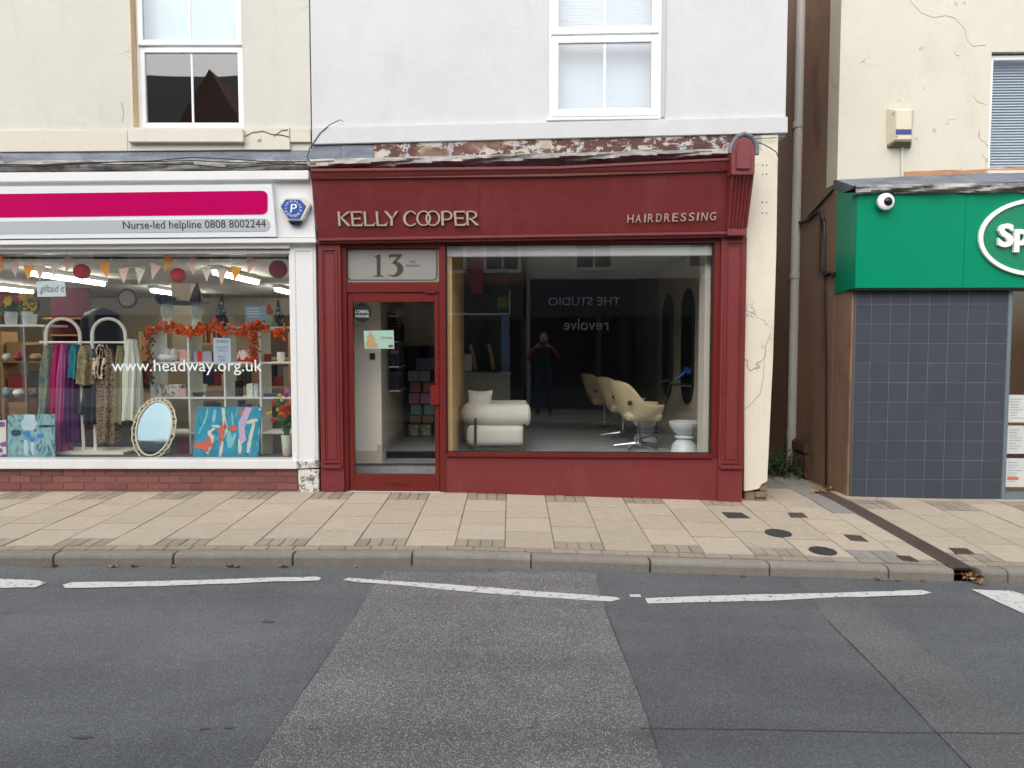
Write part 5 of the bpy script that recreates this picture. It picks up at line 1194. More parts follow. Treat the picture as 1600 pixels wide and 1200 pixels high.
item('patterned_vase', cyl(374, 595, S2, .045), print_mat('zigzag_glaze', [lin(30, 28, 28), lin(226, 220, 206)], 26, 'hard', 3), 'black and white patterned vase in the third cube', 'vase', smooth=True)
item('floral_mug', boxat(385, 600, 395, S2), print_mat('mint_floral', [lin(170, 196, 176), lin(224, 226, 214)], 30), 'mint floral tin beside the patterned vase', 'tin')
item('silver_tin', boxat(396, 601, 403, S2), print_mat('silver_floral', [lin(140, 146, 150), lin(216, 220, 220)], 30), 'silver floral tin next to the mint tin', 'tin')
item('blue_books', boxat(411, 616, 436, S2), mat('blue_cover', lin(30, 54, 96), .5), 'flat blue books in the right hand cube', 'books')
item('purple_pot', cyl(450, 606, S2, .04), mat('lilac_glaze', lin(150, 96, 140), .5), 'lilac pot in the right hand cube behind the flowers', 'pot', smooth=True)
item('sunset_canvas', boxat(278, 688, 295, 716, YS + .1, .03), print_mat('sunset_print', [lin(214, 96, 40), lin(150, 80, 110), lin(96, 70, 130)], 3), 'small orange and purple canvas in the bottom cube', 'painting')
bk = thing('book_row', 'row of old books on a shelf seen through the second cube', 'books', atY(322, 535, 10.5))
q = random.Random(6); x = X(310, 10.5)
for i in range(11):
    w_ = q.uniform(.02, .045); f = MB(); f.box(x, x + w_ - .002, 10.5, 10.7, Z(322, 536, 10.5), Z(322, 536, 10.5) + q.uniform(.18, .27)); f.build('book', mat('book_%d' % (i % 5), [lin(120, 60, 44), lin(190, 150, 70), lin(60, 70, 80), lin(150, 130, 110), lin(90, 40, 40)][i % 5], .7), bk); x += w_
f = MB(); f.box(X(300, 10.5), X(352, 10.5), 10.45, 10.75, Z(322, 536, 10.5) - .03, Z(322, 536, 10.5) - .001)
for zz in (.45, .9, 1.3): f.box(X(300, 10.5), X(452, 10.5), 10.46, 10.75, zz, zz + .03)
f.box(X(300, 10.5) - .03, X(300, 10.5), 10.45, 10.75, CZ0, 1.7); f.box(X(452, 10.5), X(452, 10.5) + .03, 10.45, 10.75, CZ0, 1.7)
one('back_bookcase', f, MATS['pine_shelf'], 'pine bookcase behind the cube shelving', 'bookcase')
q = random.Random(16)
stock = 0
for zz in (.48, .93):
    x = X(312, 10.5)
    while x < X(445, 10.5):
        w_ = q.uniform(.1, .22); f = MB(); f.box(x, x + w_ - .01, 10.5, 10.7, zz + .001, zz + q.uniform(.12, .3)); x += w_
        o = f.build('stock_box', mat('stock_%d' % (stock % 6), [lin(90, 60, 44), lin(60, 54, 50), lin(140, 110, 80), lin(40, 50, 70), lin(120, 40, 40), lin(150, 140, 120)][stock % 6], .7)); tag(o, '%s box on the %s board of the back bookcase' % (['brown', 'charcoal', 'tan', 'navy', 'red', 'stone'][stock % 6], 'lower' if zz < .6 else 'upper'), 'box', 'stock on the back bookcase'); stock += 1
# stock boxes seen through the glass cabinet and behind the rack
q = random.Random(26)
for row, zz in enumerate((CZ0, .5, .92, 1.3)):
    x = -7.0
    while x < -5.25 and row > 0:
        w_ = q.uniform(.12, .3); f = MB(); h = q.uniform(.18, .36); f.box(x, x + w_ - .012, 10.2, 10.5, zz, zz + h); x += w_
        o = f.build('stock_carton', mat('carton_%d' % (stock % 6), [lin(176, 140, 96), lin(120, 88, 60), lin(150, 60, 54), lin(90, 96, 100), lin(190, 176, 150), lin(60, 44, 40)][stock % 6], .7)); tag(o, '%s carton on the %s board of the stock shelves' % (['tan', 'brown', 'red', 'grey', 'cream', 'dark brown'][stock % 6], ['floor', 'lowest', 'middle', 'top'][row]), 'box', 'stock behind the clothes rack'); stock += 1
f = MB()
for zz in (.47, .89, 1.27): f.box(-7.05, -5.15, 10.18, 10.52, zz, zz + .028)
f.box(-7.08, -7.05, 10.18, 10.52, CZ0, 1.7); f.box(-5.15, -5.12, 10.18, 10.52, CZ0, 1.7); one('stock_shelves', f, MATS['pine_shelf'], 'pine shelves of stock behind the clothes rack', 'shelves')
# mannequin heads and hats
HEADW = mat('white_polystyrene', lin(214, 222, 212), .7); ZT_ = zs_[0] + .021
def head(px, lab):
    c = atY(px, 512, YS + .15); t = thing('mannequin_head', lab, 'mannequin head', (c.x, YS + .15, ZT_)); f = MB()
    f.lathe([(.075, 0), (.065, .02), (.05, .06), (.048, .1)], (c.x, YS + .15, ZT_), 18); f.ell((c.x, YS + .15, ZT_ + .185), (.07, .085, .105), 20, 14)
    f.ell((c.x - .005, YS + .065, ZT_ + .175), (.011, .02, .028), 8, 6); f.ell((c.x - .005, YS + .075, ZT_ + .13), (.022, .012, .01), 8, 6); f.build('head', HEADW, t, 0, True); return c.x
h1 = head(262, 'white mannequin head wearing a dark beret on the cubes'); h2 = head(308, 'white mannequin head under the tall purple witch hat')
f = MB(); f.lathe([(.09, 0), (.13, .03), (.11, .075), (.03, .1)], (h1 + .0, YS + .17, ZT_ + .262), 22); f.lathe([(.11, 0), (.09, .05)], (h1 + .14, YS + .22, ZT_ + .25), 16); f.ell((h1 - .11, YS + .18, ZT_ + .33), (.045, .045, .045)); one('dark_beret', f, mat('slate_felt', lin(76, 84, 104), .9), 'slate felt cap on the left mannequin head', 'hat', None, 0, True)
def witch(px, py0, py1, r, br, m, lab, Y=YS + .15, zbase=None):
    z0 = zbase if zbase is not None else Z(px, py1, Y); h = Z(px, py0, Y) - z0; x = X(px, Y)
    t = thing('witch_hat', lab, 'hat', (x, Y, z0)); f = MB(); f.lathe([(br, 0), (br, .006), (r, .012)], (x, Y, z0), 28); f.build('brim', MATS.get('hat_brim') or mat('hat_brim', lin(62, 68, 84), .8), t, 0, True)
    f = MB(); n = 9; f.lathe([(r * (1 - k / n) ** .85 + .004, .012 + (h - .012) * k / n) for k in range(n + 1)], (x, Y, z0), 20); f.v = [(a + .02 * ((c - z0) / h) ** 2 * math.sin(px), b_, c) for a, b_, c in f.v]; f.build('cone', m, t, 0, True)
witch(309, 441, 474, .075, .15, mat('plum_felt', lin(112, 88, 110), .85), 'tall purple witch hat on the right mannequin head', zbase=ZT_ + .272)
SKULL = print_mat('spooky_print', [lin(200, 202, 206), lin(44, 46, 56), lin(80, 84, 96), lin(206, 208, 212)], 22, 'hard', 2)
witch(347, 459, 509, .085, .115, SKULL, 'black and white printed witch hat standing on the cubes', zbase=ZT_ + .002); witch(438, 468, 506, .065, .075, SKULL, 'smaller printed witch hat at the right end of the cubes', zbase=ZT_ + .002)
# blue flyer, tombola notice, soft toy
t = thing('blue_flyer', 'pale blue printed flyer standing on the cube shelving', 'flyer', (X(399, YS), YS + .05, ZT_)); f = MB(); a, b_ = atY(383, 478, YS + .05), atY(416, 506, YS + .05); f.box(a.x, b_.x, YS + .05, YS + .053, ZT_ + .001, a.z); f.build('sheet', mat('sky_blue_card', lin(150, 186, 214), .5), t)
f = MB(); 
for j in range(4): f.box(a.x + .02, a.x + .16, YS + .048, YS + .0495, a.z - .035 - j * .03, a.z - .025 - j * .03)
f.build('print', WHITEP, t)
t = thing('tombola_notice', 'pale blue TOMBOLA notice taped inside the glass', 'notice', atY(347, 570, GL1 - .02)); YN = GL1 + .6
YN = YS - .012
f = MB(); f.prism([atY(333, 528, YN), atY(360, 528, YN), atY(361, 569, YN), atY(334, 569, YN)], (0, .0015, 0)); f.build('sheet', mat('pale_blue_paper', lin(196, 214, 234), .6), t)
f = MB()
for tx, x0, y0, x1, y1 in (('TOMBOLA', 337, 531.5, 357, 535.5), ('3 TICKETS', 338, 541, 356, 544.5), ('FOR £ 1', 340, 546, 354, 549.5), ('PAY AT', 341, 556, 353, 559.5), ('DESK', 342, 561, 352, 564.5)):
    a, b_ = atY(x0, y1, YN), atY(x1, y0, YN); f.text(tx, lambda u, v, k: (a.x + u, YN - .0006 - .0003 * k, a.z + v), b_.x - a.x, b_.z - a.z, 0)
f.build('lettering', INK, t)
t = thing('soft_toy', 'small green and red soft toy next to the printed hat', 'toy', (X(424, YS), YS + .12, ZT_)); x = X(424, YS + .12); f = MB(); f.ell((x, YS + .12, ZT_ + .07), (.055, .05, .07)); f.build('body', mat('toy_green', lin(160, 190, 150), .9), t, 0, True); f = MB(); f.ell((x - .01, YS + .12, ZT_ + .17), (.04, .04, .04)); f.lathe([(.035, 0), (.004, .07)], (x - .02, YS + .12, ZT_ + .195), 12); f.build('head', mat('toy_red', lin(196, 60, 60), .9), t, 0, True)
# autumn garland
gd = thing('autumn_garland', 'garland of orange autumn leaves draped over the cube shelving', 'garland', (X(345, YS), YS - .02, zs_[0] - .3)); q = random.Random(9); lo_, lr = MB(), MB()
def leafcl(mb, c, s):
    d = Vector((q.uniform(-1, 1), q.uniform(-.8, .2), q.uniform(-1, 1))).normalized(); n_ = d.cross(Vector((q.uniform(-.3, .3), 1, q.uniform(-.3, .3)))).normalized()
    mb.add([c - d * s * .5, c + n_ * s * .45, c + d * s * .6, c - n_ * s * .45, c + Vector((0, -.012, 0))], [(0, 1, 4), (1, 2, 4), (2, 3, 4), (3, 0, 4)])
for i in range(330):
    px = q.uniform(228, 456); py = 514 + 5 * math.sin(px * .09) + q.gauss(0, 4.5); leafcl(lo_ if q.random() < .7 else lr, atY(px, py, YS - .03 + q.uniform(-.03, .02)), q.uniform(.035, .065))
for i in range(160):
    px = 397 + q.gauss(0, 3.5); py = q.uniform(512, 568); leafcl(lr if q.random() < .5 else lo_, atY(px, py, YS - .03 + q.uniform(-.03, .02)), q.uniform(.02, .045))
lo_.build('orange_leaves', mat('orange_leaf', lin(226, 96, 36), .7, .4, 30), gd); lr.build('rust_leaves', mat('rust_leaf', lin(168, 66, 30), .7, .4, 30), gd)
gv = MB(); gb = MB(); 
for i in range(140):
    px = 233 + q.gauss(0, 4); py = q.uniform(512, 600); leafcl(gv if q.random() < .55 else gb, atY(px, py, YS - .04), q.uniform(.025, .045))
gt = thing('berry_garland', 'hanging strand of green leaves and red berries at the left of the cubes', 'garland', (X(233, YS), YS - .04, Z(233, 600, YS))); gv.build('leaves', GRN, gt); gb.build('berries', mat('berry_red', lin(190, 44, 40), .6), gt)
# oval mirror with ornate frame
YM = 7.86; c = atY(232, 668, YM); rx, rz_ = 27 / FPX * YM, 43 / FPX * YM
om = thing('oval_mirror', 'oval mirror in an ornate cream scrolled frame', 'mirror', (c.x, YM, c.z - rz_ - .06)); IV = mat('ivory_resin', lin(226, 218, 190), .6, .1)
f = MB(); n = 48; f.prism([(c.x + rx * math.cos(2 * PI * k / n), YM + .006, c.z + rz_ * math.sin(2 * PI * k / n)) for k in range(n)], (0, .006, 0)); f.build('glass', mat('dimmed_mirror', (.14, .2, .235, 1), .03, .05, 4, 0, 10, 0, metal=1.), om)  # base colour darkened and blued so the reflected sky does not clip to white
f = MB(); R2 = lambda k, a: (c.x + (rx + a) * math.cos(k), YM, c.z + (rz_ + a) * math.sin(k))
f.tube([R2(2 * PI * k / 48, .008) for k in range(49)], .010, 8, False); f.tube([R2(2 * PI * k / 48, .05 + .006 * math.sin(k * 4)) for k in range(49)], .007, 6, False)
for k in range(30):
    a = 2 * PI * k / 30; p = Vector(R2(a, .032)); pts = [p + Vector((.019 * math.cos(w) * (1 - w / 16), 0, .019 * math.sin(w) * (1 - w / 16))) for w in [j * .8 + a * 3 for j in range(9)]]; f.tube(pts, .0055, 6)
f.build('frame', IV, om, 0, True); om.rotation_euler = (math.radians(-20), 0, 0)
# paintings
def painting(name, pts, Y, m, lab, edge=True, lean=.06):
    t = thing(name, lab, 'painting', atY((pts[0][0] + pts[2][0]) / 2, pts[2][1], Y)); f = MB(); P = [atY(pts[0][0], pts[0][1], Y + lean), atY(pts[1][0], pts[1][1], Y + lean), atY(pts[2][0], pts[2][1], Y), atY(pts[3][0], pts[3][1], Y)]
    f.prism(P, (0, .02, 0)); f.build('canvas', m, t); return t, P
PB = print_mat('blue_abstract', [lin(46, 110, 136), lin(108, 160, 172), lin(150, 186, 188), lin(40, 92, 120), lin(190, 206, 204)], 5, 'noise', 2)
t, P = painting('blue_painting', [(12, 648), (86, 647.5), (86, 719), (12, 719)], 7.82, PB, 'blue abstract painting of flowers in a pale vase', lean=.05)
def on(P, u, v, o=-.004): return P[0].lerp(P[1], u).lerp(P[3].lerp(P[2], u), v) + Vector((0, o, 0))
def blob(mb, P, u, v, ru, rv, n=12, seed=0):
    q = random.Random(seed + int(u * 997 + v * 313)); mb.prism([on(P, u + ru * math.cos(2 * PI * k / n) * q.uniform(.7, 1.2), v + rv * math.sin(2 * PI * k / n) * q.uniform(.7, 1.2)) for k in range(n)][::-1], (0, .003, 0))
def stroke(mb, P, pts, w):
    q = random.Random(int(pts[0][0] * 1000 + pts[-1][1] * 77)); n = 6 * (len(pts) - 1); C = []
    for i in range(n + 1):
        t = i / n * (len(pts) - 1); k = min(int(t), len(pts) - 2); f = t - k; p0, p1, p2, p3 = pts[max(k - 1, 0)], pts[k], pts[k + 1], pts[min(k + 2, len(pts) - 1)]
        C.append([.5 * (2 * p1[j] + (p2[j] - p0[j]) * f + (2 * p0[j] - 5 * p1[j] + 4 * p2[j] - p3[j]) * f * f + (3 * p1[j] - p0[j] - 3 * p2[j] + p3[j]) * f ** 3) for j in (0, 1)])
    Lf, Rt = [], []
    for i, c in enumerate(C):
        a, b_ = C[max(i - 1, 0)], C[min(i + 1, n)]; d = Vector((b_[0] - a[0], b_[1] - a[1])).normalized(); ww = w * (.45 + .75 * math.sin(PI * (.12 + .76 * i / n))) * q.uniform(.75, 1.2)
        Lf.append(on(P, c[0] - d.y * ww, c[1] + d.x * ww)); Rt.append(on(P, c[0] + d.y * ww, c[1] - d.x * ww))
    for i in range(n): mb.prism([Lf[i], Rt[i], Rt[i + 1], Lf[i + 1]], (0, .003, 0))
f = MB(); stroke(f, P, [(.47, .0), (.45, .35)], .13); stroke(f, P, [(.38, .55), (.4, .9)], .04); stroke(f, P, [(.52, .6), (.54, .88)], .03); f.build('pale_brushwork', mat('pale_blue_paint', lin(186, 208, 222), .6, .2, 20), t)
f = MB()
for u, v, r in ((.4, .42, .07), (.52, .55, .06), (.68, .47, .06), (.58, .34, .04), (.3, .58, .04)): blob(f, P, u, v, r, r, 9)
f.build('blue_flowers', mat('cobalt_paint', lin(56, 132, 200), .6, .3, 30), t); f = MB(); stroke(f, P, [(.08, .4), (.28, .4)], .06); stroke(f, P, [(.66, .26), (.98, .25)], .02); f.build('dark_brushwork', mat('dark_teal_paint', lin(40, 60, 74), .6), t)
t, P = painting('purple_flower_painting', [(-60, 658), (9, 657), (10, 719), (-60, 719)], 7.84, mat('off_white_canvas', lin(222, 216, 206), .7), 'off-white canvas with purple flowers cut by the left edge', lean=.05)
f = MB(); 
for u, v in ((.9, .1), (.95, .6), (.85, .75), (.95, .92), (.7, .4)): blob(f, P, u, v, .09, .07, 9)
f.build('purple_flowers', mat('violet_paint', lin(128, 80, 150), .6), t)
t, P = painting('dancers_painting', [(309, 635.5), (409, 636), (403, 719), (300, 719)], 7.85, print_mat('turquoise_wash', [lin(28, 118, 154), lin(60, 160, 188), lin(40, 132, 166), lin(110, 184, 200)], 4, 'noise', 2.5), 'turquoise painting of dancing figures leaning against the cubes', lean=.09)
CR, CO, LI = mat('cream_paint', lin(214, 214, 196), .6, .2, 20), mat('coral_paint', lin(214, 98, 78), .6, .25, 20), mat('lilac_paint', lin(196, 176, 206), .6, .2, 20)
f = MB(); stroke(f, P, [(.4, .02), (.43, .22), (.47, .45), (.42, .6)], .025); stroke(f, P, [(.3, .4), (.22, .5), (.28, .6), (.22, .88)], .025); stroke(f, P, [(.44, .65), (.42, .95)], .02); stroke(f, P, [(.7, .6), (.72, .88)], .025); stroke(f, P, [(.9, .3), (.86, .6), (.84, .86)], .025); stroke(f, P, [(.25, .36), (.38, .37)], .02); stroke(f, P, [(.78, .3), (.95, .24)], .03); f.build('pale_limbs', CR, t)
f = MB(); f.prism([on(P, *p) for p in ((.0, .68), (.14, .66), (.24, .55), (.3, .75), (.24, .86), (.12, .78), (.03, .78))][::-1], (0, .0025, 0)); f.prism([on(P, *p) for p in ((.44, .25), (.49, .4), (.45, .6), (.42, .74), (.38, .6), (.36, .4))][::-1], (0, .0028, 0)); stroke(f, P, [(.52, .38), (.64, .42)], .04); blob(f, P, .68, .09, .05, .04); f.build('coral_dress', CO, t)
f = MB(); f.prism([on(P, *p, -.005) for p in ((.75, .0), (.86, .02), (.8, .2), (.76, .4), (.8, .62), (.72, .72), (.68, .5), (.66, .3))][::-1], (0, .0035, 0)); f.build('lilac_dress', LI, t)
f = MB(); stroke(f, P, [(.06, .5), (.14, .25), (.16, .03)], .012); stroke(f, P, [(.28, .04), (.27, .3)], .02); stroke(f, P, [(.54, .1), (.58, .35)], .012); stroke(f, P, [(.52, .45), (.56, .78)], .03); stroke(f, P, [(.62, .5), (.58, .75)], .02); f.build('light_folds', mat('aqua_paint', lin(130, 200, 210), .6), t)
f = MB(); f.pan(Facade(7.84), [(402, 637.5), (406, 637.5), (406, 640), (402, 640)], .0, -.002); f.v = [tuple(on(P, .96, .03) + (Vector(v) - Vector(f.v[0])) + Vector((0, -.004, 0))) for v in f.v]; f.build('price_ticket', WHITEP, t)
# vase of flowers
YV = 7.9; c = atY(449, 718, YV); zz = zb + .005
vs_ = thing('flower_vase', 'tall pale vase with orange chrysanthemum and mixed flowers', 'vase', (c.x, YV, zz)); hV = Z(449, 680, YV) - zz
s = NT('ombre_glaze'); sp = s.n('ShaderNodeSeparateXYZ'); s.l(s.co(), sp.inputs[0]); GZ = s.set(s.mix(s.step(sp.outputs[2], .0, .1), lin(214, 170, 140), lin(206, 216, 200)), .3)
f = MB(); f.lathe([(.042, 0), (.05, .04), (.062, hV), (.055, hV)], (c.x, YV, zz), 20); f.build('vase', GZ, vs_, 0, True)
f = MB(); l_ = MB(); q = random.Random(3)
for i in range(26):
    tip = Vector((c.x + q.uniform(-.14, .08), YV + q.uniform(-.05, .08), zz + hV + q.uniform(.15, .42))); f.tube([(c.x + q.uniform(-.02, .02), YV, zz + hV - .02), tip], .003, 5)
    for k in range(4): leafcl(l_, Vector((c.x, YV, zz + hV)).lerp(tip, q.uniform(.1, .95)), .06)
f.build('stem', GRN, vs_); l_.build('leaf', GRN, vs_)
def pom(px, py, r, m, nm):
    p = atY(px, py, YV - .05); mb = MB(); rr_ = r / FPX * YV
    for i in range(int(28 + r * 3)):
        d = Vector((q.gauss(0, 1), q.gauss(0, 1) - .5, q.gauss(0, 1))).normalized(); n_ = d.cross(Vector((q.uniform(-1, 1), q.uniform(-1, 1), q.uniform(-1, 1)))).normalized(); a = p + d * rr_
        mb.add([p, p + d * rr_ * .6 + n_ * rr_ * .2, a, p + d * rr_ * .6 - n_ * rr_ * .2], [(0, 1, 2), (0, 2, 3)])
    mb.build(nm, m, vs_)
OR_ = mat('orange_petal', lin(222, 96, 30), .7, .3, 20); pom(446, 642, 12, OR_, 'chrysanthemum')
for px, py, r, m in ((421, 645, 4, YELP), (434, 640, 4, YELP), (437, 619, 4.5, YELP), (427, 628, 4.5, mat('red_petal', lin(206, 50, 36), .7)), (427, 656, 5, MATS['red_petal']), (447, 617, 5, MATS['red_petal']), (441, 625, 4, mat('cream_petal', lin(216, 216, 150), .7)), (450, 634, 6, OR_)): pom(px, py, r, m, 'flower')
# wall clock and posters deep inside
f = MB(); p = atY(197, 466, 11.3); f.lathe([(.15, 0), (.15, .03)], (0, 0, 0), 24); f.v = [(p.x + x, 11.36 - z, p.z + y) for x, y, z in f.v]; f2 = f
ckk = thing('wall_clock', 'round dark rimmed wall clock on the column inside the shop', 'clock', (p.x, 11.35, p.z - .15)); f.build('rim', BLACK, ckk)
f = MB(); f.lathe([(.12, 0), (.12, .004)], (0, 0, 0), 24); f.v = [(p.x + x, 11.33 - z, p.z + y) for x, y, z in f.v]; f.build('dial', mat('dial_cream', lin(150, 146, 130), .5), ckk)
# mobility wall board behind everything
f = MB(); f.box(-4.9, -2.6, 14.9, 15.0, .4, 2.1); one('rear_display', f, mat('rear_board', lin(110, 96, 84), .7, .3, 4), 'brown display board on the far wall of the charity shop', 'display board')
# ================================================================== inside the salon
BOU = mat('white_boucle', lin(232, 228, 218), .95, .06, 4, .12, 160, .6, 220)
# armchair seen from its side: back to the left
ax = X(774, 8.4); AY = 8.42
ac_ = thing('armchair', 'white boucle armchair with rolled arms on a slim bronze frame', 'armchair', (ax, AY + .3, SZ))
zr = Z(774, 650, 8.3); r_ = .122; x0, x1 = X(734, 8.35), X(825, 8.35)
path = [(x1, AY, zr), (x0 + .2, AY, zr)]
for k in range(1, 9): a = PI / 2 * k / 8; path.append((x0 + .2 - .2 * math.sin(a), AY + .2 - .2 * math.cos(a), zr))
path += [(x0, AY + .42, zr)]
for k in range(1, 9): a = PI / 2 * k / 8; path.append((x0 + .2 - .2 * math.cos(a), AY + .42 + .2 * math.sin(a), zr))
path += [(x1 - .02, AY + .62, zr)]
f = MB(); f.tube(path, r_, 20)
f.add([], []); e0 = path[0]; f.ell((e0[0], e0[1], e0[2]), (.035, r_ * .985, r_ * .985), 16, 12); f.ell(path[-1], (.035, r_ * .985, r_ * .985), 16, 12); f.build('back_roll', BOU, ac_, 0, True)
def rbox(x0, x1, y0, y1, z0, z1, bev, seg=4):
    mb = MB(); mb.box(x0, x1, y0, y1, z0, z1); bm = bmesh.new(); me = bpy.data.meshes.new('t'); me.from_pydata(mb.v, [], mb.f); bm.from_mesh(me); bmesh.ops.recalc_face_normals(bm, faces=bm.faces)
    bmesh.ops.bevel(bm, geom=list(bm.edges), offset=bev, segments=seg, affect='EDGES', profile=.5); o = MB(); bm.verts.ensure_lookup_table(); o.v = [tuple(v.co) for v in bm.verts]; o.f = [tuple(v.index for v in p.verts) for p in bm.faces]; bm.free(); bpy.data.meshes.remove(me); return o
rbox(X(728, 8.35), X(822, 8.35), AY - .11, AY + .72, Z(770, 698, 8.3), zr - r_ + .01, .075).build('seat', BOU, ac_, 0, True)
BRZ = mat('bronze_frame', lin(92, 84, 68), .4, .05, metal=.7)
f = MB()
for px in (742.5, 819.5):
    for yy in (AY - r_ - .022, AY + .75): f.box(X(px, 8.3) - .015, X(px, 8.3) + .015, yy, yy + .02, SZ + .001, zr - (.02 if px < 800 else .09))
for yy in (AY - r_ - .0205, AY + .7515): f.box(X(743, 8.3) + .012, X(819, 8.3) - .012, yy, yy + .017, Z(770, 703, 8.3), Z(770, 699, 8.3))
f.build('frame', BRZ, ac_, .003)
p = atY(750, 629, 8.72); cu_ = MB(); N_ = 14; V = []
for sd_ in (-1, 1):
    for a in range(N_ + 1):
        for b_ in range(N_ + 1):
            u, v = 2 * a / N_ - 1, 2 * b_ / N_ - 1; th = .075 * ((1 - u ** 4) * (1 - v ** 4)) ** .6; pin = 1 - .13 * (1 - (u * v) ** 2) * max(abs(u), abs(v)) ** 3
            lx, lz, ly = u * .17 * pin, v * .15 * pin, sd_ * th; V.append((p.x + lx * .9 + ly * .3, AY + .3 + ly + lz * .35 - lx * .2, p.z + lz))
M_ = (N_ + 1) ** 2; F_ = []
for sd_ in (0, 1):
    for a in range(N_):
        for b_ in range(N_): o = sd_ * M_ + a * (N_ + 1) + b_; F_.append((o, o + 1, o + N_ + 2, o + N_ + 1))
cu_.add(V, F_)
one('cushion', cu_, BOU, 'small white cushion leaning on the white armchair', 'cushion', None, 0, True)
# side table behind with bottle and glass
t = thing('drink_bottle', 'slim dark topped bottle standing behind the armchair cushion', 'bottle', atY(736, 640, 9.4)); p = atY(737, 640, 9.4); f = MB(); f.lathe([(.03, 0), (.03, .12), (.012, .17)], (p.x, 9.4, p.z), 14); f.build('body', mat('pale_bottle', lin(190, 190, 180), .3), t, 0, True); f = MB(); f.lathe([(.018, 0), (.014, .06), (.006, .09)], (p.x, 9.4, p.z + .17), 12); f.build('cap', BLACK, t, 0, True)
st_ = MB(); st_.lathe([(.2, 0), (.2, .02), (.03, .025), (.03, p.z - SZ - .025), (.19, p.z - SZ - .022), (.19, p.z - SZ - .002)], (p.x, 9.4, SZ), 24); one('side_table', st_, DARKGREY, 'small dark round side table behind the armchair', 'table', None, 0, True)
# reception desk, fluted
YK = 10.5; x0, x1 = X(718, YK), X(797, YK); zt2 = Z(760, 583, YK)
dk = thing('reception_desk', 'fluted pale reception desk at the back of the salon', 'desk', ((x0 + x1) / 2, YK, SZ))
f = MB(); f.box(x0, x1, YK + .03, YK + .6, SZ, zt2 - .03); f.build('carcass', mat('desk_carcass', lin(150, 150, 140), .7), dk)
FLU = mat('fluted_stone', lin(186, 186, 172), .6, rv=.06); n = int((x1 - x0) / .03); fm = MB(); fm.tube([(0, 0, 0), (0, 0, zt2 - SZ - .035)], .0135, 10); fme = fm.mesh('flute', smooth=True); fme.materials.append(FLU)
for i in range(n): ob = bpy.data.objects.new('flute', fme); COL.objects.link(ob); ob.parent = dk; ob.location = Vector((x0 + .015 + i * .03, YK + .022, SZ)) - ORG[dk.name]
f = MB(); f.box(x0 - .01, x1 + .01, YK - .005, YK + .62, zt2 - .028, zt2); f.build('desk_top', FLU, dk, .004)
t = thing('till_screen', 'white back of a computer screen on the reception desk', 'screen', (X(729, YK + .2), YK + .2, zt2)); f = MB(); f.box(X(722, YK + .2), X(737, YK + .2), YK + .2, YK + .22, zt2 + .03, Z(730, 553, YK + .2)); f.build('panel', WHITEP, t, .004); f = MB(); f.box(X(729, YK + .2) - .05, X(729, YK + .2) + .05, YK + .18, YK + .3, zt2 + .001, zt2 + .032); f.build('foot', STEEL, t)
# styling chairs
CHL = mat('beige_leather', lin(202, 186, 150), .5, .08, 5, .04, 80, .1)
def chair(cx, cy, lab, first=None):
    t = thing('styling_chair', lab, 'chair', (cx, cy, SZ), 'styling chairs along the mirrors')
    return t
def shell():
    """tub shell, open side towards +x"""
    n, m = 36, 9; V = []; th0 = math.radians(38)
    ss = lambda t: max(0, min(1, t)) ** 2 * (3 - 2 * max(0, min(1, t)))
    hr = lambda a: .17 + .26 * ss((math.cos(a) + .15) / .85)       # a = 0 is the back
    for side_ in (0, 1):
        for j in range(m + 1):
            t = j / m
            for i in range(n + 1):
                a = -PI + th0 + (2 * PI - 2 * th0) * i / n; h = hr(a); r = .215 + .085 * math.sin(t * PI / 2) - side_ * .05; lean = .055 * t ** 1.2 * ss((math.cos(a) + .15) / .85)
                V.append((-(r + lean) * math.cos(a) * 1.05 + .02, r * math.sin(a), .37 + t * h + (side_ * .04 if t < .2 else 0) - (0 if t < .95 else .0)))
    W_ = n + 1; F_ = []
    for side_ in (0, 1):
        o = side_ * (m + 1) * W_
        for j in range(m):
            for i in range(n): F_.append((o + j * W_ + i, o + j * W_ + i + 1, o + (j + 1) * W_ + i + 1, o + (j + 1) * W_ + i))
    O = (m + 1) * W_
    for i in range(n): F_.append((m * W_ + i, m * W_ + i + 1, O + m * W_ + i + 1, O + m * W_ + i)); F_.append((i, i + 1, O + i + 1, O + i))
    for j in range(m): F_.append((j * W_, (j + 1) * W_, O + (j + 1) * W_, O + j * W_)); F_.append((j * W_ + n, (j + 1) * W_ + n, O + (j + 1) * W_ + n, O + j * W_ + n))
    mb = MB(); mb.add(V, F_); return mb
base_c = thing('styling_chair', 'beige styling chair nearest the salon window', 'chair', (X(1003, 8.5), 8.62, SZ), 'styling chairs along the mirrors'); bl_ = ORG[base_c.name]
def put(mb): mb.v = [tuple(Vector(v) + bl_) for v in mb.v]; return mb
so = put(shell()).build('shell', CHL, base_c, 0, True); sb = so.modifiers.new('sub', 'SUBSURF'); sb.levels = sb.render_levels = 1
f = rbox(-.2, .24, -.2, .2, .34, .46, .06); put(f).build('seat', CHL, base_c, 0, True)
f = MB(); f.lathe([(.022, .05), (.022, .36)], (0, 0, 0), 14); f.lathe([(.045, .05), (.035, .12)], (0, 0, 0), 14); put(f).build('column', CHROME, base_c, 0, True)
for k in range(5):
    a = 2 * PI * k / 5 + .3; f = MB(); f.tube([(0, 0, .07), (.3 * math.cos(a), .3 * math.sin(a), .025)], [.022, .014], 8); put(f).build('foot', CHROME, base_c, 0, True)
f = MB(); f.lathe([(.03, 0), (.03, .006)], (0, 0, 0), 16); f.v = [(x - .16, -.263 - z - .012, .56 + y) for x, y, z in f.v]; put(f).build('badge', CHROME, base_c)
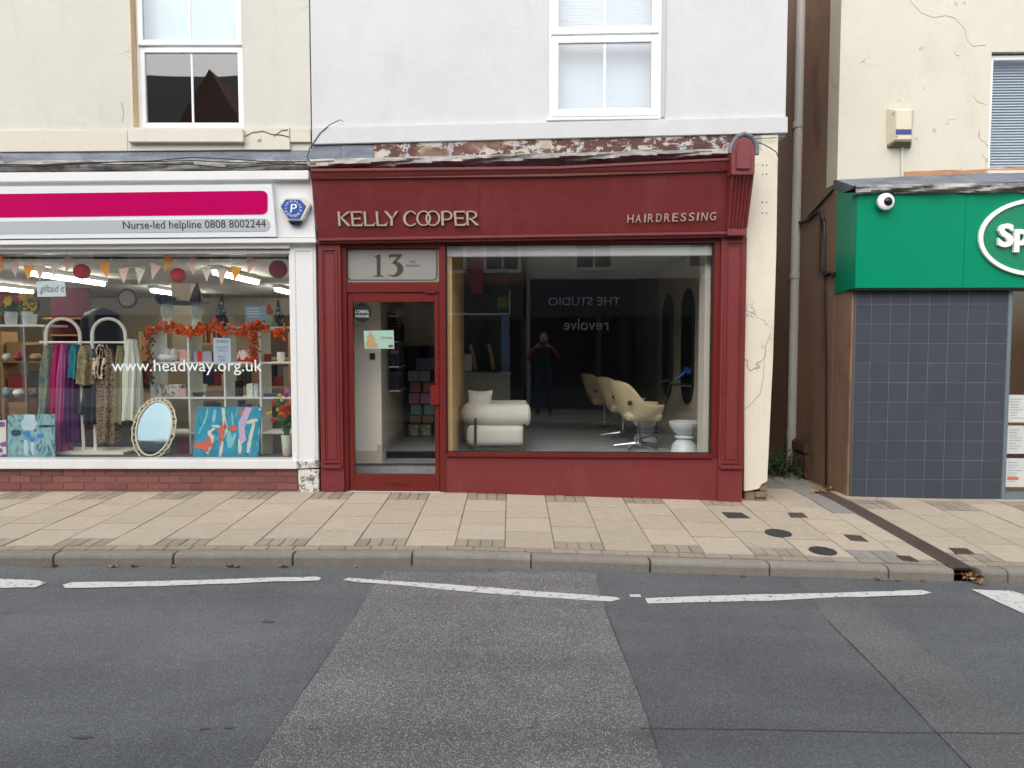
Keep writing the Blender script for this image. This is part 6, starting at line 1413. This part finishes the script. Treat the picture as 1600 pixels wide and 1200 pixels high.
f = MB(); f.tube([(0, 0, .12), (.16, -.06, .17), (.22, -.06, .17)], .012, 8); f.box(.18, .25, -.14, .02, .165, .18); put(f).build('pump_lever', DARKGREY, base_c)
c2 = copy_tree(base_c, (X(975, 9.6), 9.62, SZ)); c2['label'] = 'beige styling chair in the middle of the row of three'
c3 = copy_tree(base_c, (X(945, 10.75), 10.75, SZ)); c3['label'] = 'beige styling chair farthest from the salon window'
# hourglass stools
def stool(px, py, Y, lab):
    p = atY(px, py, Y); f = MB(); s = 1.0
    f.lathe([(.155, 0), (.135, .09), (.085, .145), (.075, .155), (.105, .165), (.112, .18), (.1, .195), (.075, .2), (.13, .24), (.17, .31), (.178, .345), (.17, .352), (.155, .345), (.02, .33)], (p.x, Y, SZ + .001), 32)
    one('hourglass_stool', f, mat('white_gloss_resin', lin(226, 234, 236), .25), lab, 'stool', 'white hourglass stools', 0, True)
stool(1069, 708, 8.32, 'white hourglass stool in the right corner of the salon window'); stool(1008, 700, 8.98, 'white hourglass stool behind the nearest styling chair')
# pill mirrors on the right wall, shelf and dryer
for k, (yy, lab) in enumerate(((9.05, 'tall pill shaped mirror nearest the window on the ribbed wall'), (10.2, 'tall pill shaped mirror farther along the ribbed wall'))):
    t = thing('pill_mirror', lab, 'mirror', (2.15, yy, SZ + .35), 'mirrors on the ribbed wall'); hw_, z0, z1 = .30, SZ + .50, 2.2
    P = [(2.155, yy + hw_ * math.cos(a), z1 - hw_ + hw_ * math.sin(a)) for a in [PI * i / 14 for i in range(15)]] + [(2.155, yy - hw_ * math.cos(a), z0 + hw_ - hw_ * math.sin(a)) for a in [PI * i / 14 for i in range(15)]]
    f = MB(); f.prism(P, (-.012, 0, 0)); f.build('glass', MIRROR, t); f = MB(); f.tube(P + [P[0]], .014, 8, False); f.build('frame', BLACK, t, 0, True)
    f = MB(); f.box(1.99, 2.15, yy - .25, yy + .2, 1.02, 1.035); f.build('ledge', STEEL, t)
hd = thing('hair_dryer', 'blue hair dryer resting on the mirror ledge with hanging cord', 'hair dryer', (2.03, 8.9, 1.04)); BLU = mat('metallic_blue', lin(36, 84, 160), .3, .05, metal=.4)
p = atY(1072, 580, 8.75); f = MB(); f.tube([p + Vector((-.03, .0, .02)), p + Vector((.05, 0, .0))], [.04, .045], 14); f.build('barrel', BLU, hd, 0, True)
f = MB(); f.tube([p + Vector((-.01, 0, -.01)), atY(1056, 594, 8.75)], [.022, .017], 10); f.build('handle', BLU, hd, 0, True)
f = MB(); f.tube([atY(x, y, 8.72) for x, y in ((1056, 594), (1046, 600), (1043, 615), (1039, 628), (1034, 640), (1028, 652), (1025, 665), (1026, 685))], .008, 8); f.build('cord', BLACK, hd, 0, True)
f = MB(); f.box(2.14, 2.166, 8.2, 8.28, .62, .74); one('wall_socket', f, BLACK, 'black socket low on the ribbed wall by the stool', 'socket', None, .004)
# retail shelves behind the door
YX = 9.7; x0, x1 = X(632, YX), -.74
rt = thing('retail_stand', 'dark retail stand of coloured boxes seen through the door', 'shelf unit', ((x0 + x1) / 2, YX + .1, SZ))
f = MB(); f.box(x0, x1, YX + .2, YX + .23, SZ, 1.5); f.box(x0 - .02, x0, YX, YX + .2, SZ, 1.5); f.build('back_panel', mat('slate_board', lin(70, 78, 92), .7), rt)
rows = [(578, 560, lin(44, 92, 160), 'blue'), (596, 579, lin(150, 176, 196), 'pale blue'), (613, 597, lin(190, 56, 84), 'crimson'), (631, 614, lin(200, 82, 160), 'magenta'), (648, 632, lin(60, 160, 152), 'teal'), (661, 650, lin(88, 70, 120), 'patterned purple'), (681, 664, lin(70, 92, 70), 'dark floral')]
for k, (yb, yt, c, nm) in enumerate(rows):
    c = tuple(v * .75 + .25 for v in c[:3]) + (1,)
    zb2, zt3 = Z(650, yb, YX), Z(650, yt, YX); f = MB(); f.box(x0 + .001, x1, YX + .01, YX + .199, zb2 - .012, zb2 - .001); f.build('shelf', mat('stand_shelf', lin(60, 66, 78), .6), rt)
    m = mat('carton_' + nm.replace(' ', '_'), c, .5) if k < 5 else print_mat('carton_' + nm.replace(' ', '_'), [c, lin(200, 120, 80) if k == 5 else lin(214, 216, 170), lin(40, 40, 60)], 16, 'hard', 2)
    for j, px in enumerate(((650, 666), (637, 655), (640, 661), (638, 656), (641, 662), (640, 660), (637, 656))[k]):
        f = MB(); w_ = .135; xx = X(px, YX); 
        if xx + w_ > x1: w_ = x1 - xx - .005
        f.box(xx, xx + w_, YX + .02, YX + .16, zb2, zt3); one('product_box', f, m, '%s box on the retail stand, %s of its pair' % (nm, 'left' if j == 0 else 'right'), 'box', 'boxes on the retail stand', .002)
for j, px in enumerate((657, 663, 669)):
    f = MB(); p = atY(px, 559, YX + .08); f.lathe([(.022, 0), (.022, .11), (.009, .13), (.009, .17)], (p.x, YX + .08, Z(650, 560, YX) + .001), 12); one('product_bottle', f, BLACK, '%s black bottle on top of the retail stand' % ('leftmost', 'middle', 'rightmost')[j], 'bottle', 'bottles on the retail stand', 0, True)
# niche shelf with magazines
nx = X(600, 8.3); t = thing('magazine_rack', 'dark niche of magazines on the lobby wall', 'shelf', (nx + .05, 8.9, 1.1)); 
f = MB(); f.box(nx, nx + .014, 8.55, 9.1, .98, 1.9); f.build('backing', SDARK, t); f = MB()
for z in (.98, 1.26, 1.55, 1.85): f.box(nx + .0145, nx + .13, 8.55, 9.1, z, z + .012)
f.build('shelf', WHITEP, t)
q = random.Random(8)
for z in (.993, 1.273, 1.563):
    y = 8.57; i = 0
    while y < 9.05:
        w_ = q.uniform(.02, .05); f = MB(); f.box(nx + .02, nx + .12, y, y + w_ - .003, z, z + q.uniform(.14, .22)); f.build('magazine', mat('mag_%d' % (i % 4), [lin(40, 44, 60), lin(150, 150, 150), lin(120, 40, 50), lin(30, 70, 120)][i % 4], .5), t); y += w_; i += 1
f = MB(); p = FS.at(581, 557, -.45); f.box(p.x - .03, p.x + .03, 8.107, 8.118, p.z - .035, p.z + .035); one('brass_plate', f, mat('brass_plate_m', lin(96, 80, 52), .4, metal=.6), 'small square brass plate on the lobby pier', 'plate', None, .003)
# dark coats and stock at the back of the salon
# ================================================================== the other side of the street (seen in the reflections) and the photographer
OY = -2.5
def mirror(px, py, fr, d=0.):
    """where the sight line through a pixel lands on the opposite house fronts after the glass has turned it back"""
    p = fr.at(px, py, d); r = Vector(ray(px, py)).normalized(); n = Vector((fr.t, 1, 0)).normalized(); r = r - 2 * r.dot(n) * n
    s = (OY - p.y) / r.y; return p + r * s
OB = mat('opposite_brick', lin(178, 128, 104), .85, .2, 4, .2, 30); OC = mat('opposite_cream', lin(226, 218, 198), .8, .1); OD = mat('opposite_black', (.07, .073, .08, 1), .5); OS = mat('opposite_slate', (.06, .062, .07, 1), .7, .2, 8); OG = mat('opposite_grey', lin(196, 194, 188), .7)
OGL = mat('opposite_glass', (.02, .022, .025, 1), .08, 0, 1, 0, 10, 0)
opave = tag(sheet(lambda x, y: -.02 + fall(x), -30, 30, OY - .2, .42, 60, 4).build('far_pavement', SLAB), kind='structure')
fk = thing('far_kerb', None, None, (0, .5, 0), kind='structure')
for i in range(-12, 12):
    ob = bpy.data.objects.new('kerb_stone', km); COL.objects.link(ob); ob.parent = fk; x = (i + .5) * KL; ob.location = Vector((x, .545, fall(x) - .02)) - ORG[fk.name]; ob.rotation_euler = (0, 0, PI)
def house(name, label, x0, x1, eave, ridge, wall, shop, fz0, fz1, windows, gable=None, shopglass=True):
    t = thing(name, label, 'building', ((x0 + x1) / 2, OY, 0), 'houses across the street')
    f = MB(); f.box(x0, x1, OY - 6, OY, fz1, eave); f.box(x0, x1, OY - 6, OY - .5, -.3, fz1); f.build('wall', wall, t)
    f = MB(); f.box(x0 + .05, x1 - .05, OY - .3, OY + .06, fz0, fz1 + .1); f.build('fascia', shop, t)
    f = MB(); f.box(x0 + .05, x1 - .05, OY - .3, OY + .02, -.2, .45)
    n = max(2, int((x1 - x0) / 1.6))
    for i in range(n + 1): xx = x0 + .05 + (x1 - x0 - .1) * i / n; f.box(max(x0, xx - .06), min(x1, xx + .06), OY - .3, OY + .03, .45, fz0)
    f.build('shopfront', shop, t)
    f = MB(); f.box(x0 + .06, x1 - .06, OY - .05, OY - .03, .45, fz0); f.build('shop_window', OGL, t)
    f = MB(); f.prism([(x0 - .1, OY + .25, eave), (x0 - .1, OY - 3, ridge), (x0 - .1, OY - 6.2, eave)], (x1 - x0 + .2, 0, 0)); ro = f.build('roof', OS, t)
    if gable:
        f = MB(); gx, gw, gz = gable; f.prism([(gx - gw, OY + .05, eave - .1), (gx, OY + .05, gz), (gx + gw, OY + .05, eave - .1)], (0, -2.5, 0)); f.build('gable', OB, t)
    for (a, b_, c_, d_) in windows:
        f = MB(); fr_ = Facade(0)
        for q_ in ((a, a + .08, c_, d_), (b_ - .08, b_, c_, d_), (a + .08, b_ - .08, c_, c_ + .08), (a + .08, b_ - .08, d_ - .08, d_), (a + .08, b_ - .08, (c_ + d_) / 2 - .03, (c_ + d_) / 2 + .03), ((a + b_) / 2 - .02, (a + b_) / 2 + .02, c_ + .08, (c_ + d_) / 2 - .03)): f.box(q_[0], q_[1], OY - .02, OY + .04, q_[2], q_[3])
        wo = f.build('window', UPVC, t); f = MB(); f.box(a + .04, b_ - .04, OY + .002, OY + .012, c_ + .04, d_ - .04); f.build('pane', OGL, wo)
    return t
def osign(txt, px0, px1, py0, py1, fr, m, name, label, d=.075):
    """lettering on an opposite fascia: reads the right way round when you face it"""
    a, b_ = mirror(px0, py1, fr), mirror(px1, py0, fr); xl, xr = min(a.x, b_.x), max(a.x, b_.x); z0, z1 = min(a.z, b_.z), max(a.z, b_.z)
    f = MB(); f.text(txt, lambda u, v, k: (xr - u, OY + d + .02 * k, z0 + v), xr - xl, z1 - z0, 0); return one(name, f, m, label, 'sign')
xm = mirror(822, 480, FS).x; xl_ = mirror(545, 480, FS).x
def wins(xs, z0=3.25, z1=4.9, w=.95): return [(x - w / 2, x + w / 2, z0, z1) for x in xs]
LIT = mat('sign_letter_grey', lin(240, 241, 242), .5); DKL = mat('sign_letter_dark', lin(60, 58, 54), .5)
house('studio_house', 'cream house with a black shopfront across the street', xm, xm + 8.5, 5.5, 6.4, OC, OD, 2.15, 2.95, wins([xm + 1.6, xm + 4.2, xm + 6.6]))
house('brick_house', 'brick house with a dark shopfront across the street', xl_ - .2, xm, 5.6, 6.6, OB, mat('opposite_charcoal', (.09, .092, .096, 1), .5), 2.1, 2.85, wins([mirror(785, 420, FS).x, mirror(700, 420, FS).x, mirror(600, 420, FS).x], 3.2, 4.8, .9))
house('mobility_house', 'grey fronted house with a gable across the street', -13.5, xl_ - .2, 6.6, 9.0, OG, mat('opposite_white', lin(232, 232, 228), .6), 2.2, 3.1, wins([-5.0, -7.2, -9.6, -11.8], 3.4, 5.0, 1.0), (-7.25, .95, 8.1))
osign('THE STUDIO', 968, 857, 465, 477, FS, LIT, 'studio_sign', 'grey letters reading THE STUDIO on the black fascia opposite')
osign('revolve', 950, 880, 499, 516, FS, LIT, 'window_lettering', 'pale lettering reading revolve on the window opposite', .04)
osign('ian shaw', 684, 616, 476, 493, FS, LIT, 'shaw_sign', 'grey letters reading ian shaw on the charcoal fascia opposite')
osign('Enhanced Mobility', 440, 245, 457, 476, FL, DKL, 'mobility_sign', 'dark letters reading Enhanced Mobility on the grey fascia opposite')
# more of what the salon glass throws back: a white-edged sign, a banner, a pale door post, a downpipe
def obox(px0, py0, px1, py1, fr, d0, d1):
    a, b_ = mirror(px0, py0, fr), mirror(px1, py1, fr); m = MB(); m.box(min(a.x, b_.x), max(a.x, b_.x), OY + d0, OY + d1, min(a.z, b_.z), max(a.z, b_.z)); return m
t = thing('boutique_sign', 'black sign board with a white edge across the street', 'sign', mirror(760, 490, FS)); obox(700, 454, 797, 490, FS, .07, .10).build('board', OD, t)
f = MB()
for q_ in ((700, 489, 798, 492), (796, 453, 798, 489)): b_ = obox(*q_, FS, .07, .13); f.add(b_.v, b_.f)
f.build('edge', WHITEP, t); obox(777, 464, 793, 482, FS, .1, .115).build('green_square', mat('olive_print', lin(150, 160, 70), .5), t)
one('hanging_banner', obox(739, 416, 757, 460, FS, .3, .33), mat('pink_banner', lin(200, 84, 104), .6), 'pink hanging banner on the brick house across the street', 'banner')
one('door_post', obox(784, 493, 797, 585, FS, .035, .1), mat('pale_blue_paint_post', lin(120, 160, 190), .5), 'pale blue door post of the boutique across the street', 'post')
p0, p1 = mirror(826, 400, FS), mirror(826, 600, FS); f = MB(); f.tube([(p0.x, OY + .1, -.05), (p0.x, OY + .1, 5.4)], .05, 10); one('far_downpipe', f, PIPE, 'grey downpipe between the two houses across the street', 'downpipe')
for k, (px, cl) in enumerate(((743, lin(200, 150, 90)), (772, lin(196, 160, 96)))):
    p = mirror(px, 560, FS); f = MB(); f.lathe([(.13, 0), (.16, .3), (.12, .55), (.18, .8), (.15, 1.0), (.05, 1.08), (.05, 1.14)], (p.x, OY + .12, .42), 16, 1, .6); f.ell((p.x, OY + .12, 1.66), (.085, .09, .11)); t = thing('shop_dummy', '%s dressed dummy outside the boutique across the street' % ('first', 'second')[k], 'mannequin', (p.x, OY + .12, -.02), 'dummies across the street'); f.build('figure', mat('dummy_cloth_%d' % k, lin(44, 46, 60), .8), t, 0, True); f = MB(); f.lathe([(.16, 0), (.16, .02), (.02, .03), (.02, .44)], (p.x, OY + .12, -.02), 14); f.build('stand', STEEL, t); f = MB(); f.tube([(p.x - .1, OY + .2, 1.5), (p.x - .02, OY + .26, 1.2), (p.x + .03, OY + .27, .9)], .045, 8); f.build('scarf', mat('dummy_scarf_%d' % k, cl, .8), t, 0, True)
# ---------------- the photographer, standing behind the camera with the phone raised
GZ0 = -.02
pe = thing('person', 'person in a red and dark jacket and jeans raising a phone to photograph', 'person', (0, -.42, GZ0))
def skin(name, joints, edges, m, parent, root=0, sub=2):
    me = bpy.data.meshes.new(name); o = ORG[parent.name]
    me.from_pydata([Vector(j[:3]) - o for j in joints], edges, []); me.materials.append(m)
    ob = bpy.data.objects.new(name, me); COL.objects.link(ob); ob.parent = parent; ORG[ob.name] = Vector(o)
    md = ob.modifiers.new('skin', 'SKIN'); md.use_smooth_shade = True
    for i, j in enumerate(joints):
        sv = me.skin_vertices[0].data[i]; sv.radius = (j[3], j[4] if len(j) > 4 else j[3]); sv.use_root = (i == root)
    s = ob.modifiers.new('sub', 'SUBSURF'); s.levels = s.render_levels = sub; return ob
SKIN = mat('skin_tone', lin(206, 160, 138), .55, .06, 8); JEAN = mat('blue_denim', lin(48, 66, 100), .85, .15, 6, .15, 120); JKT = mat('red_sleeve', lin(140, 32, 40), .8, .1); GIL = mat('dark_gilet', lin(38, 38, 46), .7, .1); HAIR = mat('grey_hair', lin(130, 124, 118), .8, .2, 30)
Y_ = -.42
J = [(0, Y_, .93, .16, .12), (0, Y_, 1.10, .15, .11), (0, Y_, 1.30, .18, .12), (0, Y_, 1.42, .13, .09), (0, Y_, 1.49, .055), (0, Y_ + .01, 1.55, .06),
     (.19, Y_, 1.40, .07), (.33, Y_ + .10, 1.19, .052), (.15, Y_ + .30, 1.44, .034), (-.19, Y_, 1.40, .07), (-.33, Y_ + .10, 1.19, .052), (-.15, Y_ + .30, 1.44, .034),
     (.10, Y_, .86, .10), (.12, Y_ + .01, .50, .068), (.13, Y_ - .02, .08, .045), (.14, Y_ + .10, .03, .04), (-.10, Y_, .86, .10), (-.12, Y_ + .01, .50, .068), (-.13, Y_ - .02, .08, .045), (-.14, Y_ + .10, .03, .04)]
E = [(0, 1), (1, 2), (2, 3), (3, 4), (4, 5), (3, 6), (6, 7), (7, 8), (3, 9), (9, 10), (10, 11), (0, 12), (12, 13), (13, 14), (14, 15), (0, 16), (16, 17), (17, 18), (18, 19)]
s = NT('clothed_body'); g_ = s.n('ShaderNodeSeparateXYZ'); s.l(s.co(), g_.inputs[0]); ax_ = s.math('ABSOLUTE', g_.outputs[0]); zz_ = g_.outputs[2]
c = s.mix(s.math('GREATER_THAN', ax_, .185), lin(38, 38, 46), lin(140, 32, 40)); c = s.mix(s.math('GREATER_THAN', zz_, .97), lin(48, 66, 100), c); c = s.mix(s.math('LESS_THAN', zz_, .12), c, lin(40, 34, 32)); c = s.mix(s.math('MULTIPLY', s.math('GREATER_THAN', zz_, 1.49), s.math('LESS_THAN', ax_, .1)), c, lin(206, 160, 138))
skin('body', J, E, s.set(c, .8), pe)
f = MB(); f.ell((0, Y_ + .03, 1.63), (.076, .096, .118), 24, 16); f.ell((0, Y_ + .125, 1.615), (.015, .022, .026), 10, 8)
for sx_ in (-1, 1): f.ell((sx_ * .078, Y_ + .03, 1.62), (.012, .022, .032), 10, 8)
hdp = f.build('head', SKIN, pe, 0, True)
f = MB(); [f.ell((sx_ * .03, Y_ + .116, 1.64), (.011, .006, .007), 10, 6) for sx_ in (-1, 1)]; f.build('eyes', INK, hdp, 0, True)
f = MB(); f.ell((0, Y_ + .117, 1.572), (.024, .008, .006), 10, 6); f.build('mouth', mat('lip_tone', lin(160, 96, 90), .6), hdp, 0, True)
f = MB(); f.ell((0, Y_ + .008, 1.668), (.084, .098, .098), 24, 14); f.v = [v for v in f.v]; f.build('hair', HAIR, pe, 0, True)
for sx_ in (-1, 1):
    w = Vector((sx_ * .15, Y_ + .30, 1.44)); pj = [(w.x, w.y, w.z, .03), (w.x - sx_ * .03, w.y + .04, w.z + .05, .034, .02)]; e = [(0, 1)]
    for k in range(4):
        b0 = len(pj); r0 = .0095 - .0008 * (k == 3); L = (.035, .04, .037, .028)[k]; o = Vector((w.x - sx_ * (.028 + .005 * k), w.y + .05 + .001 * k, w.z + .085 - .022 * k))
        p1 = o + Vector((-sx_ * L * .8, .012, .006)); p2 = p1 + Vector((-sx_ * L * .7, .0, .002)); p3 = p2 + Vector((-sx_ * L * .45, -.012, 0))
        pj += [(*o, r0), (*p1, r0), (*p2, r0 * .92), (*p3, r0 * .8)]; e += [(1, b0), (b0, b0 + 1), (b0 + 1, b0 + 2), (b0 + 2, b0 + 3)]
    b0 = len(pj); pj += [(w.x - sx_ * .03, w.y + .02, w.z + .03, .011), (w.x - sx_ * .065, w.y + .015, w.z + .045, .0105), (w.x - sx_ * .085, w.y + .025, w.z + .05, .009)]; e += [(0, b0), (b0, b0 + 1), (b0 + 1, b0 + 2)]
    skin('hand', pj, e, SKIN, pe)
f = MB(); f.box(-.08, .08, -.062, -.054, 1.475, 1.553); ph = one('phone', f, BLACK, 'black phone held up sideways in both hands', 'phone', None, .003)
